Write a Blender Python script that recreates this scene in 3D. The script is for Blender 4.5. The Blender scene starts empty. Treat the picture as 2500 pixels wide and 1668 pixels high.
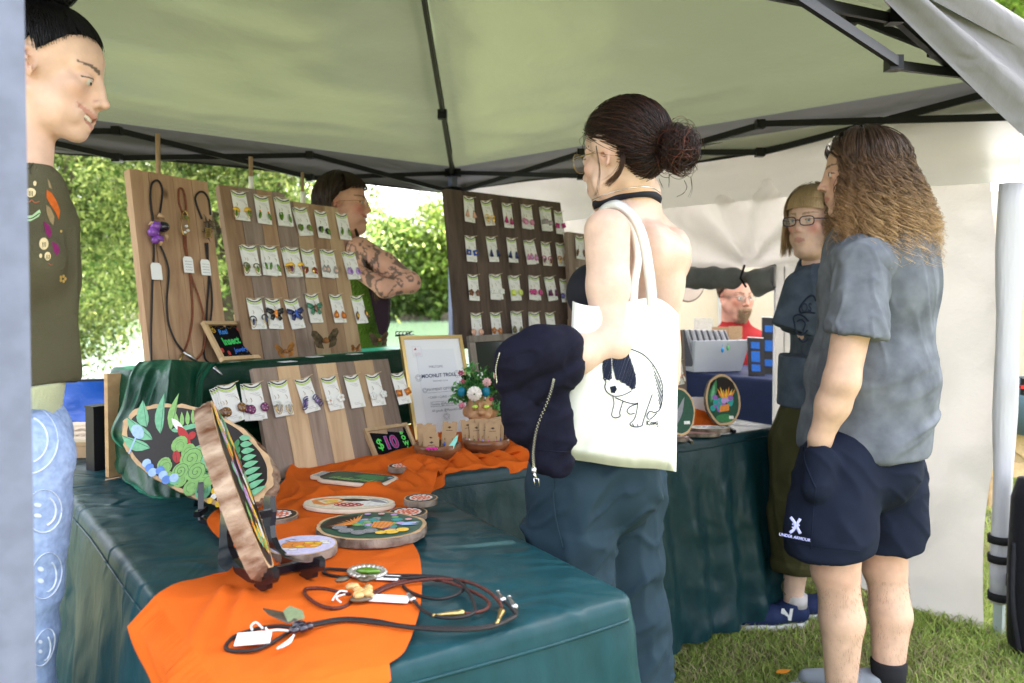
import bpy, math, random
import numpy as np
from mathutils import Vector, Matrix
R = math.radians
sc = bpy.context.scene
col = sc.collection
rng = np.random.default_rng(7)
random.seed(7)
CAM_H, FPX, PX0, PY0, PITCH = 1.27, 1944.0, 1250.0, 773.0, R(1.7)
cam_d = bpy.data.cameras.new('camera')
cam = bpy.data.objects.new('camera', cam_d)
col.objects.link(cam)
cam.location = (0, 0, CAM_H)
cam.rotation_euler = (R(90) - PITCH, 0, 0)
cam_d.sensor_width = 36
cam_d.lens = FPX / 2500 * 36
cam_d.shift_y = -(834 - PY0) / 2500
cam_d.clip_start = 0.05
cam_d.clip_end = 1500
cam_d.dof.use_dof = True
cam_d.dof.focus_distance = 1.95
cam_d.dof.aperture_fstop = 4.0
sc.camera = cam
SUN_EL, SUN_AZ = R(54), R(24)      # azimuth clockwise from +Y
wd = bpy.data.worlds.new('World')
sc.world = wd
wd.use_nodes = True
nt = wd.node_tree
bg = nt.nodes['Background']
sky = nt.nodes.new('ShaderNodeTexSky')
sky.sky_type = 'NISHITA'
sky.sun_disc = False
sky.sun_elevation = SUN_EL
sky.sun_rotation = SUN_AZ
sky.air_density = 1.0
sky.dust_density = 5.0
sky.ozone_density = 0.6
hs = nt.nodes.new('ShaderNodeHueSaturation')
hs.inputs['Saturation'].default_value = .35      # thin white cloud: a pale, nearly neutral sky
nt.links.new(sky.outputs[0], hs.inputs['Color'])
nt.links.new(hs.outputs[0], bg.inputs[0])
bg.inputs[1].default_value = 0.15
sun_d = bpy.data.lights.new('sun', 'SUN')
sun_d.energy = 3.4
sun_d.angle = R(0.5)
sun_d.color = (1.0, 0.95, 0.86)
sun = bpy.data.objects.new('sun', sun_d)
col.objects.link(sun)
sd = Vector((math.sin(SUN_AZ) * math.cos(SUN_EL), math.cos(SUN_AZ) * math.cos(SUN_EL), math.sin(SUN_EL)))
sun.rotation_euler = sd.to_track_quat('Z', 'Y').to_euler()
sun.location = (5, 5, 12)
sc.view_settings.view_transform = 'Standard'
sc.view_settings.look = 'None'
sc.view_settings.gamma = 1.0
sc.view_settings.exposure = 3.15
sc.view_settings.use_curve_mapping = False
sc.cycles.max_bounces = 8
sc.cycles.diffuse_bounces = 5
sc.cycles.transparent_max_bounces = 12
sc.cycles.use_denoising = True
sc.cycles.caustics_reflective = False
sc.cycles.caustics_refractive = False
sc.cycles.sample_clamp_indirect = 6
_f = np.array((0, math.cos(PITCH), -math.sin(PITCH)))
_u = np.array((0, math.sin(PITCH), math.cos(PITCH)))
CAMP = np.array((0, 0, CAM_H))
def ray(px, py):
 return np.array((1.0, 0, 0)) * ((px - PX0) / FPX) + _u * ((PY0 - py) / FPX) + _f
def W(px, py, Y):
 d = ray(px, py)
 return CAMP + d * (Y / d[1])
def WZ(px, py, z):
 d = ray(px, py)
 return CAMP + d * ((z - CAM_H) / d[2])
def WP(px, py, p0, n):
 d = ray(px, py)
 p0 = np.asarray(p0, float); n = np.asarray(n, float)
 return CAMP + d * (np.dot(p0 - CAMP, n) / np.dot(d, n))
def unit(v):
 v = np.asarray(v, float)
 return v / max(np.linalg.norm(v), 1e-9)
def hash3(i, j, k, s=0):
 h = (i.astype(np.int64) * 374761393 + j.astype(np.int64) * 668265263 + k.astype(np.int64) * 2147483647 + s * 974634777) & 0xFFFFFFFF
 h = ((h ^ (h >> 13)) * 1274126177) & 0xFFFFFFFF
 return ((h ^ (h >> 16)) & 0xFFFF) / 65535.0
def vnoise(p, s=0):
 p = np.asarray(p, float)
 i = np.floor(p); f = p - i; f = f * f * (3 - 2 * f)
 i = i.astype(np.int64)
 x, y, z = i[..., 0], i[..., 1], i[..., 2]
 r = 0
 for dx in (0, 1):
  wx = f[..., 0] if dx else 1 - f[..., 0]
  for dy in (0, 1):
   wy = f[..., 1] if dy else 1 - f[..., 1]
   for dz in (0, 1):
    wz = f[..., 2] if dz else 1 - f[..., 2]
    r = r + wx * wy * wz * hash3(x + dx, y + dy, z + dz, s)
 return r * 2 - 1
def fbm(p, o=3, s=0):
 p = np.asarray(p, float)
 r = 0; a = 1
 for k in range(o):
  r = r + a * vnoise(p * (2 ** k), s + k)
  a *= .5
 return r
def ridge(p, o=2, s=0):
 r = 0; a = 1
 p = np.asarray(p, float)
 for k in range(o):
  r = r + a * (1 - np.abs(vnoise(p * (2 ** k), s + k)) * 2)
  a *= .5
 return r
MW = {}
def _reg(o, m):
 MW[o.name] = m
 return o
def tag(o, label=None, cat=None, group=None, kind=None):
 if label: o['label'] = label
 if cat: o['category'] = cat
 if group: o['group'] = group
 if kind: o['kind'] = kind
 return o
def frame(o, x, y=None, z=None):
 """4x4 from origin and axes (orthonormalised x, y)."""
 x = unit(x)
 y = np.asarray(y, float); y = unit(y - x * np.dot(x, y))
 z = np.cross(x, y)
 m = Matrix.Identity(4)
 for i in range(3):
  m[i][0], m[i][1], m[i][2], m[i][3] = x[i], y[i], z[i], o[i]
 return m
def T(p, rz=0.0):
 return Matrix.Translation(Vector([float(a) for a in p])) @ Matrix.Rotation(rz, 4, 'Z')
def thing(name, label, cat, m, group=None, kind=None):
 o = bpy.data.objects.new(name, None)
 o.empty_display_size = .05
 col.objects.link(o)
 if not isinstance(m, Matrix): m = T(m)
 o.matrix_world = m
 _reg(o, m.copy())
 return tag(o, label, cat, group, kind)
class MB:
 def __init__(s):
  s.v = []; s.f = []; s.mi = []; s.n = 0; s.c = None; s.cur = 0
 def add(s, v, f, mi=None):
  v = np.asarray(v, float).reshape(-1, 3)
  s.v.append(v)
  mi = s.cur if mi is None else mi
  for q in f:
   s.f.append([int(a) + s.n for a in q]); s.mi.append(mi)
  s.n += len(v)
  return s
 def box(s, c, d, m=None, taper=1.0):
  d = np.asarray(d, float) / 2
  v = np.array([(-1, -1, -1), (1, -1, -1), (1, 1, -1), (-1, 1, -1), (-1, -1, 1), (1, -1, 1), (1, 1, 1), (-1, 1, 1)], float)
  v[4:, :2] *= taper
  v = v * d
  if m is not None:
   v = v @ np.array(m.to_3x3()).T
  v = v + np.asarray(c, float)
  return s.add(v, [(0, 3, 2, 1), (4, 5, 6, 7), (0, 1, 5, 4), (1, 2, 6, 5), (2, 3, 7, 6), (3, 0, 4, 7)])
 def bar(s, a, b, w, h, up=(0, 0, 1)):
  a = np.asarray(a, float); b = np.asarray(b, float)
  x = unit(b - a); y = unit(np.cross(up, x)); z = np.cross(x, y)
  v = []
  for p in (a, b):
   for (i, j) in ((-1, -1), (1, -1), (1, 1), (-1, 1)):
    v.append(p + y * w / 2 * i + z * h / 2 * j)
  return s.add(v, [(0, 3, 2, 1), (4, 5, 6, 7), (0, 1, 5, 4), (1, 2, 6, 5), (2, 3, 7, 6), (3, 0, 4, 7)])
 def tube(s, pts, r, n=8, cap=True, flat=1.0, up=(0, 0, 1)):
  pts = np.asarray(pts, float); m = len(pts)
  r = np.broadcast_to(np.asarray(r, float), (m,))
  t = np.gradient(pts, axis=0)
  t /= np.maximum(np.linalg.norm(t, axis=1, keepdims=True), 1e-9)
  u = np.asarray(up, float)
  a = np.arange(n) * 2 * math.pi / n
  v = []
  for i in range(m):
   x = np.cross(t[i], u)
   if np.linalg.norm(x) < 1e-3: x = np.cross(t[i], (1, .1, 0))
   x = unit(x); u = np.cross(x, t[i])
   v.append(pts[i] + r[i] * (np.outer(np.cos(a), x) + flat * np.outer(np.sin(a), u)))
  f = []
  for i in range(m - 1):
   for j in range(n):
    k = (j + 1) % n
    f.append((i * n + j, i * n + k, i * n + n + k, i * n + n + j))
  if cap:
   f.append(tuple(range(n))[::-1]); f.append(tuple((m - 1) * n + j for j in range(n)))
  return s.add(np.concatenate(v), f)
 def lathe(s, prof, c, n=24, m=None, wob=None):
  v = []
  for (r, z) in prof:
   for j in range(n):
    a = j * 2 * math.pi / n
    w = wob(a) if wob else 1
    v.append((r * w * math.cos(a), r * w * math.sin(a), z))
  v = np.array(v)
  if m is not None: v = v @ np.array(m.to_3x3()).T
  v = v + np.asarray(c, float)
  f = []
  for i in range(len(prof) - 1):
   for j in range(n):
    k = (j + 1) % n
    f.append((i * n + j, i * n + k, i * n + n + k, i * n + n + j))
  return s.add(v, f)
 def prism(s, poly, z0, z1, m=None):
  """poly: list of (x, y), extruded in z, transformed by m"""
  n = len(poly)
  p = np.array(poly, float)
  if sum(p[i][0] * p[(i + 1) % n][1] - p[(i + 1) % n][0] * p[i][1] for i in range(n)) < 0: p = p[::-1]
  v = np.concatenate([np.c_[p, np.full(n, z0)], np.c_[p, np.full(n, z1)]])
  if m is not None: v = v @ np.array(m.to_3x3()).T + np.array(m.translation)
  f = [tuple(range(n))[::-1], tuple(range(n, 2 * n))]
  for i in range(n):
   k = (i + 1) % n
   f.append((i, k, n + k, n + i))
  return s.add(v, f)
 def grid(s, P, mi=None, close=False):
  """P: (a, b, 3) array"""
  a, b = P.shape[:2]
  idx = np.arange(a * b).reshape(a, b)
  f = np.stack([idx[:-1, :-1], idx[1:, :-1], idx[1:, 1:], idx[:-1, 1:]], -1).reshape(-1, 4)
  if close:
   g = np.stack([idx[:-1, -1], idx[1:, -1], idx[1:, 0], idx[:-1, 0]], -1).reshape(-1, 4)
   f = np.concatenate([f, g])
  return s.add(P.reshape(-1, 3), f, mi)
 def stroke(s, pts, w, z=0.0005, m=None, closed=False, th=0.0):
  """flat inked line in the xy plane of m, dashes joined"""
  p = np.asarray(pts, float)
  if closed: p = np.concatenate([p, p[:1]])
  t = np.gradient(p, axis=0); t /= np.maximum(np.linalg.norm(t, axis=1, keepdims=True), 1e-9)
  nn = np.c_[-t[:, 1], t[:, 0]]
  ww = np.broadcast_to(np.asarray(w, float), (len(p),))[:, None] / 2
  a = np.c_[p + nn * ww, np.full(len(p), z)]; b = np.c_[p - nn * ww, np.full(len(p), z)]
  v = np.stack([a, b], 1).reshape(-1, 3)
  if m is not None: v = v @ np.array(m.to_3x3()).T + np.array(m.translation)
  return s.add(v, [(2 * i + 1, 2 * i + 3, 2 * i + 2, 2 * i) for i in range(len(p) - 1)])
 def fill(s, poly, z=0.0005, m=None):
  p = np.asarray(poly, float)
  n = len(p)
  ar = sum(p[i][0] * p[(i + 1) % n][1] - p[(i + 1) % n][0] * p[i][1] for i in range(n))
  if ar < 0: p = p[::-1]
  v = np.c_[p, np.full(n, z)]
  if m is not None: v = v @ np.array(m.to_3x3()).T + np.array(m.translation)
  return s.add(v, [tuple(range(n))])
def mk(name, mb, mats, parent=None, local=False, smooth=False, mesh_only=False, cols=None):
 v = np.concatenate(mb.v) if mb.v else np.zeros((0, 3))
 if parent is not None and not local:
  mi = np.array(MW[parent.name].inverted())
  v = v @ mi[:3, :3].T + mi[:3, 3]
 me = bpy.data.meshes.new(name)
 me.from_pydata(v.tolist(), [], mb.f)
 if not isinstance(mats, (list, tuple)): mats = [mats]
 for q in mats: me.materials.append(q)
 if len(mats) > 1: me.polygons.foreach_set('material_index', mb.mi)
 if smooth: me.polygons.foreach_set('use_smooth', [True] * len(me.polygons))
 if cols is not None:
  at = me.color_attributes.new('Col', 'FLOAT_COLOR', 'POINT')
  c = np.ones((len(v), 4)); c[:, :cols.shape[1]] = cols
  at.data.foreach_set('color', c.ravel())
 me.update()
 if mesh_only: return me
 o = bpy.data.objects.new(name, me)
 col.objects.link(o)
 if parent is not None:
  o.parent = parent
  _reg(o, MW[parent.name].copy())
 else:
  _reg(o, Matrix.Identity(4))
 return o
def fastmesh(name, v, f, mats, parent=None, cols=None, smooth=True, world=True):
 """numpy arrays: v (n,3), f (m,4) or (m,3)"""
 v = np.asarray(v, np.float64)
 if parent is not None and world:
  mi = np.array(MW[parent.name].inverted())
  v = v @ mi[:3, :3].T + mi[:3, 3]
 k = f.shape[1]
 me = bpy.data.meshes.new(name)
 me.vertices.add(len(v)); me.loops.add(len(f) * k); me.polygons.add(len(f))
 me.vertices.foreach_set('co', v.astype(np.float32).ravel())
 me.loops.foreach_set('vertex_index', f.astype(np.int32).ravel())
 me.polygons.foreach_set('loop_start', np.arange(len(f), dtype=np.int32) * k)
 try: me.polygons.foreach_set('loop_total', np.full(len(f), k, np.int32))
 except Exception: pass
 if smooth: me.polygons.foreach_set('use_smooth', np.ones(len(f), bool))
 if not isinstance(mats, (list, tuple)): mats = [mats]
 for q in mats: me.materials.append(q)
 if cols is not None:
  at = me.color_attributes.new('Col', 'FLOAT_COLOR', 'POINT')
  c = np.ones((len(v), 4), np.float32); c[:, :cols.shape[1]] = cols
  at.data.foreach_set('color', c.ravel())
 me.update(calc_edges=True)
 me.validate()
 o = bpy.data.objects.new(name, me)
 col.objects.link(o)
 if parent is not None:
  o.parent = parent; _reg(o, MW[parent.name].copy())
 else: _reg(o, Matrix.Identity(4))
 return o
def copy_tree(o, m, parent=None, label=None, group=None):
 c = o.copy(); col.objects.link(c)
 if parent is None:
  c.matrix_world = m
  MW[c.name] = m.copy()
 else:
  c.parent = parent
  MW[c.name] = m.copy()
 if label: c['label'] = label
 if group: c['group'] = group
 for ch in list(o.children):
  if ch.name in MW: copy_tree(ch, m, c)
 return c
MATS = {}
def mat(name, c=(.5, .5, .5), rough=.6, metal=0, bump=0, bs=60, var=0, vs=6, c2=None, spec=.25, sheen=0, sss=0,
  trl=0, vcol=False, stretch=None, weave=0, bd=.004, coat=0, alpha=1, trans=0, emit=None, wr=None, wst=(1, 1, 1)):
 if name in MATS: return MATS[name]
 m = bpy.data.materials.new(name); MATS[name] = m
 m.use_nodes = True
 n, l = m.node_tree.nodes, m.node_tree.links
 b = n['Principled BSDF']
 b.inputs['Roughness'].default_value = rough
 b.inputs['Metallic'].default_value = metal
 b.inputs['Specular IOR Level'].default_value = spec
 if sheen: b.inputs['Sheen Weight'].default_value = sheen
 if coat: b.inputs['Coat Weight'].default_value = coat; b.inputs['Coat Roughness'].default_value = .08
 if sss:
  b.inputs['Subsurface Weight'].default_value = sss
  b.inputs['Subsurface Radius'].default_value = (1, .4, .25)
  b.inputs['Subsurface Scale'].default_value = .008
 if alpha < 1: b.inputs['Alpha'].default_value = alpha
 if trans: b.inputs['Transmission Weight'].default_value = trans
 tc = n.new('ShaderNodeTexCoord')
 mp = n.new('ShaderNodeMapping')
 if stretch: mp.inputs['Scale'].default_value = stretch
 l.new(tc.outputs['Object'], mp.inputs[0])
 src = None
 if var or c2:
  nz = n.new('ShaderNodeTexNoise'); nz.inputs['Scale'].default_value = vs; nz.inputs['Detail'].default_value = 5
  l.new(mp.outputs[0], nz.inputs['Vector'])
  mr = n.new('ShaderNodeMapRange'); mr.inputs[1].default_value = .32; mr.inputs[2].default_value = .68
  l.new(nz.outputs[0], mr.inputs[0])
  mx = n.new('ShaderNodeMix'); mx.data_type = 'RGBA'
  a = [max(0, x * (1 - var)) for x in c]; bb = [x * (1 + var) for x in (c2 or c)]
  mx.inputs[6].default_value = (*a, 1); mx.inputs[7].default_value = (*bb, 1)
  l.new(mr.outputs[0], mx.inputs[0])
  src = mx.outputs[2]
 if vcol:
  at = n.new('ShaderNodeVertexColor'); at.layer_name = 'Col'
  if src is None: src = at.outputs[0]
  else:
   mm = n.new('ShaderNodeMix'); mm.data_type = 'RGBA'; mm.blend_type = 'MULTIPLY'; mm.inputs[0].default_value = 1
   l.new(src, mm.inputs[6]); l.new(at.outputs[0], mm.inputs[7]); src = mm.outputs[2]
 if src is not None: l.new(src, b.inputs['Base Color'])
 else: b.inputs['Base Color'].default_value = (*c, 1)
 if bump:
  nb = n.new('ShaderNodeTexNoise'); nb.inputs['Scale'].default_value = bs; nb.inputs['Detail'].default_value = 6
  nb.inputs['Roughness'].default_value = .6
  l.new(mp.outputs[0], nb.inputs['Vector'])
  bp = n.new('ShaderNodeBump'); bp.inputs['Strength'].default_value = bump; bp.inputs['Distance'].default_value = bd
  hsrc = nb.outputs[0]
  if weave:
   wv = n.new('ShaderNodeTexVoronoi'); wv.inputs['Scale'].default_value = weave
   l.new(mp.outputs[0], wv.inputs['Vector'])
   ad = n.new('ShaderNodeMath'); ad.operation = 'ADD'; l.new(hsrc, ad.inputs[0]); l.new(wv.outputs[0], ad.inputs[1]); hsrc = ad.outputs[0]
  l.new(hsrc, bp.inputs['Height']); l.new(bp.outputs[0], b.inputs['Normal'])
 if wr:
  nw = n.new('ShaderNodeTexNoise'); nw.noise_type = 'RIDGED_MULTIFRACTAL'; nw.inputs['Scale'].default_value = wr[0]; nw.inputs['Detail'].default_value = 3; nw.inputs['Distortion'].default_value = .6
  m3 = n.new('ShaderNodeMapping'); m3.inputs['Scale'].default_value = wst; l.new(tc.outputs['Object'], m3.inputs[0]); l.new(m3.outputs[0], nw.inputs['Vector'])
  b3 = n.new('ShaderNodeBump'); b3.inputs['Strength'].default_value = 1; b3.inputs['Distance'].default_value = wr[1]
  l.new(nw.outputs[0], b3.inputs['Height'])
  if bump: l.new(b3.outputs[0], bp.inputs['Normal'])
  else: l.new(b3.outputs[0], b.inputs['Normal'])
 if trl:
  tr = n.new('ShaderNodeBsdfTranslucent'); ms = n.new('ShaderNodeMixShader'); ms.inputs[0].default_value = trl
  if src is not None: l.new(src, tr.inputs[0])
  else: tr.inputs[0].default_value = (*c, 1)
  out = n['Material Output']
  if wr: l.new((bp if bump else b3).outputs[0], tr.inputs['Normal'])
  l.new(b.outputs[0], ms.inputs[1]); l.new(tr.outputs[0], ms.inputs[2]); l.new(ms.outputs[0], out.inputs[0])
 if emit:
  b.inputs['Emission Color'].default_value = (*c, 1); b.inputs['Emission Strength'].default_value = emit
 return m
def wood(name, c, c2, grain=(28, 3, 28), knots=True, rough=.6):
 """sawn board: long grain along local y, a few knots"""
 if name in MATS: return MATS[name]
 m = bpy.data.materials.new(name); MATS[name] = m
 m.use_nodes = True
 n, l = m.node_tree.nodes, m.node_tree.links
 b = n['Principled BSDF']; b.inputs['Roughness'].default_value = rough; b.inputs['Specular IOR Level'].default_value = .3
 tc = n.new('ShaderNodeTexCoord'); mp = n.new('ShaderNodeMapping'); mp.inputs['Scale'].default_value = grain
 oi = n.new('ShaderNodeObjectInfo'); ad = n.new('ShaderNodeVectorMath'); ad.operation = 'ADD'
 cb = n.new('ShaderNodeCombineXYZ'); mu = n.new('ShaderNodeMath'); mu.operation = 'MULTIPLY'; mu.inputs[1].default_value = 9
 l.new(oi.outputs['Random'], mu.inputs[0]); l.new(mu.outputs[0], cb.inputs[0]); l.new(mu.outputs[0], cb.inputs[2])
 l.new(tc.outputs['Object'], mp.inputs[0]); l.new(mp.outputs[0], ad.inputs[0]); l.new(cb.outputs[0], ad.inputs[1])
 nz = n.new('ShaderNodeTexNoise'); nz.inputs['Scale'].default_value = 1; nz.inputs['Detail'].default_value = 8; nz.inputs['Roughness'].default_value = .62
 nz.inputs['Distortion'].default_value = .8
 l.new(ad.outputs[0], nz.inputs['Vector'])
 mr = n.new('ShaderNodeMapRange'); mr.inputs[1].default_value = .3; mr.inputs[2].default_value = .7
 l.new(nz.outputs[0], mr.inputs[0])
 mx = n.new('ShaderNodeMix'); mx.data_type = 'RGBA'
 mx.inputs[6].default_value = (*c2, 1); mx.inputs[7].default_value = (*c, 1)
 l.new(mr.outputs[0], mx.inputs[0]); out = mx.outputs[2]
 hv = n.new('ShaderNodeMix'); hv.data_type = 'RGBA'; hv.blend_type = 'MULTIPLY'
 mr2 = n.new('ShaderNodeMapRange'); mr2.inputs[3].default_value = .72; mr2.inputs[4].default_value = 1.15
 l.new(oi.outputs['Random'], mr2.inputs[0]); hv.inputs[0].default_value = 1
 l.new(out, hv.inputs[6]); l.new(mr2.outputs[0], hv.inputs[7]); out = hv.outputs[2]
 if knots:
  vr = n.new('ShaderNodeTexVoronoi'); vr.inputs['Scale'].default_value = 1
  m2 = n.new('ShaderNodeMapping'); m2.inputs['Scale'].default_value = (11, 7, 1)
  a2 = n.new('ShaderNodeVectorMath'); a2.operation = 'ADD'
  l.new(tc.outputs['Object'], m2.inputs[0]); l.new(m2.outputs[0], a2.inputs[0]); l.new(cb.outputs[0], a2.inputs[1]); l.new(a2.outputs[0], vr.inputs['Vector'])
  kr = n.new('ShaderNodeMapRange'); kr.inputs[1].default_value = .05; kr.inputs[2].default_value = .15; kr.inputs[3].default_value = .75; kr.inputs[4].default_value = 0
  l.new(vr.outputs['Distance'], kr.inputs[0])
  km = n.new('ShaderNodeMix'); km.data_type = 'RGBA'; km.inputs[7].default_value = (c2[0] * .3, c2[1] * .25, c2[2] * .22, 1)
  l.new(kr.outputs[0], km.inputs[0]); l.new(out, km.inputs[6]); out = km.outputs[2]
 l.new(out, b.inputs['Base Color'])
 bp = n.new('ShaderNodeBump'); bp.inputs['Strength'].default_value = .35; bp.inputs['Distance'].default_value = .002
 l.new(nz.outputs[0], bp.inputs['Height']); l.new(bp.outputs[0], b.inputs['Normal'])
 return m
def text_mb(s, size, m, mb=None, align='CENTER', th=0.0, shear=0.0, bold=0.0, z=0.0006):
 cu = bpy.data.curves.new('lettering', 'FONT')
 cu.body = s; cu.size = size; cu.align_x = align; cu.align_y = 'CENTER'; cu.shear = shear; cu.offset = bold; cu.resolution_u = 3
 o = bpy.data.objects.new('lettering', cu); col.objects.link(o)
 me = o.to_mesh()
 v = np.array([q.co[:] for q in me.vertices]).reshape(-1, 3); f = [list(p.vertices) for p in me.polygons]
 o.to_mesh_clear(); bpy.data.objects.remove(o); bpy.data.curves.remove(cu)
 mb = mb or MB()
 if len(v):
  v[:, 2] += z
  v = v @ np.array(m.to_3x3()).T + np.array(m.translation)
  mb.add(v, f)
 return mb
class Field:
 def __init__(s, lo, hi, h):
  s.lo = np.asarray(lo, float); s.h = h
  s.n = np.ceil((np.asarray(hi, float) - s.lo) / h).astype(int) + 1
  s.d = np.full(s.n, .2, np.float32)
 def blk(s, lo, hi):
  a = np.clip(np.floor((np.asarray(lo) - s.lo) / s.h).astype(int), 0, s.n)
  b = np.clip(np.ceil((np.asarray(hi) - s.lo) / s.h).astype(int) + 1, 0, s.n)
  if (b <= a).any(): return None
  g = [(np.arange(a[i], b[i]) * s.h + s.lo[i]).astype(np.float32) for i in range(3)]
  X, Y, Z = np.meshgrid(*g, indexing='ij', sparse=True)
  return (slice(a[0], b[0]), slice(a[1], b[1]), slice(a[2], b[2])), X, Y, Z
 def comb(s, sl, nd, k, sub):
  d = s.d[sl]
  if sub:
   nd = -nd
   if k <= 0: s.d[sl] = np.maximum(d, nd); return
   h = np.maximum(k - np.abs(d - nd), 0) / k
   s.d[sl] = np.maximum(d, nd) + h * h * k * .25
  else:
   if k <= 0: s.d[sl] = np.minimum(d, nd); return
   h = np.maximum(k - np.abs(d - nd), 0) / k
   s.d[sl] = np.minimum(d, nd) - h * h * k * .25
 def cone(s, a, b, ra, rb, k=.02, sub=False, flat=None):
  a = np.asarray(a, float); b = np.asarray(b, float)
  pad = max(ra, rb) + k + .03
  q = s.blk(np.minimum(a, b) - pad, np.maximum(a, b) + pad)
  if q is None: return s
  sl, X, Y, Z = q
  ab = b - a; L = max(float(ab @ ab), 1e-12)
  t = np.clip(((X - a[0]) * ab[0] + (Y - a[1]) * ab[1] + (Z - a[2]) * ab[2]) / L, 0, 1)
  dx = X - a[0] - t * ab[0]; dy = Y - a[1] - t * ab[1]; dz = Z - a[2] - t * ab[2]
  if flat is not None:   # (axis, factor): distances along axis are scaled by 1/factor
   ax = unit(flat[0]); c = dx * ax[0] + dy * ax[1] + dz * ax[2]
   g = (1 / flat[1]) - 1
   dx = dx + c * g * ax[0]; dy = dy + c * g * ax[1]; dz = dz + c * g * ax[2]
  nd = np.sqrt(dx * dx + dy * dy + dz * dz) - (ra + (rb - ra) * t)
  if flat is not None: nd = nd * min(1, flat[1])
  s.comb(sl, nd, k, sub); return s
 def path(s, pts, rs, k=.02, sub=False, flat=None):
  for i in range(len(pts) - 1): s.cone(pts[i], pts[i + 1], rs[i], rs[i + 1], k, sub, flat)
  return s
 def ell(s, c, r, M=None, k=.02, sub=False):
  c = np.asarray(c, float); r = np.asarray(r, float)
  pad = r.max() + k + .03
  q = s.blk(c - pad, c + pad)
  if q is None: return s
  sl, X, Y, Z = q
  x, y, z = X - c[0], Y - c[1], Z - c[2]
  if M is not None:
   x, y, z = (x * M[0][i] + y * M[1][i] + z * M[2][i] for i in range(3))
  k0 = np.sqrt((x / r[0]) ** 2 + (y / r[1]) ** 2 + (z / r[2]) ** 2)
  k1 = np.sqrt((x / r[0] ** 2) ** 2 + (y / r[1] ** 2) ** 2 + (z / r[2] ** 2) ** 2)
  nd = k0 * (k0 - 1) / np.maximum(k1, 1e-6)
  s.comb(sl, nd, k, sub); return s
 def halfspace(s, p, n, lo=None, hi=None):
  """keep the side where (x-p).n < 0"""
  q = s.blk(s.lo if lo is None else lo, s.lo + s.n * s.h if hi is None else hi)
  sl, X, Y, Z = q
  n = unit(n)
  nd = (X - p[0]) * n[0] + (Y - p[1]) * n[1] + (Z - p[2]) * n[2]
  s.d[sl] = np.maximum(s.d[sl], nd); return s
 def mesh(s, smooth=1):
  d = s.d
  d[0], d[-1] = 1, 1; d[:, 0], d[:, -1] = 1, 1; d[:, :, 0], d[:, :, -1] = 1, 1
  ins = d < 0
  nx, ny, nz = d.shape
  c = np.zeros((nx - 1, ny - 1, nz - 1), np.uint8)
  for i in (0, 1):
   for j in (0, 1):
    for k in (0, 1):
     c += ins[i:nx - 1 + i, j:ny - 1 + j, k:nz - 1 + k]
  mk_ = (c > 0) & (c < 8)
  I = np.argwhere(mk_)
  idx = np.full(c.shape, -1, np.int32); idx[mk_] = np.arange(len(I))
  acc = np.zeros((len(I), 3)); cnt = np.zeros(len(I))
  cor = [(i, j, k) for i in (0, 1) for j in (0, 1) for k in (0, 1)]
  val = {q: d[I[:, 0] + q[0], I[:, 1] + q[1], I[:, 2] + q[2]] for q in cor}
  for q in cor:
   for ax in range(3):
    if q[ax]: continue
    r = list(q); r[ax] = 1; r = tuple(r)
    va, vb = val[q], val[r]
    cr = (va < 0) != (vb < 0)
    t = np.where(cr, va / np.where(cr, va - vb, 1), 0)
    p = np.array(q, float) + np.zeros((len(I), 3)); p[:, ax] += t
    acc[cr] += p[cr]; cnt[cr] += 1
  V = I + acc / cnt[:, None]
  F = []
  for ax in range(3):
   o1, o2 = [(1, 2), (2, 0), (0, 1)][ax]
   sa = [slice(None)] * 3; sb = [slice(None)] * 3
   sa[ax] = slice(0, -1); sb[ax] = slice(1, None)
   A, B = ins[tuple(sa)], ins[tuple(sb)]
   E = np.argwhere(A != B)
   E = E[(E[:, o1] > 0) & (E[:, o2] > 0) & (E[:, o1] < d.shape[o1] - 1) & (E[:, o2] < d.shape[o2] - 1)]
   fl = A[tuple(E.T)]
   def g(a, b):
    e = E.copy(); e[:, o1] -= a; e[:, o2] -= b
    return idx[tuple(e.T)]
   q = np.stack([g(1, 1), g(0, 1), g(0, 0), g(1, 0)], 1)
   q[~fl] = q[~fl][:, ::-1]
   F.append(q)
  F = np.concatenate(F)
  F = F[(F >= 0).all(1)]
  for _ in range(smooth):
   A = np.zeros_like(V); n_ = np.zeros(len(V))
   for a, b in ((0, 1), (1, 2), (2, 3), (3, 0)):
    np.add.at(A, F[:, a], V[F[:, b]]); np.add.at(n_, F[:, a], 1)
    np.add.at(A, F[:, b], V[F[:, a]]); np.add.at(n_, F[:, b], 1)
   V = V * .5 + .5 * A / np.maximum(n_, 1)[:, None]
  return V * s.h + s.lo, F
def vnormals(V, F):
 n = np.cross(V[F[:, 2]] - V[F[:, 0]], V[F[:, 3]] - V[F[:, 1]])
 N = np.zeros_like(V)
 for i in range(4): np.add.at(N, F[:, i], n)
 return N / np.maximum(np.linalg.norm(N, axis=1, keepdims=True), 1e-12)
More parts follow.
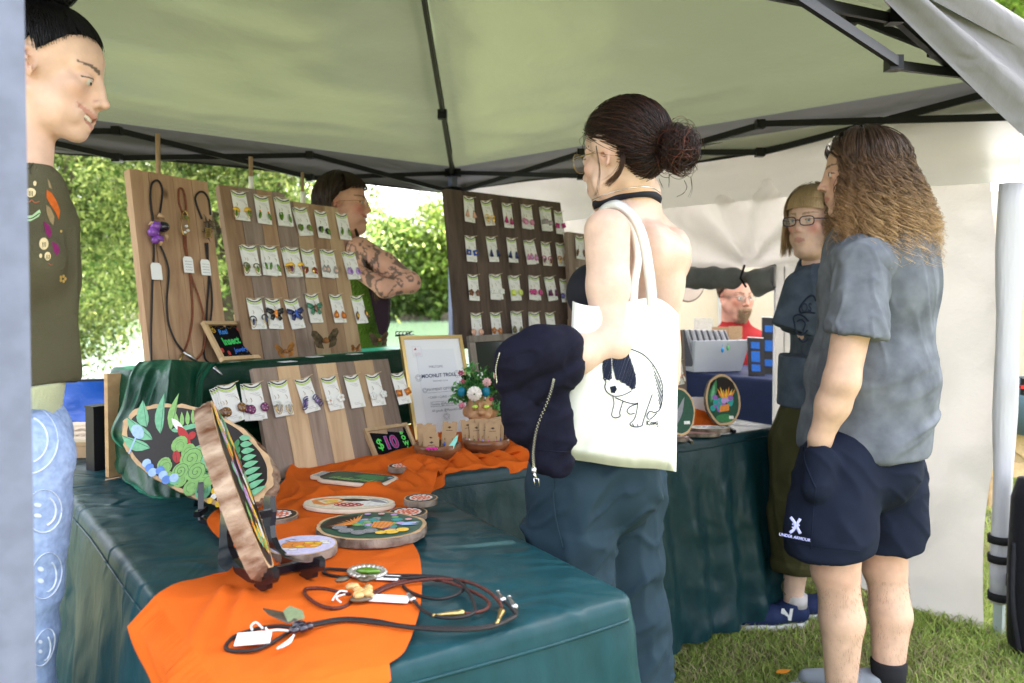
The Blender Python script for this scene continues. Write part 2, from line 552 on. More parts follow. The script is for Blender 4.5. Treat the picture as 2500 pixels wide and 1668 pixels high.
# ================================================================= the setting
m_soil = mat('soil', (.085, .095, .05), .95, var=.35, vs=3, c2=(.12, .12, .07), bump=.6, bs=40, bd=.02)
m_blade = mat('grass_blade', (1, 1, 1), .55, vcol=True, trl=.3)
m_water = mat('river_water', (.10, .16, .10), .12, spec=.6, bump=.5, bs=2.2, bd=.03, stretch=(1, 3, 1))
m_bank = mat('bank_earth', (.09, .075, .05), .95, var=.4, vs=2, bump=.8, bs=8, bd=.1)
m_leaf = mat('leaf', (1, 1, 1), .45, vcol=True, trl=.45)
m_trunk = mat('trunk_bark', (.11, .085, .06), .9, var=.4, vs=8, bump=.8, bs=20, bd=.02)
def ground_z(x, y):
 e = np.clip((y - 8.0) / 2.5, 0, 1)
 far = np.clip((y - 62) / 5, 0, 1)
 return -1.35 * e * e * (3 - 2 * e) * (1 - far) + far * .5
gy = np.concatenate([np.linspace(-160, -6, 12), np.linspace(-5, 11, 65), np.linspace(12, 60, 10), np.linspace(62, 70, 9), np.linspace(80, 420, 8)])
gx = np.concatenate([np.linspace(-400, -14, 10), np.linspace(-12, 12, 60), np.linspace(14, 400, 10)])
X, Y = np.meshgrid(gx, gy, indexing='ij')
Z = ground_z(X, Y) + .03 * fbm(np.stack([X * .5, Y * .5, X * 0], -1), 2)
near = np.exp(-((X - 1) ** 2 + (Y - 3) ** 2) / 30)
Z = Z * (1 - near) + ground_z(X, Y) * near
mb = MB().grid(np.stack([X, Y, Z], -1))
tag(mk('ground', mb, m_soil, smooth=True), 'ground under the market lawn, sloping to the river', kind='structure')
mb = MB().grid(np.stack(np.meshgrid(np.linspace(-400, 400, 3), np.linspace(8.6, 66, 3), indexing='ij') + [np.full((3, 3), -.8)], -1))
tag(mk('river', mb, m_water), 'pale green river reflecting the trees', kind='structure')
def blades(n, x0, x1, y0, y1, h0, h1, keep=None):
 x = rng.uniform(x0, x1, n); y = rng.uniform(y0, y1, n)
 if keep is not None:
  k = keep(x, y); x, y = x[k], y[k]
 n = len(x)
 clump = vnoise(np.c_[x * 7, y * 7, x * 0], 3)
 h = rng.uniform(h0, h1, n) * (1 + .35 * clump); a = rng.uniform(0, 6.28, n); b = rng.uniform(0, 6.28, n)
 w = rng.uniform(.0018, .0036, n) * np.sqrt(h0 / .03)
 lean = rng.uniform(.3, 1.5, n) * h
 c, s = np.cos(a), np.sin(a)
 base = np.c_[x, y, np.zeros(n)]
 d1 = np.c_[c, s, np.zeros(n)]; d2 = np.c_[np.cos(b), np.sin(b), np.zeros(n)]
 v = np.empty((n, 5, 3))
 v[:, 0] = base - d1 * w[:, None]; v[:, 1] = base + d1 * w[:, None]
 mid = base + d2 * lean[:, None] * .35 + np.c_[0 * x, 0 * x, h * .6]
 v[:, 2] = mid + d1 * w[:, None] * .8; v[:, 3] = mid - d1 * w[:, None] * .8
 v[:, 4] = base + d2 * lean[:, None] + np.c_[0 * x, 0 * x, h * .95]
 i = np.arange(n)[:, None] * 5
 f = np.concatenate([i + [0, 1, 2], i + [0, 2, 3], i + [3, 2, 4]])
 t = rng.random(n)[:, None]
 g = np.array([.17, .27, .05]) * (1 - t) + np.array([.46, .54, .14]) * t
 g = np.where((vnoise(np.c_[x * 1.3, y * 1.3, x * 0], 9) > .1)[:, None], g * 1.1, g * .85)
 dry = rng.random(n) < (.10 + .22 * (vnoise(np.c_[x * 3, y * 3, x * 0], 5) > .15))
 g[dry] = np.array([.42, .36, .20]) * rng.uniform(.6, 1.1, (dry.sum(), 1))
 return v.reshape(-1, 3), f, np.repeat(g, 5, 0)
parts = [blades(110000, .3, 3.6, 2.0, 4.2, .018, .045), blades(45000, .8, 6.5, 4.2, 9, .03, .06), blades(16000, -4.5, 0, 3.2, 8, .04, .07), blades(14000, -2.5, 3, -1.5, 2.0, .03, .06)]
o = 0; V, F, C = [], [], []
for v, f, c in parts:
 V.append(v); F.append(f + o); C.append(c); o += len(v)
g = fastmesh('grass', np.concatenate(V), np.concatenate(F), m_blade, cols=np.concatenate(C), smooth=False)
tag(g, 'mown green grass with dry straw-coloured blades between the tents', 'grass', kind='stuff')
def leaves(centres, spread, n, size, colr, droop=0.0, s=0, flat=.8):
 r = np.random.default_rng(s)
 k = r.integers(0, len(centres), n)
 p = centres[k] + r.normal(0, 1, (n, 3)) * spread[k][:, None] * np.array([1, 1, flat])
 p[:, 2] -= droop * np.abs(r.normal(0, 1, n)) * spread[k]
 d = r.normal(0, 1, (n, 3)); d[:, 2] = np.abs(d[:, 2]) * .7
 d /= np.linalg.norm(d, axis=1, keepdims=True)
 e = np.cross(d, r.normal(0, 1, (n, 3))); e /= np.linalg.norm(e, axis=1, keepdims=True)
 w = np.cross(d, e)
 L = size * r.uniform(.6, 1.4, n)[:, None]
 v = np.empty((n, 4, 3))
 v[:, 0] = p - e * L; v[:, 1] = p + w * L * .42 + d * L * .12; v[:, 2] = p + e * L; v[:, 3] = p - w * L * .42 + d * L * .12
 f = np.arange(n * 4).reshape(-1, 4)
 t = r.random((n, 1)) ** 1.7; q = r.random(len(centres))[k][:, None]
 c = colr[0] * (1 - t) + colr[1] * t
 c = c * (.40 + 1.2 * q)
 return v.reshape(-1, 3), f, np.repeat(c, 4, 0)
def tree(name, label, x, y, zb, zt, rx, ry, trunk_h, n, size, cols, s, cat='tree', clumps=90, shell=.62, droop=0, group=None, cs=.16):
 r = np.random.default_rng(s)
 gz = float(ground_z(x, y)) - .05
 t = thing(name, label, cat, (x, y, gz), group)
 d = r.normal(0, 1, (clumps, 3)); d /= np.linalg.norm(d, axis=1, keepdims=True)
 rad = r.uniform(shell, 1.0, (clumps, 1)) ** .6 * (1 + .22 * vnoise(d * 2.1 + s, s)[:, None])
 rad[r.random(clumps) < .25] *= .55
 cc = np.array([x, y, (zb + zt) / 2]) + d * rad * np.array([rx, ry, (zt - zb) / 2])
 sp = r.uniform(.6, 1.3, clumps) * cs * min(rx, (zt - zb) / 2)
 v, f, c = leaves(cc, sp, n, size, (np.array(cols[0]), np.array(cols[1])), droop, s + 5)
 fastmesh('crown', v, f, m_leaf, t, cols=c, smooth=False)
 b = MB()
 top = np.array([x, y, (zb + zt) / 2])
 pts = [np.array([x, y, gz]), np.array([x + .03 * rx, y, gz + .4 * (top[2] - gz)]), top]
 tr = max(.08, .05 * rx)
 b.tube(pts, [tr * 1.5, tr, tr * .5], 8)
 for q in r.choice(clumps, 16, replace=False):
  a = pts[1] + (pts[2] - pts[1]) * r.uniform(0, .9)
  m_ = (a + cc[q]) / 2 + r.normal(0, .06, 3) * rx
  b.tube([a, m_, cc[q]], [tr * .45, tr * .28, tr * .08], 5)
 mk('trunk', b, m_trunk, t, smooth=True)
 return t
G1 = ((.06, .12, .022), (.45, .50, .16))
G2 = ((.13, .21, .03), (.30, .36, .07))
G3 = ((.08, .14, .03), (.20, .27, .06))
gp = 'trees along the river bank'
tree('river_tree', 'leafy tree overhanging the water, right behind the board of cord necklaces', -4.4, 12.2, .30, 5.6, 2.3, 1.8, 1, 46000, .046, G1, 11, clumps=150, droop=.5, group=gp, cs=.125)
tree('river_tree', 'dense leafy tree at the far left between the smiling woman and the necklace board', -7.6, 12.8, .45, 6.5, 2.6, 1.9, 1, 46000, .046, G1, 12, clumps=150, droop=.5, group=gp, cs=.125)
tree('river_tree', 'bright yellow-green tree whose top shows between the wooden dowels', -8.0, 22, .3, 7.2, 2.3, 2.0, 1, 26000, .075, G2, 13, clumps=120, group=gp)
tree('river_tree', 'deep green tree mostly hidden behind the leafy trees at the left', -10.5, 18, .9, 9, 4.0, 2.6, 1, 24000, .10, G1, 14, clumps=120, group=gp)
gf = 'round trees on the far bank'
for i, (px, top, wd_, y, cc, lab) in enumerate([
  (1050, 430, 120, 64, G2, 'tall pale green tree on the far bank right beside the tent post'),
  (985, 520, 80, 63, G3, 'round far bank tree at the left of the gap by the tattooed woman'),
  (1110, 560, 90, 65, G2, 'round yellow-green tree on the far bank behind the tent post'),
  (930, 640, 60, 66, G3, 'low far bank bush at the elbow of the tattooed woman'),
  (840, 650, 90, 68, G3, 'far bank tree hidden behind the tattooed woman'),
  (690, 500, 90, 70, G2, 'far bank tree behind the middle earring boards'),
  (1230, 560, 110, 66, G3, 'far bank tree behind the dark earring board'),
  (1370, 540, 110, 68, G3, 'far bank tree behind the woman with the hair bun'),
  (480, 560, 140, 72, G3, 'far bank tree behind the necklace board'),
  (230, 620, 140, 72, G2, 'far bank tree at the left, seen over the blue tarp')]):
 p = W(px, top, y)
 rx = wd_ / FPX * y
 tree('far_tree', lab, p[0], y, -.2, p[2], rx, rx * .8, 1, 9000, .20, cc, 40 + i, clumps=60, group=gf, cs=.2)
v, f, c = leaves(np.c_[rng.uniform(-45, 45, 260), rng.uniform(61.5, 63, 260), rng.uniform(-.8, 1.2, 260)], np.full(260, .7), 14000, .28, (np.array(G1[0]), np.array(G3[1])), 0, 77)
tag(fastmesh('far_bank_scrub', v, f, m_leaf, cols=c, smooth=False), 'dark low scrub along the far water line', 'scrub', kind='stuff')
b = MB()
for i in range(46):
 x = rng.uniform(-22, 12); b.lathe([(.02, .5), (.45, .35), (.6, 0), (.55, -.5)], (x, 61 + rng.uniform(-.5, .8), -.75 + rng.uniform(-.1, .1)), 7, Matrix.Diagonal((rng.uniform(.6, 1.7), 1, rng.uniform(.5, 1.1))).to_4x4())
tag(mk('far_bank_rocks', b, m_bank), 'dark rocks at the far water line', 'rocks', kind='stuff')
tree('lawn_tree', 'sunlit tree above the tent roof at the top right corner', 9.4, 13.5, 4.2, 11.5, 3.6, 3.0, 3, 22000, .11, G2, 21, clumps=120)
tree('lawn_tree', 'taller shaded tree beyond the top right corner of the canopy', 14.5, 19, 3.5, 14, 5, 4, 3, 16000, .16, G3, 22, clumps=110)
# ================================================================= the grey canopy over the stall
B3, R3, L3, N3 = np.array([-.37, 5.0, 0]), np.array([1.84, 2.85, 0]), np.array([-2.56, 3.065, 0]), np.array([-.560, .87, 0])
PEAK = np.array([-.42, 2.95, 3.02])
ZU, ZL, ZE = 2.02, 1.895, 2.075
m_canopy = mat('canopy_fabric', (.135, .152, .095), .33, metal=.6, bump=.35, bs=5, bd=.02, trl=.10, stretch=(1, 1, 3))
m_valance = mat('valance_fabric', (.125, .122, .13), .7, bump=.3, bs=14, bd=.01, trl=.05, wr=(5, .010), wst=(1, 1, 3))
m_steel_dark = mat('dark_frame_steel', (.006, .006, .008), .45, spec=.25)
m_steel_grey = mat('grey_leg_steel', (.15, .165, .235), .5, spec=.3, var=.12, vs=30)
m_chrome = mat('bare_steel', (.55, .55, .56), .22, metal=1)
m_label = mat('white_sticker', (.8, .8, .82), .5)
m_plast = mat('black_plastic', (.005, .005, .006), .35)
tent = thing('canopy_tent', 'grey pop-up canopy over the jewelry stall with black scissor frame', 'canopy', (0, 3, 0))
def lift(p, z): return np.array([p[0], p[1], z])
ctr = (B3 + R3 + L3 + N3) / 4
def outv(p, d):
 q = unit((p - ctr) * [1, 1, 0]); return p + q * d
corners = [B3, R3, N3, L3]
for i in range(4):
 A, Q = outv(corners[i], .09), outv(corners[(i + 1) % 4], .09)
 nu, nv = 60, 44
 u = np.linspace(0, 1, nu)[:, None, None]; v = np.linspace(0, 1, nv)[None, :, None]
 e = lift(A, ZE) * (1 - u) + lift(Q, ZE) * u
 P = e * (1 - v) + PEAK * v
 sag = (4 * u * (1 - u))[..., 0] * (np.sin(np.pi * v)[..., 0]) ** .8
 P[..., 2] -= .10 * sag
 D = np.stack([u[..., 0] * 4 + 0 * v[..., 0], v[..., 0] * 9 + 0 * u[..., 0], 0 * u[..., 0] + 0 * v[..., 0] + i * 7.7], -1)
 near_e = np.exp(-v[..., 0] * 6)
 P[..., 2] += .012 * fbm(D, 3, i) * (1 + 1.5 * near_e) * np.clip(v[..., 0] * 12, 0, 1) - .006 + .010 * np.sin(v[..., 0] * 75 + 2 * vnoise(D * .7, 5)) * near_e * np.clip(v[..., 0] * 20, 0, 1)
 mk('roof_panel', MB().grid(P), m_canopy, tent, smooth=True)
for i in (0, 3):   # valances on the two far sides
 A, Q = outv(corners[i], .092), outv(corners[(i + 1) % 4], .092)
 nu, nv = 120, 10
 u = np.linspace(0, 1, nu)[:, None]; w = np.linspace(0, 1, nv)[None, :]
 base = A[None, None] * (1 - u[..., None]) + Q[None, None] * u[..., None]
 nrm = unit(np.cross(Q - A, (0, 0, 1)))
 zb = 1.915 + .012 * np.sin(u * 9 + i) - .01 * np.exp(-((u - .5) / .5) ** 2)
 P = base + 0 * w[..., None]
 P[..., 2] = ZE - (ZE - zb) * w
 P += nrm * (.018 * np.sin(w * 16 + 3 * vnoise(np.stack([u * 5 + 0 * w, w * 2 + 0 * u, 0 * u + 0 * w], -1), i)) * w)[..., None]
 mk('valance', MB().grid(P), m_valance, tent, smooth=True)
 hem = P[:, -1] + [0, 0, .004]
 mk('valance_hem', MB().tube(hem[::3], .006, 5), m_steel_dark, tent, smooth=True)
for i in (1, 2):   # near sides: blown outwards
 A, Q = outv(corners[i], .05), outv(corners[(i + 1) % 4], .05)
 nu, nv = 70, 12
 u = np.linspace(-.02, 1.02, nu)[:, None]; w = np.linspace(0, 1, nv)[None, :]
 nrm = unit(np.cross(Q - A, (0, 0, 1)))
 if i == 1: zb = np.interp(u, [0, .2, .41, .6, 1], [1.725, 1.86, 2.01, 2.05, 2.05]); zt = 2.17
 else: zb = np.full_like(u, 1.93); zt = ZE + .02
 P = A[None, None] * (1 - u[..., None]) + Q[None, None] * u[..., None] + 0 * w[..., None]
 P[..., 2] = zt - (zt - zb) * w
 P -= nrm * (.02 + .03 * w + .022 * np.sin(w * 11 + 1.5 * u))[..., None] * (1 if i == 1 else .5)
 mk('valance', MB().grid(P), m_valance, tent, smooth=True)
def truss(A, Q, n=3, skip=()):
 d = (Q - A) / n
 nr = unit(np.cross(Q - A, (0, 0, 1))) * .012
 for k in range(n):
  a, b = A + d * k, A + d * (k + 1)
  za = (ZU, ZL) if k % 2 == 0 else (ZU, ZL)
  b1 = MB().bar(lift(a, ZU) + nr, lift(b, ZL) + nr, .014, .026)
  b2 = MB().bar(lift(a, ZL) - nr, lift(b, ZU) - nr, .014, .026)
  mk('scissor_bar', b1, m_steel_dark, tent); mk('scissor_bar', b2, m_steel_dark, tent)
 for k in range(1, n):
  a = A + d * k
  for zz in (ZU, ZL): mk('joint', MB().box(lift(a, zz), (.038, .038, .038)), m_plast, tent)
truss(B3, R3); truss(B3, L3); truss(N3, R3); truss(N3, L3)
hub = PEAK - [0, 0, .06]
for p in corners:
 s_ = MB().bar(lift(p, ZU - .02), (lift(p, ZU) + hub) / 2 - [0, 0, .02], .02, .028)
 s_.bar((lift(p, ZU) + hub) / 2 - [0, 0, .02], hub - [0, 0, .03], .02, .028)
 mid = lift(p, ZU) * .72 + hub * .28
 s_.box(mid - [0, 0, .03], (.05, .05, .05))
 mk('hip_strut', s_, m_steel_dark, tent)
 seam = MB().tube([lift(outv(p, .09), ZE) - [0, 0, .006], (lift(p, ZE) + PEAK) / 2 - [0, 0, .012], PEAK - [0, 0, .006]], .006, 5)
 mk('seam', seam, m_steel_dark, tent)
mk('centre_hub', MB().lathe([(.0, .05), (.05, .05), (.06, 0), (.05, -.05), (0, -.05)], hub, 12), m_plast, tent)
dirs = unit(R3 - N3), unit(L3 - N3)
fm = frame((0, 0, 0), unit(R3 - N3), unit(L3 - N3))
def leg(p, mt, w=.042, w2=.034, bot=0.0):
 b = MB()
 b.box((p[0], p[1], 1.38), (w, w, 1.3), fm)
 mk('leg', b, mt, tent)
 mk('lower_leg', MB().box((p[0], p[1], .40), (w2, w2, .80), fm), mt, tent)
 mk('foot_plate', MB().box((p[0], p[1], .006), (.09, .09, .01), fm), mt, tent)
 mk('slider', MB().box((p[0], p[1], ZL), (w + .03, w + .03, .07), fm), m_plast, tent); mk('corner_bracket', MB().box((p[0], p[1], ZU), (w + .03, w + .03, .05), fm), m_plast, tent)
leg(B3, m_steel_grey); leg(R3 + [.055, -.03, 0], m_steel_dark, w=.03, w2=.028); leg(L3, m_steel_grey)
b = MB().box((N3[0], N3[1], 1.05), (.05, .05, 2.05), fm); mk('leg', b, m_steel_grey, tent)
mk('label', MB().box(B3 + [.01, -.024, 1.84], (.034, .002, .075), fm), m_label, tent)
c1, c2 = W(2163, -6, 2.17), W(2272, 122, 2.38)
mk('steel_strut', MB().tube([c1, c2], .009, 10), m_chrome, tent, smooth=True)
mk('clamp', MB().box(W(2284, 126, 2.385), (.035, .035, .032), fm), m_plast, tent)
mk('clamp_lever', MB().tube([W(2298, 122, 2.39), W(2330, 131, 2.36), W(2352, 139, 2.35)], [.016, .011, .002], 8, flat=.5), m_chrome, tent, smooth=True)
mk('corner_bar', MB().bar(W(2190, 46, 2.19), W(2290, 135, 2.38), .018, .026).bar(W(2286, 132, 2.38), W(2492, 288, 2.82), .018, .026), m_steel_dark, tent)
# ================================================================= the neighbour's white tent
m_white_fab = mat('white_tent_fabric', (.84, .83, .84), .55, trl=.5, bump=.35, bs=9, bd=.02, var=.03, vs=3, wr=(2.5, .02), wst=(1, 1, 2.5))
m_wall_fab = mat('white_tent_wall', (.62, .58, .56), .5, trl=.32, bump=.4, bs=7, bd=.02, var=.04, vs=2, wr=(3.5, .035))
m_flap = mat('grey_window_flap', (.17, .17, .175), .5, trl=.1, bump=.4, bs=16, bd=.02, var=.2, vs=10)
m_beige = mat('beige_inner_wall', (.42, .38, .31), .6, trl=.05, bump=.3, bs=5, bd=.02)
m_white_leg = mat('white_leg_fabric', (.60, .59, .64), .6, bump=.6, bs=26, bd=.012, stretch=(1, 1, .15), wr=(8, .01), wst=(1, 1, .2))
m_pale_steel = mat('pale_steel', (.55, .62, .68), .35, metal=.3)
W1 = np.array([1.85, 2.95, 0]); wdv = np.array([-.7021, .7121, 0]); wdn = np.array([.7121, .7021, 0])
wt = thing('white_tent', 'white tent next to the canopy with a window cut in its side wall', 'tent', (W1[0], W1[1], 0))
S = 3.0
W2, W3_, W4 = W1 + wdv * S, W1 + wdv * S + wdn * S, W1 + wdn * S
wpk = (W1 + W3_) / 2 + np.array([0, 0, 2.95])
def wall_uv(px, py):
 p = WP(px, py, W1, wdn)
 return float((p - W1) @ wdv), p[2]
u_r, z_t = wall_uv(1893, 652)
u_l = wall_uv(1540, 700)[0]
z_b = .42
us = np.unique(np.concatenate([np.linspace(.045, u_r, 40), np.linspace(u_r, u_l, 40), np.linspace(u_l, S - .02, 30)]))
zs = np.unique(np.concatenate([np.linspace(.01, z_b, 14), np.linspace(z_b, z_t, 20), np.linspace(z_t, 1.99, 30)]))
U, Zz = np.meshgrid(us, zs, indexing='ij')
upin = wall_uv(1830, 640)[0]
rr = np.hypot(U - upin, (Zz - z_t) * 1.0); th = np.arctan2(Zz - z_t, U - upin)
disp = .022 * np.sin(th * 9 + .6) * np.exp(-((rr - .22) / .25) ** 2) * (Zz > z_t)
disp += .018 * fbm(np.stack([U * 3, Zz * 3, 0 * U], -1), 4, 3) + .02 * np.sin((Zz * .8 + U * 1.6) * 9 + 2 * vnoise(np.stack([U * 2, Zz * 2, 0 * U], -1), 4)) * np.exp(-((Zz - .55) / .35) ** 2) * (U < u_r)
flare = np.clip((.5 - Zz) / .5, 0, 1) ** 1.5
P = W1 + U[..., None] * wdv + Zz[..., None] * np.array([0, 0, 1]) + disp[..., None] * wdn - (flare * .06 * (U < u_r))[..., None] * wdn
P[..., 2] = Zz - .04 * np.clip(.25 - U, 0, 1) * (Zz < .3) + .05 * np.exp(-((U - .7) / .3) ** 2) * flare
edge = .03 * np.sin(Zz * 4.2 + .4) * np.exp(-((U - .05) / .08) ** 2)
P += edge[..., None] * wdv
idx = np.arange(P.shape[0] * P.shape[1]).reshape(P.shape[:2])
fs = []
for i in range(len(us) - 1):
 um = (us[i] + us[i + 1]) / 2
 for j in range(len(zs) - 1):
  zm = (zs[j] + zs[j + 1]) / 2
  if u_r < um < u_l and z_b < zm < z_t: continue
  fs.append((idx[i, j], idx[i + 1, j], idx[i + 1, j + 1], idx[i, j + 1]))
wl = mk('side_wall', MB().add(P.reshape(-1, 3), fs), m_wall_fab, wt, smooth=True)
def wp(u, z, o=0): return W1 + wdv * u + np.array([0, 0, z]) + wdn * o
def strip(name, pts, w, mt, par, off=-.012, th=.004):
 return mk(name, MB().tube([wp(u, z, off) for u, z in pts], w, 6, flat=.2, up=wdn), mt, par, smooth=True)
strip('window_hem', [(u_r - .004, z_b), (u_r - .003, z_b + .3), (u_r - .004, z_t)], .006, m_white_fab, wt, -.010)
strip('window_hem', [(u_r - .05, z_b), (u_r - .052, z_b + .3), (u_r - .05, z_t)], .003, m_wall_fab, wt, -.012)
nu, nv = 90, 14
uu = np.linspace(u_l, u_r - .01, nu); ang = np.linspace(0, 2 * math.pi, nv, endpoint=False)
P = np.empty((nu, nv, 3))
for i, u_ in enumerate(uu):
 pin = math.exp(-((u_ - upin) / .035) ** 2)
 end = max(0, 1 - abs(u_ - (u_r + .08)) / .1)
 rad = .050 * (1 - .62 * pin) * (1 + .35 * end)
 cz = z_t - .045 - .03 * end + .02 * pin - .004 * math.sin((u_ - upin) * 9)
 for j, a_ in enumerate(ang):
  rj = rad * (1 + .07 * math.sin(3 * a_ + u_ * 12) + .10 * math.sin(5 * a_ - u_ * 31) + .08 * math.sin(u_ * 60 + 2 * a_))
  P[i, j] = wp(u_, cz + rj * math.sin(a_), -.03 + rj * .7 * math.cos(a_))
mk('rolled_flap', MB().grid(P, close=True), m_flap, wt, smooth=True)
mk('flap_tie', MB().tube([wp(upin, z_t + .01, -.045), wp(upin + .004, z_t - .05, -.075), wp(upin, z_t - .09, -.03)], .006, 6), m_plast, wt)
for a, q, nm in ((W2, W3_, 'back_wall'), (W3_, W4, 'back_wall')):
 uu = np.linspace(0, 1, 30)[:, None]; zz = np.linspace(.02, 2.0, 16)[None]
 P = a + (q - a) * uu[..., None] + 0 * zz[..., None]; P[..., 2] = zz
 nn = unit(np.cross(q - a, (0, 0, 1)))
 P += nn * (.02 * fbm(np.stack([uu * 8 + 0 * zz, zz * 3 + 0 * uu, 0 * uu + 0 * zz], -1), 3, 8))[..., None]
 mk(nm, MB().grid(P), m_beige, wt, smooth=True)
def walk(a, q, nm, z0, z1, amp):
 nu, nv = 80, 16
 u = np.linspace(-.01, 1.01, nu)[:, None]; w = np.linspace(0, 1, nv)[None]
 P = a + (q - a) * u[..., None] + 0 * w[..., None]
 nn = unit(np.cross(q - a, (0, 0, 1)))
 P[..., 2] = z1 - (z1 - z0 + .012 * np.sin(u * 7)) * w
 fb = fbm(np.stack([u * 6 + 0 * w, w * 3 + 0 * u, 0 * u + 0 * w], -1), 3, 6)
 P += nn * (.04 + amp * w * np.sin(u * 14 + w * 2.2) + .016 * fb)[..., None]
 return mk(nm, MB().grid(P), m_white_fab, wt, smooth=True)
walk(W2, W1, 'valance', 1.685, 1.985, .012); walk(W1, W4, 'valance', 1.70, 1.985, .02); walk(W4, W3_, 'valance', 1.7, 1.985, .02); walk(W3_, W2, 'valance', 1.7, 1.985, .02)
for a, q in ((W1, W2), (W2, W3_), (W3_, W4), (W4, W1)):
 u = np.linspace(0, 1, 30)[:, None, None]; v_ = np.linspace(0, 1, 24)[None, :, None]
 o_ = lambda p: lift(p + unit((p - (W1 + W3_) / 2) * [1, 1, 0]) * .05, 1.98)
 P = (o_(a) * (1 - u) + o_(q) * u) * (1 - v_) + wpk * v_
 P[..., 2] -= .08 * (4 * u * (1 - u) * v_ * (1 - v_) * 2)[..., 0]
 mk('roof_panel', MB().grid(P), m_white_fab, wt, smooth=True)
for p in (W2, W3_, W4):
 mk('leg', MB().box((p[0], p[1], 1.0), (.04, .04, 2.0), fm), m_pale_steel, wt)
lx = W(2434, 1560, 2.93)[:2]
q0 = W(2462, 440, 2.93)
mk('leg', MB().box((lx[0] + .006, lx[1], .35), (.03, .03, .70), fm), m_pale_steel, wt)
n_ = 14; pts = [np.array([lx[0] + .022 * (i / 13) + .002, lx[1] - .004, .12 + 1.55 * i / 13]) for i in range(n_)]
rad = [.031 + .019 * (i / 13) ** 1.1 + .004 * math.sin(i * 1.3) for i in range(n_)]
mk('leg_sleeve', MB().tube(pts, rad, 14, flat=.8, up=(0, 1, 0)), m_white_leg, wt, smooth=True)
m_strap = mat('black_strap', (.018, .018, .02), .85, bump=.3, bs=200, bd=.001)
for py in (1316, 1363, 1455):
 p = W(2441, py, 2.92); mk('strap', MB().lathe([(.034, -.014), (.040, -.014), (.041, .014), (.034, .014)], p, 14), m_strap, wt, smooth=True)
p0, p1 = W(2425, 1402, 2.95), W(2478, 1418, 2.92)
mk('strap', MB().bar(p0, p1, .006, .028).box(W(2470, 1415, 2.9), (.045, .03, .045)), m_strap, wt)
m_signc = mat('round_sign_face', (.42, .37, .33), .7); m_signt = mat('round_sign_ink', (.10, .09, .085), .7)
p = W(1680, 690, 5.2); m_ = frame(p, (.93, .37, 0), (0, 0, 1))
rs = thing('round_sign', 'round taupe sign with dark lettering hung inside the white tent', 'sign', m_)
mk('disc', MB().lathe([(0, .006), (.125, .006), (.13, 0), (.125, -.006), (0, -.006)], (0, 0, 0), 32), m_signc, rs, local=True)
mk('rim', MB().tube([(.122 * math.cos(a), .122 * math.sin(a), .007) for a in np.linspace(0, 2 * math.pi, 33)], .003, 5), m_signt, rs, local=True)
mk('lettering', text_mb('VINE', .075, Matrix.Translation((.01, .0, .0065))), m_signt, rs, local=True)
# ================================================================= tables and cloths
TV = unit((.829, .559, 0)); TU = unit((-.559, .829, 0)); UP = np.array((0, 0, 1.0))
TZ = .74
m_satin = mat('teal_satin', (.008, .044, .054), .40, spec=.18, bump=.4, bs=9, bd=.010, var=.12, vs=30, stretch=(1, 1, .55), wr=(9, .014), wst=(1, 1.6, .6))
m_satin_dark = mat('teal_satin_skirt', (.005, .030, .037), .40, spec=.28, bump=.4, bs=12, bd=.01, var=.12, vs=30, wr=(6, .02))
m_orange = mat('orange_gauze', (.64, .118, .014), .85, spec=.08, bump=.35, bs=260, bd=.0012, trl=.10, var=.05, vs=9, wr=(9, .012))
m_velvet = mat('green_velvet', (.003, .034, .018), .38, sheen=.5, bump=.45, bs=34, bd=.006, var=.3, vs=300)
MATS['green_velvet'].node_tree.nodes['Principled BSDF'].inputs['Sheen Tint'].default_value = (.12, .85, .5, 1)
MATS['green_velvet'].node_tree.nodes['Principled BSDF'].inputs['Sheen Roughness'].default_value = .35
m_navy = mat('navy_cloth', (.008, .016, .06), .7, bump=.3, bs=20, bd=.01)
m_grey_table = mat('folding_table_top', (.5, .5, .5), .6)
def rrect(LX, LY, r, n):
 """points and outward normals round a rounded rectangle centred on 0"""
 segs = []; L = 2 * (LX + LY) - 8 * r + 2 * math.pi * r
 P, N = [], []
 for k in range(n):
  s = k / n * L
  for (cx, cy, a0, ln, dx, dy) in ((LX / 2 - r, -LY / 2 + r, -90, LY - 2 * r, 0, 1), (LX / 2 - r, LY / 2 - r, 0, LX - 2 * r, -1, 0),
          (-LX / 2 + r, LY / 2 - r, 90, LY - 2 * r, 0, -1), (-LX / 2 + r, -LY / 2 + r, 180, LX - 2 * r, 1, 0)):
   arc = math.pi * r / 2
   if s < arc:
    a = R(a0) + s / r
    P.append((cx + r * math.cos(a), cy + r * math.sin(a))); N.append((math.cos(a), math.sin(a))); break
   s -= arc
   if s < ln:
    a = R(a0 + 90)
    P.append((cx + r * math.cos(a) + dx * s, cy + r * math.sin(a) + dy * s)); N.append((math.cos(a), math.sin(a))); break
   s -= ln
 return np.array(P), np.array(N)
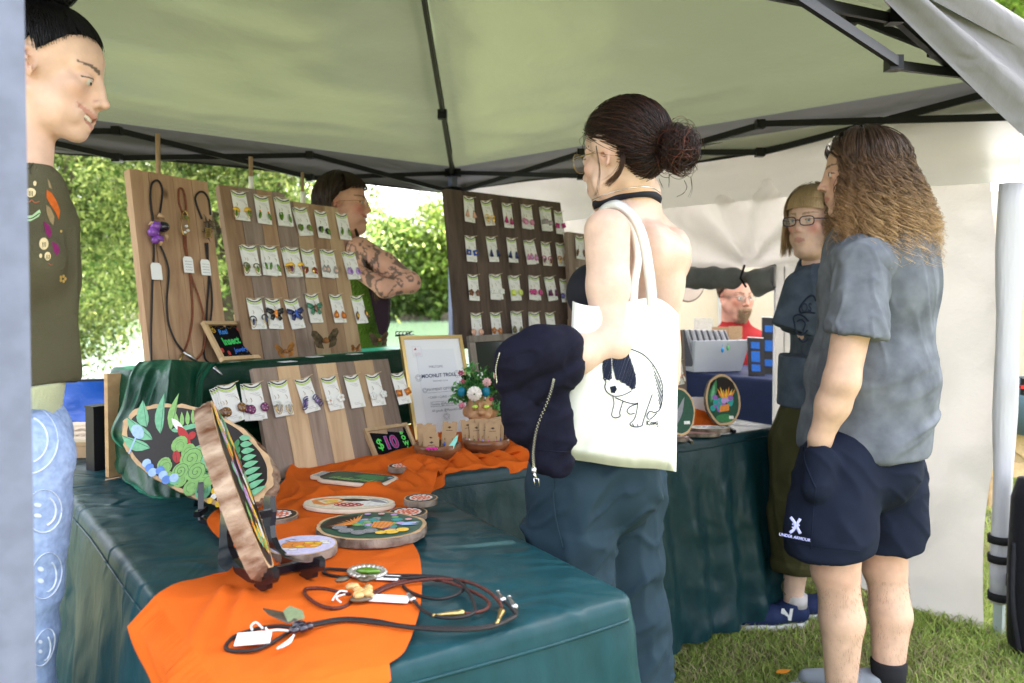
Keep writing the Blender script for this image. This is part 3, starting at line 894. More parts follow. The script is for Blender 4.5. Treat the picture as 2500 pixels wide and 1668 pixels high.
def cloth(name, label, c0, LX, LY, z, drop, mt, foldn=40, amp=.03, ex=None, ey=None, r=.025, n=520, wr=.004, flare=.05, piping=True, seed=0, cat='tablecloth', group=None, taper=0.0):
 """fitted cloth over a table: c0 = near-right corner, ex = -TV (LX), ey = TU (LY)"""
 ex = -TV if ex is None else ex; ey = TU if ey is None else ey
 c0 = np.asarray(c0, float)
 cen = c0 + ex * LX / 2 + ey * LY / 2
 P, N = rrect(LX, LY, r, n)
 rings = []
 ts = np.concatenate([np.linspace(.01, .93, 26), [.96, .98, .995]])
 def world(p2): return cen + p2[:, :1] * (1 + taper * (p2[:, 1:] / LY + .5) / LX) * ex + p2[:, 1:] * ey
 for t in ts:
  q = world(P * t)
  w = wr * (ridge(np.c_[q[:, 0] * 5 + 1.5 * q[:, 1], q[:, 1] * 11, q[:, 0] * 0 + seed], 3, seed) * .6 + fbm(np.c_[q[:, 0] * 3, q[:, 1] * 3, q[:, 0] * 0 + 4], 2, seed))
  q[:, 2] = z + w * np.clip((1 - t) * 12, .25, 1)
  rings.append(q)
 per = np.cumsum(np.r_[0, np.linalg.norm(np.diff(P, axis=0), axis=1)])
 for h, o_ in ((.002, .004), (.008, .010), (.02, .013), (.035, .015)):
  q = world(P + N * o_); q[:, 2] = z - h; rings.append(q)
 for h in np.linspace(.06, drop, 20):
  k = (h / drop)
  f = amp * k ** .75 * (np.sin(per * foldn + 2.5 * vnoise(np.c_[per * 2, per * 0 + k * 1.2, per * 0], seed)) + .5 * vnoise(np.c_[per * foldn * .4, per * 0 + k * 2, per * 0 + 3], seed))
  f += .006 * ridge(np.c_[per * 14 + k * 9, per * 0 + k * 7, per * 0], 2, seed + 3) * (k + .2)
  q = world(P + N * (.015 + flare * k + f)[:, None]); q[:, 2] = z - h; rings.append(q)
 A = np.stack(rings)
 t = thing(name, label, cat, (cen[0], cen[1], 0), group)
 m = MB().grid(np.concatenate([A, A[:, :1]], 1)[::-1])
 mk('cloth', m, mt, t, smooth=True)
 if piping:
  q = world(P + N * .016); q[:, 2] = z - .034 + .004 * np.sin(per * 8)
  mk('seam_piping', MB().tube(np.concatenate([q[::3], q[:1]]), .0028, 6), mt, t, smooth=True)
 return t
def table(label, c0, LX, LY, z, ex=None, ey=None):
 ex = -TV if ex is None else ex; ey = TU if ey is None else ey
 c0 = np.asarray(c0, float); cen = c0 + ex * LX / 2 + ey * LY / 2
 fr = frame((cen[0], cen[1], 0), ex, ey)
 t = thing('folding_table', label, 'table', fr)
 mk('table_top', MB().box((0, 0, z - .025), (LX - .01, LY - .01, .035)), m_grey_table, t, local=True)
 for i in (-1, 1):
  for j in (-1, 1):
   mk('leg', MB().bar((i * (LX / 2 - .07), j * (LY / 2 - .15), 0), (i * (LX / 2 - .07), j * (LY / 2 - .15), z - .04), .028, .028, up=(0, 1, 0)), m_steel_dark, t, local=True)
 return t
C1 = np.array([.205, 1.375, 0])
table('folding table hidden under the long teal satin cloth at the front', C1, .66, 1.86, TZ)
cloth('tablecloth', 'long dark teal satin tablecloth running from the front corner back along the left', C1, .66, 1.86, TZ + .003, .71, m_satin, taper=.20, foldn=26, amp=.012, flare=.05, wr=.0042, seed=2)
C2 = np.array([1.055, 3.135, 0])
table('folding table hidden under the cross table cloth behind the woman with the tote bag', C2, 1.66, .42, TZ)
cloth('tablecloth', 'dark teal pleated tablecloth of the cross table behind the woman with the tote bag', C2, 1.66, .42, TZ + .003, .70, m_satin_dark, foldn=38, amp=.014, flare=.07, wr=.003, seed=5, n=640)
def uv_t1(p):
 d = np.asarray(p)[:2] - C1[:2]
 return float(d @ -TV[:2]), float(d @ TU[:2])
def t1(a, b, z=0):
 p = C1 - TV * a + TU * b; return np.array([p[0], p[1], z])
def rpx(px, py): return uv_t1(WZ(px, py, TZ + .01))
rowsL = [(.78, -.22), (.79, -.02), (.80, .06), (.80, .14), (.79, .22), (.74, .32), rpx(448, 1436), rpx(560, 1405), rpx(585, 1360), rpx(520, 1310), rpx(508, 1284), rpx(560, 1244), rpx(640, 1222), rpx(690, 1188), rpx(705, 1160), rpx(745, 1132), rpx(830, 1100), rpx(930, 1072), rpx(1000, 1052), rpx(1060, 1050), rpx(1150, 1058), rpx(1240, 1052), rpx(1330, 1046)]
rowsR = [(.44, -.24), rpx(925, 1668), rpx(990, 1590), rpx(1024, 1500), rpx(1030, 1420), rpx(1024, 1360), rpx(1004, 1320), rpx(1010, 1290), rpx(1010, 1262), rpx(1030, 1240), rpx(1050, 1215), rpx(1062, 1195), rpx(1072, 1182), rpx(1080, 1172), rpx(1086, 1160), rpx(1093, 1150), rpx(1098, 1140), rpx(1110, 1133), rpx(1135, 1130), rpx(1180, 1127), rpx(1245, 1122), rpx(1330, 1115)]
rowsL, rowsR = np.array(rowsL), np.array(rowsR)
ns, nt_ = 240, 84
def resample(a, n):
 i = np.linspace(0, len(a) - 1, n); k = np.clip(i.astype(int), 0, len(a) - 2); f = i - k
 p0 = a[np.clip(k - 1, 0, len(a) - 1)]; p1 = a[k]; p2 = a[k + 1]; p3 = a[np.clip(k + 2, 0, len(a) - 1)]
 f = f[:, None]
 return .5 * ((2 * p1) + (p2 - p0) * f + (2 * p0 - 5 * p1 + 4 * p2 - p3) * f ** 2 + (-p0 + 3 * p1 - 3 * p2 + p3) * f ** 3)
La, Ra = resample(rowsL, ns), resample(rowsR, ns)
tt = np.linspace(0, 1, nt_)
AB = La[:, None] * (1 - tt[None, :, None]) + Ra[:, None] * tt[None, :, None]
S_ = np.linspace(0, 1, ns)[:, None] + 0 * tt[None]
Tt = tt[None] + 0 * S_
hgt = .0035 + .004 * np.clip(fbm(np.stack([S_ * 14, Tt * 4, 0 * S_], -1), 3, 3), -.6, 1)
gat = np.clip((S_ - .36) / .2, 0, 1)
fold = ridge(np.stack([S_ * 7 + 1.6 * Tt, Tt * 5.5 + .5 * np.sin(S_ * 22), 0 * S_], -1), 3, 11)
hgt += gat * .017 * np.clip(fold + .1, 0, 1.4)
edgeL = np.exp(-Tt / .07); edgeR = np.exp(-(1 - Tt) / .05)
hgt += .016 * edgeL * (.6 + .4 * np.sin(S_ * 60 + 3 * vnoise(np.stack([S_ * 9, Tt * 2, 0 * S_], -1), 2))) * np.clip(S_ * 8, 0, 1) + .010 * edgeR * gat
hgt += .012 * np.exp(-((Tt - .16 - .08 * np.sin(S_ * 8)) / .02) ** 2) * (S_ < .5) + .009 * np.exp(-((Tt - .30 - .25 * (.33 - S_)) / .018) ** 2) * np.exp(-((S_ - .27) / .1) ** 2)
hgt += .010 * np.exp(-((Tt - .50 - .12 * (S_ - .3)) / .015) ** 2) * np.exp(-((S_ - .32) / .05) ** 2)
for (fx, fy, frad) in ((675, 1258, .055), (1027, 1220, .05), (995, 1252, .055), (980, 1141, .05), (909, 1288, .125), (740, 1336, .075), (851, 1229, .115), (860, 1169, .13), (640, 1405, .06), (700, 1420, .05)):
 q = np.array(uv_t1(WZ(fx, fy, TZ + .016))); dd = np.hypot(AB[..., 0] - q[0], (AB[..., 1] - q[1]) * 1.15)
 kk = np.clip((dd - frad) / .03, 0, 1); kk = kk * kk * (3 - 2 * kk); hgt = hgt * kk + .003 * (1 - kk)
Pw = np.empty((ns, nt_, 3))
a_, b_ = AB[..., 0], AB[..., 1]
eL = .665 + .055 * b_
ea = np.clip(a_ - eL, 0, None); eb = np.clip(-b_, 0, None); er = np.clip(-a_, 0, None) * (b_ < .95)
aa, bb = np.minimum(a_, eL + .022), np.maximum(b_, -.022)
base = C1 - TV * aa[..., None] + TU * bb[..., None]
z = TZ + .0105 + np.maximum(hgt, 0)
over = np.maximum(ea, eb)
z = np.where(over > .02, np.minimum(z, TZ - over + .02), z)
wob = (.012 * np.sin(S_ * 55 + Tt * 20) + .01 * np.sin(Tt * 60)) * np.clip(over * 6, 0, 1)
base = base + (-TV)[None, None] * ((ea > .02) * (.02 + wob + hgt * .8))[..., None] + (-TU)[None, None] * ((eb > .02) * (.02 + wob))[..., None]
Pw[...] = base; Pw[..., 2] = z
runner = thing('orange_runner', 'crumpled orange gauze runner winding along the teal tables', 'table runner', (C1[0], C1[1], TZ))
m = MB().grid(Pw); P2 = Pw.copy(); P2[..., 2] -= .0016
mk('cloth', m, m_orange, runner, smooth=True)
h0 = [WZ(px, py, TZ + .012) for px, py in ((1020, 1176), (1060, 1158), (1095, 1143), (1140, 1136), (1190, 1132), (1245, 1127), (1300, 1122), (1350, 1118))]
hp = resample(np.array(h0), 90)
k = np.linspace(0, 1, 90)
cols_ = []
for j in range(12):
 w = j / 11
 q = hp.copy()
 q[:, 2] += .006 * np.sin(k * 30) * (1 - w) + .012 * math.sin(w * 3.1) - w * (.050 - .018 * np.abs(np.sin(k * 5)) - .02 * k)
 q += -TU * (.012 + .016 * w + .008 * np.sin(k * 46) * w)[:, None]
 cols_.append(q)
for j in range(8):
 w = (j + 1) / 8
 q = hp.copy() + TU * (.16 * w); q[:, 2] += .006 * np.sin(k * 30) + .02 * math.sin(w * 3.1) * (1 + .5 * np.sin(k * 17)) + .006 * np.sin(k * 60 + w * 5)
 cols_.insert(0, q)
mk('folded_edge', MB().grid(np.stack(cols_, 1)), m_orange, runner, smooth=True)
SW = unit((.60, .80, 0)); SN = unit((-.80, .60, 0))      # along the riser / away from the stall front
S0 = np.array([-1.075, 2.27, 0])
SZ = 1.052
riser_len, riser_dep = 1.12, .10
fr = frame((S0[0], S0[1], TZ), SW, SN)
rt = thing('display_riser', 'wooden riser under the green velvet cover', 'riser', fr)
m_pine = wood('pine_board', (.58, .38, .19), (.42, .25, .12), knots=False)
m_tan = wood('tan_board', (.45, .29, .17), (.27, .15, .085))
m_greyw = wood('grey_board', (.33, .25, .20), (.17, .115, .085))
m_lightw = wood('light_board', (.60, .43, .26), (.42, .27, .15))
m_darkw = wood('dark_board', (.15, .10, .075), (.055, .036, .027))
m_edge = wood('pale_edge', (.55, .37, .22), (.4, .25, .14), knots=False)
mk('shelf_board', MB().box((riser_len / 2, riser_dep / 2, SZ - TZ - .022), (riser_len, riser_dep, .018)), m_pine, rt, local=True)
for x in (.02, riser_len - .02): mk('side_panel', MB().box((x, riser_dep / 2, (SZ - TZ - .032) / 2), (.02, riser_dep - .01, SZ - TZ - .034)), m_pine, rt, local=True)
pe = thing('end_panel', 'bare upright pine panel left of the green velvet', 'panel', frame(WZ(296, 1168, TZ), SW, SN))
mk('panel', MB().box((0, .02, .15), (.06, .02, .30)), m_pine, pe, local=True)
mk('foot', MB().tube([(-.05, -.01, .004), (.03, -.01, .004)], .004, 8), m_edge, pe, local=True, smooth=True)
cloth('velvet_cover', 'crushed dark green velvet draped over the riser', S0 - SN * .02 + SW * (riser_len + .01), riser_len + .02, riser_dep + .04, SZ, .29, m_velvet, foldn=22, amp=.012, ex=-SW, ey=SN, flare=.01, piping=False, wr=.002, seed=9, n=400, cat='velvet cover')
vt = thing('velvet_swag', 'bunched green velvet hanging over the left end of the riser down to the table', 'velvet drape', (S0[0], S0[1], TZ))
top = [W(344, 884, 2.33), W(392, 878, 2.29), W(452, 880, 2.27), W(530, 886, 2.36)]
rows = [(top),
  [W(322, 915, 2.27), W(385, 910, 2.22), W(455, 925, 2.23), W(500, 930, 2.33)],
  [W(300, 990, 2.22), W(370, 985, 2.15), W(450, 1000, 2.18), W(500, 1010, 2.33)],
  [W(272, 1056, 2.20), W(345, 1068, 2.11), W(450, 1070, 2.15), W(505, 1080, 2.3)],
  [W(296, 1100, 2.27), W(360, 1095, 2.17), W(450, 1110, 2.18), W(520, 1120, 2.3)],
  [W(296, 1150, 2.27), W(360, 1150, 2.12), W(450, 1160, 2.12), W(540, 1160, 2.26)],
  [W(318, 1192, 2.20), W(372, 1204, 2.06), W(460, 1208, 2.06), W(560, 1190, 2.2)],
  [W(342, 1213, 2.06), W(390, 1215, 2.03), W(470, 1217, 2.03), W(570, 1200, 2.15)]]
A = np.array(rows)
A = np.stack([resample(A[i], 70) for i in range(len(rows))]); A = np.stack([resample(A[:, j], 90) for j in range(70)], 1)
ii = np.linspace(0, 1, 90)[:, None]; jj = np.linspace(0, 1, 70)[None]
rid = .022 * ridge(np.stack([jj * 5 + .9 * ii + 0 * ii, ii * 1.6 + 0 * jj, 0 * ii + 0 * jj], -1), 2, 31) + .012 * fbm(np.stack([jj * 7 + 0 * ii, ii * 6 + 0 * jj, 0 * ii + 0 * jj], -1), 2, 6)
A += np.array([.25, -.95, .1]) * rid[..., None]
A[..., 2] = np.maximum(A[..., 2], TZ + .006)
mk('velvet', MB().grid(A), m_velvet, vt, smooth=True)
m_black_card = mat('black_card', (.012, .011, .014), .5)
bx = thing('black_box', 'upright black box behind the pine panel', 'box', frame(WZ(276, 1150, TZ), SW, SN))
mk('body', MB().box((-.01, .045, .095), (.07, .05, .19)), m_black_card, bx, local=True); mk('lid_rim', MB().box((-.01, .045, .192), (.074, .054, .006)), m_black_card, bx, local=True)
m_card = mat('cardboard', (.42, .28, .17), .8, bump=.15, bs=90, bd=.001, var=.06, vs=20)
m_card_in = mat('pale_cardboard', (.62, .50, .38), .8, var=.05, vs=20)
q = WZ(262, 1122, TZ); fr = frame(q, TV, TU)
cb = thing('cardboard_box', 'flat printed cardboard box on the teal cloth at the left', 'cardboard box', frame(WZ(268, 1118, TZ + .008), unit((.98, .05, 0)), (0, 1, 0)))
mk('tray', MB().box((-.17, .17, .0245), (.34, .34, .049)), m_card, cb, local=True)
mk('lid', MB().box((-.17, .17, .055), (.346, .346, .010)), m_card_in, cb, local=True)
mk('tab', MB().box((-.07, -.0015, .045), (.10, .003, .012)), m_card, cb, local=True)
m_ink_brown = mat('brown_print', (.28, .19, .12), .8)
b = MB()
for rr in (.11, .10, .08): b.stroke([(-.17 + rr * math.cos(a), .17 + rr * math.sin(a)) for a in np.linspace(0, 6.283, 40)], .003, .0606)
text_mb('FRESH', .07, Matrix.Translation((-.17, .17, .0600)), b, bold=.002)
text_mb('RECYCLE', .035, Matrix.Translation((-.17, .06, .0600)), b)
mk('print', b, m_ink_brown, cb, local=True)
m_tarp = mat('blue_tarp', (.012, .10, .55), .32, bump=.5, bs=9, bd=.02, spec=.6)
tp = thing('blue_tarp', 'bright blue tarp stretched behind the stall at the water side', 'tarp', (-1.9, 3.6, 0))
u = np.linspace(0, 1, 50)[:, None]; w = np.linspace(0, 1, 30)[None]
P = np.empty((50, 30, 3)); P[..., 0] = -3.3 + 1.9 * u + 0 * w; P[..., 1] = 3.75 + .1 * w + 0 * u; P[..., 2] = .845 - .84 * w + .02 * u
P[..., 1] += .05 * ridge(np.stack([u * 5 + w, w * 6 + 0 * u, 0 * u + 0 * w], -1), 3, 8)
P[..., 2] += .01 * np.sin(u * 9)
mk('sheet', MB().grid(P), m_tarp, tp, smooth=True); mk('rope_hem', MB().tube(P[:, 0], .006, 6), m_steel_dark, tp, smooth=True)
# ================================================================= boards of planks
def board(name, label, BL, TL, TR, th, widths, mats_, yshift=None, edge=None, cat='display board', group=None):
 BL, TL, TR = map(lambda p: np.asarray(p, float), (BL, TL, TR))
 fr = frame(BL, TR - TL, TL - BL)
 x = np.array(fr.col[0][:3]); H = np.linalg.norm(TL - BL); Wd = np.linalg.norm(TR - TL)
 t = thing(name, label, cat, fr, group)
 tot = sum(widths); a = 0
 for i, w in enumerate(widths):
  w = w / tot * Wd
  h = H + (yshift[i] if yshift else 0)
  dz = (.0016 if i % 2 else 0) + .0005 * (i % 3)
  o = mk('plank', MB().box((0, 0, -th / 2), (w - .0014, h, th)), mats_[i % len(mats_)], t, local=True)
  o.location = (a + w / 2, h / 2, dz)
  a += w
 for yy in (.25, .8):
  mk('cleat', MB().box((Wd / 2, H * yy, -th - .0095), (Wd * .94, .03, .018)), m_pine, t, local=True)
 return t, fr
twoA = [1.1, 1, 1]
bA, fA = board('necklace_board', 'tall cedar board with three cord necklaces hanging on it', W(368, 893, 2.30), W(323, 413, 2.41), W(513, 447, 2.63), .03, [.9, 1.2, 1, .9], [m_tan, m_tan, m_tan, m_tan], group='wooden jewelry boards')
bB, fB = board('earring_board', 'taller plank board of beetle earrings, second from the left', W(600, 882, 2.555), W(541, 452, 2.69), W(700, 473, 2.88), .026, [1, 1.1, .9, .8], [m_tan, m_greyw, m_tan, m_greyw], group='wooden jewelry boards')
bC, fC = board('earring_board', 'slightly lower plank board of drop and wing earrings, third from the left', W(738, 869, 2.74), W(703, 492, 2.875), W(845, 511, 3.08), .024, [.8, .9, 1, .9], [m_greyw, m_lightw, m_tan, m_lightw], group='wooden jewelry boards')
bD, fD = board('earring_board', 'dark stained plank board of colourful earrings right of the tent post', W(1122, 852, 3.16), W(1104, 463, 3.25), W(1380, 497, 3.72), .026, [1, 1.1, 1, 1.1, 1], [m_darkw] * 5, group='wooden jewelry boards')
bE, fE = board('earring_board', 'brown plank board mostly hidden behind the woman with the tote bag', W(1400, 860, 3.55), W(1388, 566, 3.62), W(1560, 590, 3.95), .024, [1, 1], [m_greyw, m_darkw], group='wooden jewelry boards')
bL, fL = board('earring_board', 'wide low board of alternating pale and grey planks under the velvet shelf', W(664, 1174, 2.235), W(640, 900, 2.33), W(966, 876, 2.70), .018, [1.05, 1, .8, 1, .9, 1, .9], [m_greyw, m_lightw, m_greyw, m_lightw, m_greyw, m_lightw, m_greyw], group='wooden jewelry boards')
# ================================================================= cards of earrings
PM = {}
def pm(c, rough=.65, metal=0, coat=0, tag_=''):
 k = (tuple(round(x, 3) for x in c), rough, metal, coat)
 if k not in PM:
  PM[k] = mat('paint_%d' % len(PM), c, rough, metal, coat=coat, var=.13, vs=110)
 return PM[k]
GOLD = mat('gold_wire', (.75, .50, .16), .25, metal=1)
m_cardw = mat('card_white', (.78, .77, .74), .55)
m_c_green = pm((.45, .62, .10)); m_c_dark = pm((.05, .06, .05)); m_c_grey = pm((.42, .42, .42))
COL = dict(beetle=(.10, .22, .015), yellow=(.85, .50, .03), orange=(.8, .25, .03), red=(.22, .02, .015), purple=(.22, .07, .38), violet=(.10, .08, .22), pink=(.62, .22, .36), magenta=(.45, .02, .17),
  peach=(.75, .42, .30), blue=(.02, .08, .42), navy=(.02, .03, .12), white=(.8, .8, .76), amber=(.45, .14, .02), brown=(.16, .07, .03), grey=(.35, .33, .32), lilac=(.45, .30, .60), black=(.02, .02, .022),
  gold=(.75, .50, .16), green=(.05, .20, .12), lime=(.55, .65, .08), olive=(.16, .15, .05), plum=(.14, .03, .10), clear=(.7, .7, .68))
def jm(k):
 if k == 'gold': return GOLD
 return mat('jewel_' + k, COL[k], .18, metal=.35 if k in ('beetle',) else 0, coat=.6)
def ellip(mb, c, r, n=8, m=8, rot=0.0):
 th = np.linspace(0, math.pi, m); ph = np.linspace(0, 2 * math.pi, n, endpoint=False)
 P = np.stack([np.outer(np.sin(th), np.cos(ph)) * r[0], np.outer(np.cos(th), np.ones(n)) * r[1], np.outer(np.sin(th), np.sin(ph)) * r[2]], -1)
 cr, sr = math.cos(rot), math.sin(rot)
 P[..., 0], P[..., 1] = P[..., 0] * cr - P[..., 1] * sr, P[..., 0] * sr + P[..., 1] * cr
 mb.grid(P + np.asarray(c), close=True)
def circ(cx, cy, r, n=16, ry=None, a0=0, a1=2 * math.pi, rot=0):
 a = np.linspace(a0, a1, n, endpoint=(abs(a1 - a0) < 6.28))
 x, y = r * np.cos(a), (ry or r) * np.sin(a)
 return [(cx + p * math.cos(rot) - q * math.sin(rot), cy + p * math.sin(rot) + q * math.cos(rot)) for p, q in zip(x, y)]
def leafp(x0, y0, x1, y1, w, n=6, curve=0.0):
 """leaf outline from base to tip"""
 d = np.array([x1 - x0, y1 - y0]); L = np.linalg.norm(d); d /= L; nn = np.array([-d[1], d[0]])
 t = np.linspace(0, 1, n + 1); ww = w * np.sin(np.pi * t ** .8)
 c = np.array([[x0, y0]]) + np.outer(t * L, d) + np.outer(np.sin(np.pi * t) * curve, nn)
 a = c + nn * ww[:, None]; b = c - nn * ww[:, None]
 return [tuple(p) for p in a[:-1]] + [tuple(p) for p in b[::-1][:-1]]
def earring_mesh(kind, c1, c2, side, key):
 """one earring, hanging from (0,0)"""
 b = MB()
 b.cur = 0; b.tube([(0, .012, .002), (.0025, .004, .004), (0, 0, .004)], .0007, 4)
 y = -.004
 if kind in ('dome', 'arch'):
  b.cur = 1
  if kind == 'dome': b.prism([(p, q) for p, q in circ(0, y - .012, .012, 10, a0=0, a1=math.pi)], .003, .0055)
  else: b.tube([(p, q, .004) for p, q in circ(0, y - .014, .0105, 12, a0=-.2, a1=math.pi + .2)], .0018, 5)
  b.cur = 0
  for rr in (.010, .007): b.tube([(p, q, .005) for p, q in circ(0, y - .013, rr, 10, ry=rr * 2.6, a0=math.pi, a1=2 * math.pi)], .0008, 4)
  b.cur = 2; ellip(b, (0, y - .022, .006), (.0038, .011, .0035))
 elif kind == 'beetle':
  b.cur = 1; ellip(b, (0, y - .003, .005), (.003, .003, .003)); b.cur = 2; ellip(b, (0, y - .018, .006), (.0045, .013, .004), rot=.12 * side)
 elif kind == 'beetles':
  b.cur = 1; b.prism(circ(0, y - .016, .010, 9, ry=.011), .003, .005); b.cur = 2; ellip(b, (.002, y - .018, .007), (.0045, .013, .004), rot=.2 * side)
 elif kind == 'drop':
  b.cur = 1; b.prism([(p, q - .002 + y) for p, q in ((0, 0), (.004, -.006), (.009, -.014), (.0095, -.021), (.005, -.027), (-.005, -.027), (-.0095, -.021), (-.009, -.014), (-.004, -.006))], .002, .0055)
  b.cur = 2; ellip(b, (.001, y - .019, .006), (.0045, .006, .002))
 elif kind == 'disc':
  b.cur = 1; ellip(b, (0, y - .015, .005), (.0125, .0125, .0045), 10, 7); b.cur = 2
  for k in range(5): ellip(b, (.007 * math.cos(k * 1.26), y - .015 + .007 * math.sin(k * 1.26), .008), (.002, .002, .0015), 5, 4)
 elif kind == 'flower':
  b.cur = 1
  for k in range(5): ellip(b, (.0075 * math.cos(k * 1.257 + .3), y - .014 + .0075 * math.sin(k * 1.257 + .3), .005), (.0058, .0058, .003), 7, 5)
  b.cur = 2; ellip(b, (0, y - .014, .008), (.003, .003, .002), 6, 5)
 elif kind == 'tassel':
  b.cur = 1; b.prism([(0, y), (.003, y - .006), (.0085, y - .026), (.004, y - .024), (0, y - .028), (-.004, y - .024), (-.0085, y - .026), (-.003, y - .006)], .002, .007)
  b.cur = 2; ellip(b, (0, y - .001, .005), (.0028, .0028, .0028), 6, 5)
 elif kind == 'wing':
  s_ = side; b.cur = 1; b.prism([(0, y), (.006 * s_, y - .008), (.008 * s_, y - .022), (.003 * s_, y - .034), (-.003 * s_, y - .026), (-.005 * s_, y - .012)], .003, .0055)
  b.cur = 2; b.fill([(.001 * s_, y - .008), (.004 * s_, y - .014), (.002 * s_, y - .024), (-.002 * s_, y - .018)], .0059)
 elif kind == 'square':
  b.cur = 1; b.prism([(-.010, y), (.010, y + .002), (.011, y - .018), (-.009, y - .02)], .002, .0055); b.cur = 2; b.fill(circ(0, y - .010, .004, 7), .006)
 elif kind == 'coil':
  b.cur = 1
  for k in range(5): b.tube([(p, q, .004 + .002 * (k % 2)) for p, q in circ(.002 * k * side, y - .006 - .006 * k, .009, 8, ry=.004, rot=.5)], .0016, 4)
  b.cur = 2; ellip(b, (0, y - .018, .007), (.003, .004, .003), 6, 5)
 elif kind == 'butterfly':
  for s_ in (-1, 1):
   b.cur = 1; b.prism([(0, y - .004), (.010 * s_, y + .004), (.024 * s_, y + .008), (.026 * s_, y - .004), (.014 * s_, y - .012)], .004 + .001 * s_, .0065 + .001 * s_)
   b.prism([(0, y - .010), (.014 * s_, y - .012), (.018 * s_, y - .024), (.010 * s_, y - .029), (.003 * s_, y - .018)], .0045, .006)
  b.cur = 2; ellip(b, (0, y - .010, .008), (.005, .012, .004))
 if key in EM: return EM[key]
 me = mk('earring_' + kind, b, [GOLD, jm(c1), jm(c2)], mesh_only=True, smooth=True)
 EM[key] = me
 return me
EM = {}
def card_mesh():
 W_, H_ = .0275, .108
 c = MB(); c.prism([(-W_, 0), (-W_ * .55, 0), (-.004, -.006), (.004, -.006), (W_ * .55, 0), (W_, 0), (W_, -H_), (-W_, -H_)], 0, .0009)
 h = MB()
 def wave(y0, w, k):
  xs = np.linspace(-W_ * .98, W_ * .98, 13)
  h.cur = k; h.stroke([(x, y0 - .011 * (1 - (x / W_) ** 2)) for x in xs], w, .0013 + k * .0002)
 wave(-.0022, .0042, 0); wave(-.0085, .0042, 1); wave(-.0125, .0012, 2)
 p = MB()
 for yy, a, bb in ((-.030, -.012, .016), (-.034, -.004, .020), (-.038, .004, .018), (-.092, -.014, .008), (-.097, -.012, .012)):
  xs = np.linspace(a, bb, 9); p.stroke([(x, yy + .0009 * math.sin(x * 2500)) for x in xs], .0011, .0013)
 for rr in (.010, .007, .0045): p.cur = 1 if rr == .007 else 0; p.stroke(circ(.020, -.106, rr, 8, a0=math.pi / 2 + .1, a1=math.pi - .1), .0012, .0013)
 return (mk('card', c, m_cardw, mesh_only=True), mk('header', h, [m_c_dark, m_c_green, m_c_grey], mesh_only=True), mk('print', p, [m_c_grey, m_c_green], mesh_only=True))
CM = card_mesh()
m_twine = mat('twine', (.55, .42, .26), .8)
tw = MB().tube([(-.03, -.001, .004), (0, -.004, .006), (.036, .003, .004)], .0011, 4)
TWM = mk('twine', tw, m_twine, mesh_only=True)
def link(name, me, par, m=None):
 o = bpy.data.objects.new(name, me); col.objects.link(o); o.parent = par
 if m is not None: o.matrix_local = m
 MW[o.name] = MW[par.name].copy()
 return o
ORD = ['first', 'second', 'third', 'fourth', 'fifth', 'sixth', 'seventh', 'eighth']
def cards(rows, fr, conv, boardname, grp, sc_=1.0):
 x = np.array(fr.col[0][:3]); y = np.array(fr.col[1][:3]); z = np.array(fr.col[2][:3]); o = np.array(fr.translation)
 for rname, row in rows:
  for i, (X, Y, kind, c1, c2, nst, tilt, desc) in enumerate(row):
   px, py = conv(X, Y)
   p = WP(px, py, o + z * .003, z)
   a = R(tilt + random.uniform(-2.6, 2.6))
   m = frame(p, x * math.cos(a) + y * math.sin(a), -x * math.sin(a) + y * math.cos(a)) @ Matrix.Scale(sc_, 4) @ Matrix.Rotation(R(-3), 4, 'X')
   n_in = 'in' if len(row) > 1 else 'in'
   t = thing('earring_card', f'{desc} earrings on card, {ORD[i]} in {rname} row of {boardname}', 'earring card', m, grp)
   for k in range(nst):
    q = nst - 1 - k
    mm = Matrix.Translation((-.0062 * q, -.001 * q, .0035 * (nst - 1 - q) + .001)) @ Matrix.Rotation(R(-4.0 * q if (i % 2) else 1.5 * q), 4, 'Z')
    link('card', CM[0], t, mm); link('header', CM[1], t, mm)
    if q == 0: link('print', CM[2], t, mm)
    if k < nst - 1 and kind != 'none':
     link('earring', earring_mesh(kind, c1, c2, 1, (kind, c1, c2, 1)), t, mm @ Matrix.Translation((-.018, -.055, .002)))
   link('twine', TWM, t, Matrix.Translation((0, 0, .0035 * nst)))
   if kind == 'none': continue
   top = .0035 * (nst - 1) + .003
   if kind == 'butterfly':
    link('brooch', earring_mesh(kind, c1, c2, 1, (kind, c1, c2, 1)), t, Matrix.Translation((0, -.040, top)) @ Matrix.Scale(1.25, 4))
   else:
    for s_ in (-1, 1):
     jj = random.uniform(-.004, .004)
     link('earring', earring_mesh(kind, c1, c2, s_, (kind, c1, c2, s_)), t, Matrix.Translation((.0155 * s_ + jj, -.056 + jj, top)) @ Matrix.Rotation(.15 * s_ + jj * 30, 4, 'Z') @ Matrix.Scale(1.12, 4))
z2 = lambda X, Y: (300 + X * .3445, 380 + Y * .3445)
z3 = lambda X, Y: (250 + X * .383, 850 + Y * .383)
z4 = lambda X, Y: (350 + X * .5106, 1150 + Y * .5106)
z5 = lambda X, Y: (850 + X * .287, 750 + Y * .287)
z6 = lambda X, Y: (1050 + X * .4018, 220 + Y * .4018)
g1 = 'earring cards on the plank boards'
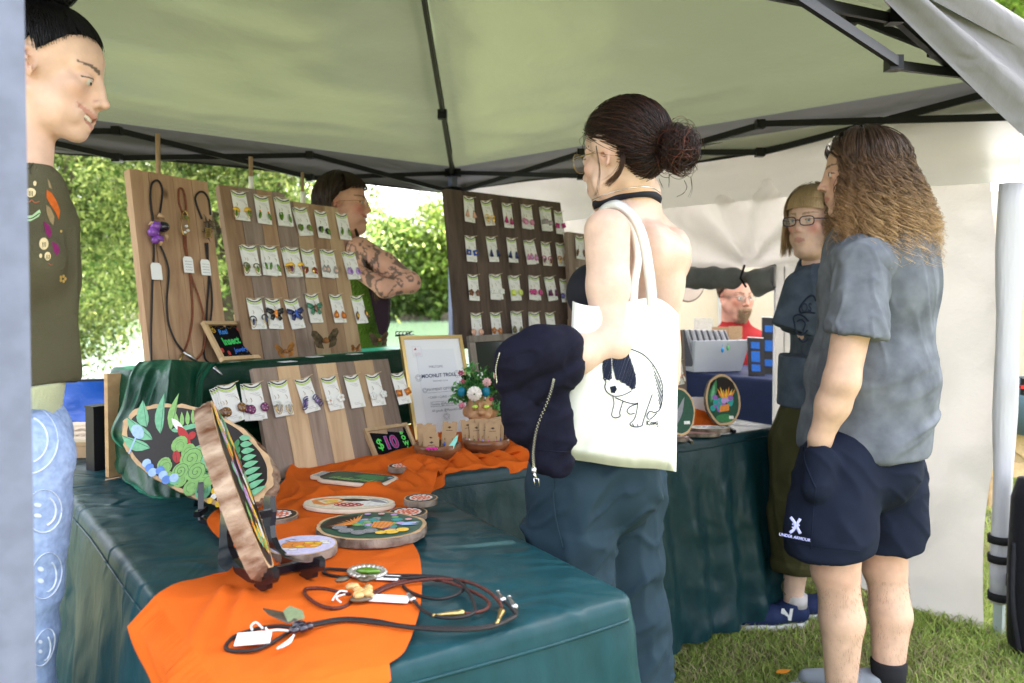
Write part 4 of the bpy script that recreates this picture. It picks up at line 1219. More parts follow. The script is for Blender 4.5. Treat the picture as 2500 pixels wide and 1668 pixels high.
cards([('top', [(815, 255, 'dome', 'yellow', 'beetle', 1, 0, 'yellow dome gold chain'), (975, 285, 'beetle', 'orange', 'beetle', 1, 0, 'orange topped green beetle'), (1125, 305, 'beetle', 'beetle', 'beetle', 2, 0, 'plain green beetle')]),
 ('middle', [(885, 640, 'arch', 'olive', 'beetle', 2, 0, 'bronze arch gold chain'), (1030, 645, 'beetles', 'clear', 'beetle', 2, 0, 'white hoop green beetle'), (1185, 658, 'dome', 'yellow', 'plum', 3, 0, 'yellow dome dark beetle')]),
 ('bottom', [(925, 1012, 'arch', 'black', 'navy', 1, 0, 'long black cluster'), (1055, 1015, 'butterfly', 'black', 'orange', 1, 0, 'black and amber butterfly'), (1185, 1018, 'butterfly', 'navy', 'blue', 1, 4, 'dark blue butterfly')])], fB, z2, 'the taller plank board', g1)
cards([('top', [(1248, 370, 'beetles', 'olive', 'beetle', 2, 6, 'dark winged green beetle'), (1395, 395, 'beetles', 'black', 'beetle', 1, 0, 'curved green beetle wing'), (1543, 410, 'beetle', 'grey', 'beetle', 1, 0, 'small bright green beetle')]),
 ('middle', [(1300, 665, 'beetles', 'gold', 'red', 1, 0, 'red beetle gold disc'), (1445, 672, 'drop', 'grey', 'peach', 2, 0, 'smoky pink resin drop'), (1595, 685, 'drop', 'lilac', 'purple', 2, 4, 'purple petal resin drop')]),
 ('bottom', [(1330, 980, 'butterfly', 'green', 'brown', 1, 3, 'dark green butterfly'), (1500, 985, 'drop', 'amber', 'orange', 1, 0, 'amber teardrop'), (1650, 995, 'wing', 'brown', 'yellow', 1, 3, 'yellow and brown wing')])], fC, z2, 'the lower plank board', g1)
cards([('only', [(775, 240, 'disc', 'brown', 'gold', 4, 3, 'gold flecked brown cluster'), (945, 228, 'disc', 'plum', 'pink', 2, 2, 'round plum glitter'), (1115, 208, 'arch', 'white', 'grey', 2, 2, 'white rainbow hoop'), (1270, 192, 'coil', 'violet', 'lilac', 1, 6, 'violet bead coil'),
    (1435, 183, 'flower', 'white', 'peach', 1, 2, 'white petal'), (1580, 173, 'none', 'clear', 'clear', 1, 1, 'tiny clear'), (1715, 165, 'flower', 'clear', 'white', 1, 0, 'pale shell flower'), (1875, 160, 'square', 'amber', 'orange', 1, 0, 'amber block tassel')])],
 fL, z3, 'the low board', g1)
cards([('top', [(232, 650, 'tassel', 'peach', 'green', 1, -2, 'peach cone'), (335, 672, 'arch', 'yellow', 'gold', 1, 4, 'gold rainbow'), (462, 690, 'tassel', 'magenta', 'gold', 1, 0, 'magenta tassel'), (582, 700, 'disc', 'pink', 'grey', 2, 0, 'pale pink round'), (697, 715, 'square', 'grey', 'pink', 3, 0, 'grey pink strip'), (775, 737, 'square', 'magenta', 'magenta', 1, 0, 'bright magenta block')]),
 ('second', [(240, 888, 'square', 'blue', 'yellow', 1, 0, 'blue square'), (366, 892, 'tassel', 'navy', 'blue', 1, 0, 'dark blue cone'), (490, 900, 'tassel', 'navy', 'black', 1, 0, 'navy tassel'), (598, 912, 'drop', 'pink', 'lilac', 2, 5, 'dusty pink drop'), (697, 925, 'arch', 'magenta', 'plum', 1, 0, 'magenta rainbow'), (785, 930, 'arch', 'amber', 'gold', 1, 0, 'thin gold arch')]),
 ('third', [(256, 1122, 'flower', 'brown', 'red', 1, 0, 'small red brown'), (392, 1120, 'flower', 'white', 'white', 2, 0, 'big white flower'), (505, 1128, 'disc', 'lime', 'white', 2, 0, 'lime yellow'), (628, 1130, 'disc', 'magenta', 'pink', 2, 0, 'raspberry flower'), (720, 1135, 'tassel', 'plum', 'lilac', 2, 3, 'plum tassel'), (808, 1148, 'disc', 'violet', 'blue', 1, 0, 'blue violet')]),
 ('fourth', [(275, 1355, 'disc', 'peach', 'peach', 1, 0, 'peach round'), (393, 1352, 'flower', 'amber', 'peach', 1, 0, 'amber maple'), (520, 1345, 'drop', 'olive', 'brown', 2, 0, 'olive resin'), (628, 1350, 'flower', 'clear', 'clear', 2, 0, 'clear flower'), (723, 1352, 'none', 'clear', 'clear', 1, 0, 'plain stud')])],
 fD, z6, 'the dark board', g1)
cards([('top', [(905, 888, 'wing', 'brown', 'brown', 1, 0, 'small brown wing')]), ('lower', [(912, 1083, 'drop', 'lime', 'grey', 1, 0, 'lime drop')])], fE, z6, 'the half hidden board', g1)
for (px, y0, y1, d_, lab) in ((385, 326, 450, 2.62, 'pale wooden dowel standing up behind the necklace board'), (612, 383, 465, 2.92, 'pale wooden dowel standing up behind the taller earring board'), (738, 421, 500, 3.1, 'thin grey dowel standing up behind the lower earring board')):
 p, q = W(px, y0, d_), W(px + 3, y1 + 60, d_)
 t = thing('dowel', lab, 'dowel', q)
 mk('rod', MB().tube([q - [0, 0, .3], p], .0075 if px < 700 else .006, 10), m_edge, t, smooth=True)
 if px > 500: mk('paper_sleeve', MB().tube([q + (p - q) * .42, q + (p - q) * .66], .009, 10), m_cardw, t, smooth=True)
def smooth_path(pts, n=60):
 return resample(np.asarray(pts, float), n)
m_cordk = mat('black_braided_cord', (.018, .015, .016), .38, bump=.9, bs=420, bd=.0012)
m_cordb = mat('brown_braided_cord', (.17, .05, .022), .4, bump=.9, bs=420, bd=.0012, var=.3, vs=200)
m_cordr = mat('red_brown_cord', (.085, .022, .016), .38, bump=.9, bs=420, bd=.0012, var=.5, vs=260)
m_silver = mat('tooled_silver', (.5, .5, .5), .3, metal=1, bump=.6, bs=300, bd=.001)
m_brass = mat('tooled_brass', (.5, .36, .14), .32, metal=1, bump=.6, bs=300, bd=.001)
m_tagw = mat('paper_tag', (.80, .80, .80), .6)
m_string = mat('white_string', (.75, .74, .72), .8)
m_amber = mat('amber_resin', (.36, .15, .04), .12, coat=.5, var=.4, vs=60, trl=.25)
m_smoke = mat('smoky_resin', (.10, .07, .04), .12, coat=.6, var=.5, vs=70, trl=.15)
m_purple = mat('purple_resin', (.20, .06, .36), .12, coat=.8, var=.35, vs=60)
m_blackgl = mat('black_glass', (.012, .008, .02), .08, coat=1)
zA = np.array(fA.col[2][:3]); oA = np.array(fA.translation)
def onA(X, Y, off=.006):
 return WP(*z2(X, Y), oA + zA * off, zA)
def necklace(label, loop, strands, mt, tagpos, build):
 p = onA(*loop[0]); t = thing('cord_necklace', label, 'cord necklace', p, 'cord necklaces hanging on the tall board')
 mk('cord_loop', MB().tube(smooth_path([onA(*q) for q in loop]), .0033, 7), mt, t, smooth=True)
 for k, s_ in enumerate(strands):
  pts = [onA(q[0], q[1], .006 + .004 * k) for q in s_]
  mk('cord', MB().tube(smooth_path(pts, 80), .0032, 7), mt, t, smooth=True)
 if tagpos:
  a = onA(tagpos[0], tagpos[1], .014); m = frame(a, np.array(fA.col[0][:3]), np.array(fA.col[1][:3]))
  tg = mk('paper_tag', MB().prism([(-.017, -.004), (-.011, .004), (.011, .004), (.017, -.004), (.017, -.048), (-.017, -.048)], 0, .001, m), m_tagw, t)
  if tagpos[2]:
   b = MB()
   for k in range(4): b.stroke([(x, -.012 - .009 * k + .0015 * math.sin(x * 900 + k)) for x in np.linspace(-.012, .012, 12)], .001, .0016, m)
   mk('handwriting', b, pm((.15, .15, .2)), t)
 build(t)
 return t
def orn1(t):
 b = MB()
 for X, Y, r in ((235, 500, .019), (215, 545, .017), (255, 590, .015), (230, 600, .013)): ellip(b, onA(X, Y, .018), (r, r * 1.1, r * .9), 12, 9)
 mk('stone', b, m_purple, t, smooth=True)
 b = MB(); ellip(b, onA(285, 505, .024), (.019, .020, .017), 16, 12); mk('orb', b, m_blackgl, t, smooth=True)
 b = MB()
 for a, c in (((215, 480), (180, 492)), ((250, 420), (300, 460)), ((300, 560), (312, 610)), ((262, 610), (268, 640))): b.tube([onA(*a, .02), onA((a[0] + c[0]) / 2 + 6, (a[1] + c[1]) / 2 - 8, .024), onA(*c, .02)], [.008, .006, .001], 7)
 mk('antler_tip', b, m_edge, t, smooth=True)
necklace('black cord necklace with a purple stone and blank white tag, first on the tall board', [(215, 460), (196, 330), (200, 220), (222, 182), (255, 182), (280, 240), (275, 320), (258, 430)],
  [[(215, 590), (220, 700), (212, 850), (205, 1080), (200, 1300), (203, 1500)], [(265, 640), (300, 720), (325, 830), (312, 1020), (322, 1180), (370, 1310), (430, 1390)]], m_cordk, (232, 770, 0), orn1)
def orn2(t):
 b = MB(); r = random.Random(3)
 for k in range(16): b.tube([onA(440 + 26 * math.cos(a), 480 + 88 * math.sin(a), .014 + .003 * (k % 3)) for a in np.linspace(k, k + 2.2, 8)], .0016, 4)
 mk('gold_wire_wrap', b, GOLD, t, smooth=True)
 b = MB(); ellip(b, onA(452, 440, .018), (.006, .018, .005)); mk('beetle_wing', b, jm('beetle'), t, smooth=True)
 b = MB()
 for X, Y in ((450, 500), (462, 530), (440, 545)): ellip(b, onA(X, Y, .018), (.006, .008, .005))
 mk('stone', b, jm('clear'), t, smooth=True)
 a = onA(520, 1475, .02); mk('cord_tip', MB().tube([onA(430, 1400, .016), onA(390, 1476, .016)], [.004, .0022], 8).tube([onA(388, 1475, .03), onA(495, 1465, .03)], .0028, 8), m_brass, t, smooth=True)
necklace('brown cord necklace with a gold wire wrapped beetle, middle one on the tall board', [(430, 420), (400, 340), (396, 250), (410, 232), (430, 250), (446, 330), (448, 420)],
  [[(430, 560), (440, 660), (470, 800), (486, 950), (494, 1130), (470, 1290), (430, 1400)], [(445, 560), (452, 680), (480, 840), (540, 1010), (575, 1150), (585, 1300), (560, 1400), (500, 1466)]], m_cordb, (458, 725, 1), orn2)
def orn3(t):
 b = MB(); r = random.Random(5)
 for k in range(46):
  a = r.uniform(0, 6.28); q = r.uniform(.3, 1)
  c0 = onA(600 + r.uniform(-12, 12), 510 + r.uniform(-60, 60), .014)
  c1_ = c0 + np.array(fA.col[0][:3]) * .026 * q * math.cos(a) + np.array(fA.col[1][:3]) * .030 * q * math.sin(a) + zA * .008
  b.tube([c0, (c0 + c1_) / 2 + zA * .003, c1_], [.0028, .002, .0005], 4)
 mk('seed_cluster', b, m_smoke, t, smooth=True)
 b = MB()
 for k in range(6): b.tube([onA(605 + 20 * math.cos(a), 510 + k * 12 + 8 * math.sin(a), .024) for a in np.linspace(0, 3.14, 6)], .0022, 4)
 mk('wire_wrap', b, m_brass, t, smooth=True)
 mk('cord_tip', MB().tube([WP(*z2(610, 1470), oA + zA * .03, zA), WP(*z2(640, 1500), oA + zA * .05, zA), WP(*z2(702, 1556), oA + zA * .07, zA)], [.003, .0075, .003], 9), m_silver, t, smooth=True)
 mk('cord_tip', MB().tube([onA(430, 1392, .03), onA(470, 1420, .034), onA(545, 1474, .036)], [.003, .007, .0028], 9), m_silver, t, smooth=True)
necklace('black cord necklace with a dark spiky seed cluster, right one on the tall board', [(560, 450), (520, 340), (516, 290), (545, 258), (580, 265), (610, 320), (622, 420)],
  [[(585, 620), (600, 740), (610, 860), (598, 1050), (590, 1200), (575, 1340), (580, 1430), (610, 1470)], [(600, 620), (606, 800), (625, 920), (632, 1050), (620, 1180)]], m_cordk, (580, 745, 1), orn3)
# ================================================================= framed signs
m_frame = wood('pale_frame_wood', (.66, .47, .27), (.5, .33, .17), knots=False)
m_goldf = mat('gold_frame', (.58, .40, .15), .3, metal=.7, bump=.15, bs=60, bd=.001)
m_greyf = wood('weathered_grey_frame', (.30, .26, .22), (.14, .115, .095), knots=False)
m_chalk = mat('chalkboard', (.005, .005, .007), .8, spec=.1)
m_paper = mat('white_paper', (.80, .80, .82), .6)
def framed(name, label, BL, TL, TR, fw, th, fm_, face, cat='sign', group=None):
 BL, TL, TR = map(lambda p: np.asarray(p, float), (BL, TL, TR))
 fr = frame(BL, TR - TL, TL - BL); H = np.linalg.norm(TL - BL); Wd = np.linalg.norm(TR - TL)
 t = thing(name, label, cat, fr, group)
 for (c, d, rot) in (((Wd / 2, fw / 2), (Wd, fw), 0), ((Wd / 2, H - fw / 2), (Wd, fw), 0), ((fw / 2, H / 2), (fw, H - 2 * fw), 0), ((Wd - fw / 2, H / 2), (fw, H - 2 * fw), 0)):
  b = MB().box((0, 0, 0), (d[0] - .0006, d[1] - .0006, th))
  o = mk('frame_rail', b, fm_, t, local=True); o.location = (c[0], c[1], th / 2)
 mk('panel', MB().box((Wd / 2, H / 2, th * .3), (Wd - 2 * fw + .002, H - 2 * fw + .002, th * .3)), face, t, local=True)
 mk('back_prop', MB().box((Wd / 2, H * .35, -.004), (Wd * .3, H * .6, .004)), face, t, local=True)
 return t, Wd, H, th * .46
t, w_, h_, zt = framed('chalk_sign', 'small chalk sign reading Real Insect Jewelry in a pale wood frame', W(*z2(690, 1468), 2.42), W(*z2(587, 1192), 2.47), W(*z2(868, 1192), 2.66), .013, .014, m_frame, m_chalk)
def tx(s, x, y, size, c, par, z=zt, w=None, h=None, shear=0, bold=.0, rot=0, name='lettering'):
 m = Matrix.Translation((x, y, z)) @ Matrix.Rotation(R(rot), 4, 'Z')
 return mk(name, text_mb(s, size, m, shear=shear, bold=bold), pm(c), par, local=True)
tx('Real', w_ * .38, h_ * .74, .026, (.05, .25, .75), t, shear=.2, bold=.0006, rot=4)
tx('Insect', w_ * .47, h_ * .50, .036, (.05, .55, .12), t, bold=.0014, rot=4)
tx('Jewelry', w_ * .60, h_ * .27, .023, (.05, .2, .8), t, shear=.2, bold=.0005, rot=4)
b = MB()
def bee(cx, cy, s_, bb):
 bb.cur = 0
 for k in range(3): bb.stroke([(cx + (-.006 + .006 * k) * s_, cy - .007 * s_), (cx + (-.004 + .006 * k) * s_, cy + .007 * s_)], .0018 * s_, .0002)
 bb.stroke(circ(cx, cy, .010 * s_, 14, ry=.0075 * s_), .0012, .0002, closed=True)
 bb.stroke(circ(cx - .003 * s_, cy + .010 * s_, .006 * s_, 10), .0011, .0002, closed=True)
def bug(cx, cy, s_, bb):
 bb.cur = 1; bb.fill(circ(cx, cy, .007 * s_, 12, ry=.0085 * s_), .0002); bb.cur = 2
 bb.stroke([(cx, cy - .008 * s_), (cx, cy + .008 * s_)], .001, .0005)
 for dx in (-.003, .003): bb.fill(circ(cx + dx * s_, cy, .0012 * s_, 6), .0005)
bee(w_ * .17, h_ * .78, 1.0, b); bee(w_ * .87, h_ * .20, 1.0, b)
for x, y in ((.15, .28), (.28, .20), (.88, .50), (.80, .80)): bug(w_ * x, h_ * y, 1, b)
b.cur = 0
for k in range(22): b.fill(circ(w_ * (.25 + .025 * k), h_ * (.86 + .03 * math.sin(k * .8)), .0008, 5), .0002); b.fill(circ(w_ * (.2 + .03 * k), h_ * (.12 + .04 * math.sin(k * .7)), .0008, 5), .0002)
for i in range(len(b.v)): b.v[i][:, 2] += zt
mk('chalk_drawing', b, [pm((.75, .45, .05)), pm((.6, .06, .05)), pm((.02, .02, .02))], t, local=True)
t, w_, h_, zt = framed('chalk_sign', 'chalk sign reading $10 BOWL in a pale wood frame on the orange cloth', W(*z5(235, 1338), 2.47), W(*z5(132, 1046), 2.52), W(*z5(492, 995), 2.66), .012, .014, m_frame, m_chalk)
tx('$', w_ * .23, h_ * .50, .052, (.10, .70, .10), t, zt, bold=.0004)
tx('10', w_ * .48, h_ * .50, .060, (.16, .35, .75), t, zt, bold=.0034)
tx('10', w_ * .48, h_ * .50, .060, (.42, .03, .16), t, zt + .0005, bold=.0020)
for k, ch in enumerate('BOWL'): tx(ch, w_ * (.80 + .008 * k), h_ * (.755 - .17 * k), .0215, (.12, .75, .12), t, zt, bold=.0010, rot=-6)
t, w_, h_, zt = framed('notice_frame', 'gold framed white notice listing payment options, standing on the tables', W(*z5(560, 1172), 2.745), W(*z5(392, 256), 2.84), W(*z5(918, 246), 2.99), .0125, .016, m_goldf, m_paper, cat='notice')
ink = (.05, .06, .12)
pp = mk('sheet', MB().box((w_ * .53, h_ * .48, zt + .0008), (w_ * .62, h_ * .78, .0008)), mat('sheet_paper', (.74, .75, .79), .5), t, local=True)
zt += .0016
tx('WELCOME', w_ * .50, h_ * .70, .012, (.25, .25, .3), t, zt)
tx('MOONLIT TROLL', w_ * .53, h_ * .615, .0185, ink, t, zt, bold=.0004, rot=1)
tx('handmade curios', w_ * .54, h_ * .565, .009, (.2, .2, .25), t, zt)
tx('PAYMENT OPTIONS', w_ * .55, h_ * .485, .0140, (.15, .16, .22), t, zt, rot=1)
tx('• CASH • CARD • VENMO', w_ * .55, h_ * .41, .0115, (.15, .16, .22), t, zt)
tx('Venmo @MoonlitTroll', w_ * .56, h_ * .345, .0125, (.12, .13, .2), t, zt)
tx('All goods @MoonlitTroll', w_ * .57, h_ * .285, .012, (.12, .13, .2), t, zt)
b = MB()
b.stroke([(w_ * .33, h_ * .325), (w_ * .79, h_ * .325), (w_ * .79, h_ * .368), (w_ * .33, h_ * .368)], .0009, zt, closed=True)
b.stroke([(w_ * .30, h_ * .455), (w_ * .80, h_ * .46)], .0008, zt)
for cx, cy, rr in ((.20, .60, .012), (.83, .62, .013), (.27, .48, .009), (.84, .495, .010), (.55, .225, .012)):
 for k in (1, .6): b.stroke([(w_ * cx + rr * k * math.cos(a) * (1 + .15 * math.sin(5 * a)), h_ * cy + rr * k * math.sin(a)) for a in np.linspace(0, 6.28, 18)], .0009, zt)
mk('line_drawing', b, pm(ink), t, local=True)
b = MB(); b.cur = 0; b.stroke([(w_ * .17, h_ * .80), (w_ * .31, h_ * .80), (w_ * .31, h_ * .90), (w_ * .17, h_ * .90)], .0007, zt, closed=True); b.cur = 1
b.fill([(w_ * .19, h_ * .865), (w_ * .235, h_ * .865), (w_ * .225, h_ * .89)], zt + .0002)
for k in range(3): b.stroke([(w_ * .19, h_ * (.835 - .01 * k)), (w_ * .29, h_ * (.835 - .01 * k))], .0006, zt)
mk('corner_stamp', b, [pm((.35, .4, .5)), pm((.6, .05, .15))], t, local=True)
m_glass = mat('dark_glass', (.03, .035, .028), .12, spec=.5)
t, w_, h_, zt = framed('grey_frame', 'weathered grey wooden frame with dark reflecting glass, behind the flower head vase', W(1166, 1052, 3.0), W(1144, 822, 3.07), W(1345, 812, 3.28), .026, .02, m_greyf, m_glass, cat='picture frame')
b = MB()
for k in range(5): b.stroke([(w_ * (.35 + .1 * k) + .02 * math.cos(a), h_ * .3 + .03 * math.sin(a)) for a in np.linspace(0, 5, 16)], .0012, zt + .0003)
mk('chalk_drawing', b, pm((.3, .32, .35)), t, local=True)
framed('chalk_sign', 'third chalk sign half hidden behind the right bowl of brown cards', W(1192, 1102, 2.72), W(1178, 1026, 2.78), W(1262, 1016, 2.86), .011, .014, m_frame, m_chalk)
# ================================================================= round slices of painted wood
m_bark = mat('bark', (.10, .065, .045), .95, bump=1.0, bs=70, bd=.006, c2=(.26, .21, .17), var=.2, vs=26, stretch=(1, 1, .6))
m_bark_o = mat('flaky_bark', (.17, .06, .022), .9, bump=1.0, bs=60, bd=.009, c2=(.40, .30, .22), var=.3, vs=30, stretch=(1, 1, .4))
m_sap = mat('cut_wood', (.55, .36, .20), .7, bump=.2, bs=150, bd=.001, var=.15, vs=40)
m_sapw = mat('pale_cut_wood', (.72, .62, .48), .7, var=.06, vs=40)
PC = dict(brown=(.016, .010, .008), green=(.045, .20, .07), lgreen=(.22, .42, .12), mint=(.16, .42, .24), teal=(.03, .32, .30), blue=(.10, .22, .60), lblue=(.35, .50, .75), red=(.42, .02, .02), pink=(.75, .38, .38), coral=(.70, .13, .05), white=(.80, .78, .74), yellow=(.80, .50, .05),
  orange=(.75, .25, .04), lilac=(.50, .30, .62), grey=(.25, .25, .27), black=(.01, .01, .01), cream=(.76, .66, .50), lav=(.60, .56, .76), dgreen=(.02, .075, .045), purple=(.28, .12, .42))
class Paint:
 def __init__(s): s.b = MB(); s.keys = []; s.z = .0004
 def k(s, c):
  if c not in s.keys: s.keys.append(c)
  s.b.cur = s.keys.index(c); s.z += .00002
 def fill(s, c, poly): s.k(c); s.b.fill(poly, s.z); return s
 def line(s, c, pts, w=.001, closed=False): s.k(c); s.b.stroke(pts, w, s.z, closed=closed); return s
 def done(s, par, z0, name='painting'):
  for i in range(len(s.b.v)): s.b.v[i][:, 2] += z0
  return mk(name, s.b, [pm(PC[c], .42) for c in s.keys], par, local=True)
def slab(label, fr, rx, ry, th, base='brown', rim=.93, seed=0, bark=None, wob=.02, cat='wood slice', group='painted wood slices', sap=None, shape=None, n=96, rough=.5):
 r = np.random.default_rng(seed)
 t = thing('painted_wood_slice', label, cat, fr, group)
 ang = np.linspace(0, 2 * math.pi, n, endpoint=False)
 wv = 1 + wob * fbm(np.c_[np.cos(ang) * 1.6, np.sin(ang) * 1.6, ang * 0 + seed], 3, seed)
 def P(k): return np.c_[rx * k * wv * np.cos(ang), ry * k * wv * np.sin(ang)] if shape is None else np.asarray(shape) * k
 if shape is not None: n = len(shape)
 nr = 7; A = []
 for i in range(nr + 1):
  f = i / nr
  p = P(1.0 + (.012 * math.sin(math.pi * f)))
  j = (1 + wob * 1.2 * rough * vnoise(np.c_[p[:, 0] * 90, p[:, 1] * 90, np.full(n, f * 5 + seed)], seed)) if wob else 1
  A.append(np.c_[p * (j[:, None] if wob else 1), np.full(n, th * f - (.0 if i else 0))])
 A = np.stack(A)
 b = MB().grid(A, close=True)
 b.add(A[0], [tuple(range(n))[::-1]])
 mk('bark', b, bark or m_bark, t, local=True, smooth=True)
 b = MB(); p = P(1.0); A0 = A[-1]; b.add(np.c_[A0[:, :2], np.full(n, th + .0003)], [tuple(range(n))])
 mk('cut_face', b, sap or m_sap, t, local=True)
 pt = Paint(); p = P(rim); pt.fill(base, [tuple(q) for q in p])
 return t, pt, th + .0006
def mushroom_top(pt, r, seed, ry=None):
 rr = random.Random(seed)
 pt.fill('coral', circ(0, 0, r * .72, 24))
 for k in range(13):
  a = k * 2 * math.pi / 13; pt.fill('white', circ(r * .68 * math.cos(a), r * .68 * math.sin(a), r * .15, 8, ry=r * .09, rot=a + 1.57))
 for k in range(7):
  a = k * 2 * math.pi / 7 + .3; pt.fill('white', circ(r * .42 * math.cos(a), r * .42 * math.sin(a), r * .11, 8, ry=r * .08, rot=a + 1.3))
 for k in range(4):
  a = k * 1.57 + .8; pt.fill('white', circ(r * .2 * math.cos(a), r * .2 * math.sin(a), r * .06, 6))
 pt.fill('orange', circ(0, 0, r * .10, 8))
ZC = TZ + .016
for (X, Y, r, th, lab, sd, bs_, dz) in ((1110, 1062, .0475, .012, 'small slice painted as a red spotted mushroom cap, left of the round coral slice', 3, None, 0), (2030, 958, .040, .013, 'small red mushroom cap slice lying farthest right, on top of its neighbour', 4, None, .012),
        (1947, 1046, .0445, .012, 'small red mushroom cap slice under the farthest right one', 5, None, 0), (1905, 755, .038, .014, 'small red mushroom slice half covered by the orange cloth below the bowl sign', 6, None, .004)):
 p = WZ(*z3(X, Y), ZC + dz + .012)
 p[2] = ZC + dz
 t, pt, z_ = slab(lab, T(p, sd * .7), r, r, th, seed=sd, sap=m_sap, wob=.012, rim=.92)
 mushroom_top(pt, r * .92, sd); pt.done(t, z_)
p = WZ(*z3(1715, 1135), ZC + .016); p[2] = ZC
t, pt, z_ = slab('large round slice painted with a coral reef and yellow fruit, right of the orange runner', T(p, R(-6)), .117, .102, .018, seed=21, wob=.03, base='dgreen')
r = random.Random(4)
pt.fill('brown', [(-.105, -.03), (-.1, .04), (-.05, .07), (-.03, .0), (-.05, -.05)])
for k in range(9): pt.fill('orange', leafp(-.035, .0, -.09 + .006 * k, -.02 + .012 * k, .003))
for k in range(26):
 c = r.choice(['teal', 'lilac', 'teal', 'grey', 'lgreen', 'lilac', 'pink', 'purple']); x = r.uniform(-.03, .06); y = r.uniform(-.02, .075) - .3 * abs(x)
 pt.fill(c, circ(x, y, r.uniform(.008, .014), 10)); pt.line('black', circ(x, y, .010, 10), .0007, True)
pt.fill('orange', [(.005, -.02), (.0, .018), (.02, .026), (.045, .02), (.045, -.01), (.03, -.028)])
for k in range(5): pt.line('brown', [(.008 + .008 * k, -.022), (.006 + .009 * k, .022)], .0008)
for x, y, rr_ in ((.055, -.045, .017), (.075, -.03, .014), (.035, -.055, .012)):
 pt.fill('yellow', circ(x, y, rr_, 14)); pt.line('brown', circ(x, y, rr_, 14), .0009, True)
for x, y in ((-.04, -.05), (-.01, -.06), (.01, -.045), (-.06, -.03)): pt.fill('grey', circ(x, y, .016, 10)); pt.line('black', circ(x, y, .010, 8), .0007, True)
for x, y in ((-.03, .075), (0, .08), (.03, .075), (.07, .045), (.085, .02)): pt.fill(r.choice(['lilac', 'yellow', 'pink']), circ(x, y, .008, 7))
for a in (0, .5, 1): pt.fill('lblue', leafp(.06, .0 + .012 * a, .1, .01 + .02 * a, .004))
pt.done(t, z_)
p = WZ(*z3(1280, 1262), ZC + .014); p[2] = ZC
t, pt, z_ = slab('round slice with a pale lavender face and a painted orange pumpkin', T(p, R(5)), .066, .064, .016, base='lav', seed=31, rim=.95)
for x, w in ((-.022, .02), (.0, .022), (.018, .018)): pt.fill('orange', circ(x, .0, w, 16, ry=.022)); pt.line('brown', circ(x, .0, w, 16, ry=.022), .0009, True)
pt.line('brown', [(-.03, .022), (-.04, .026), (-.028, .036), (-.02, .03)], .0035)
for x, y in ((.01, .012), (.024, -.008), (-.004, -.012), (.03, .008)): pt.fill('yellow', circ(x, y, .010, 10, ry=.007)); pt.line('brown', circ(x, y, .010, 10, ry=.007), .0007, True)
for x, y in ((.038, .018), (.044, .008), (-.03, -.026), (-.014, -.03)): pt.fill('white', circ(x, y, .009, 10, ry=.006)); pt.line('black', circ(x, y, .009, 10, ry=.006), .0007, True)
pt.done(t, z_)
p = WZ(*z3(1572, 985), ZC + .01); p[2] = ZC
t, pt, z_ = slab('long thin oval slice painted with a feather and a red spotted mushroom', T(p, R(-3)), .110, .062, .010, base='cream', bark=m_sapw, sap=m_sapw, seed=41, wob=.02, rim=.97)
pt.fill('orange', [(-.095, .01), (-.07, .035), (-.035, .04), (-.01, .02), (-.02, -.01), (-.05, -.03), (-.08, -.02)])
pt.fill('cream', [(-.08, .008), (-.06, .025), (-.03, .03), (-.02, .01), (-.05, -.018)]); pt.fill('yellow', [(-.07, .006), (-.05, .018), (-.03, .02), (-.03, .0), (-.05, -.01)])
pt.fill('white', circ(.05, 0, .045, 20, ry=.032)); pt.line('black', circ(.05, 0, .045, 20, ry=.032), .0009, True)
pt.fill('red', circ(.005, -.022, .036, 20, ry=.018))
for k in range(12): pt.fill('white', circ(-.025 + .006 * k, -.022 + .009 * math.sin(k * 2.1), .0032, 7))
pt.fill('brown', leafp(-.03, .022, .055, .018, .013)); pt.fill('grey', leafp(.04, .03, .095, -.005, .010))
pt.line('black', [(-.02, .04), (.02, .045), (.06, .038), (.09, .02)], .0009)
pt.done(t, z_)
p = WZ(*z3(1590, 832), ZC + .006); p[2] = ZC
jar = [(-.110, -.028), (-.118, -.024), (-.118, .030), (-.110, .034), (-.092, .030), (-.082, .045), (-.06, .056), (.10, .056), (.118, .045), (.122, .03), (.122, -.03), (.115, -.046), (.10, -.054), (-.06, -.054), (-.082, -.042), (-.092, -.028)]
jar = [(x, y) for x, y in jar]
t, pt, z_ = slab('white edged jar shaped plaque painted with dark green leaves, on the orange cloth', T(p, R(-22)), .1, .05, .010, bark=m_sapw, sap=m_sapw, base='brown', shape=jar, wob=0, cat='plaque', rim=.93)
pt.fill('grey', [(-.110, -.026), (-.110, .030), (-.088, .028), (-.086, -.024)])
for x in (-.105, -.098, -.091): pt.line('white', [(x, -.025), (x, .029)], .0016)
pt.fill('dgreen', [(-.07, -.04), (-.07, .045), (.10, .045), (.108, -.04)])
pt.fill('green', [(.0, .01), (.02, .036), (.08, .04), (.10, .0), (.06, -.01)])
for k in range(12): pt.fill('lime' if 'lime' in PC else 'lgreen', leafp(-.05 + .012 * k, -.036 + .004 * math.sin(k), -.042 + .012 * k, -.012 + .008 * math.sin(k * 2.0), .0045));
pt.fill('lblue', [(.098, .036), (.11, .036), (.11, .022), (.098, .022)])
pt.done(t, z_)
m_ease = mat('black_easel', (.010, .010, .014), .22, coat=.4)
l_, r_ = W(328, 1030, 2.04), W(671, 1205, 1.84)
mx_ = unit(r_ - l_); cen = (l_ + r_) / 2
my_ = unit(np.array([-.38, .62, .78]))
fr = frame(cen, mx_, my_)
rx, ry = np.linalg.norm(r_ - l_) / 2, .10
t, pt, z_ = slab('big oval slice painted with leaves, a snail and beetles, leaning in its easel', fr, rx, ry, .028, seed=51, wob=.035, rim=.92, bark=m_bark_o, rough=.7)
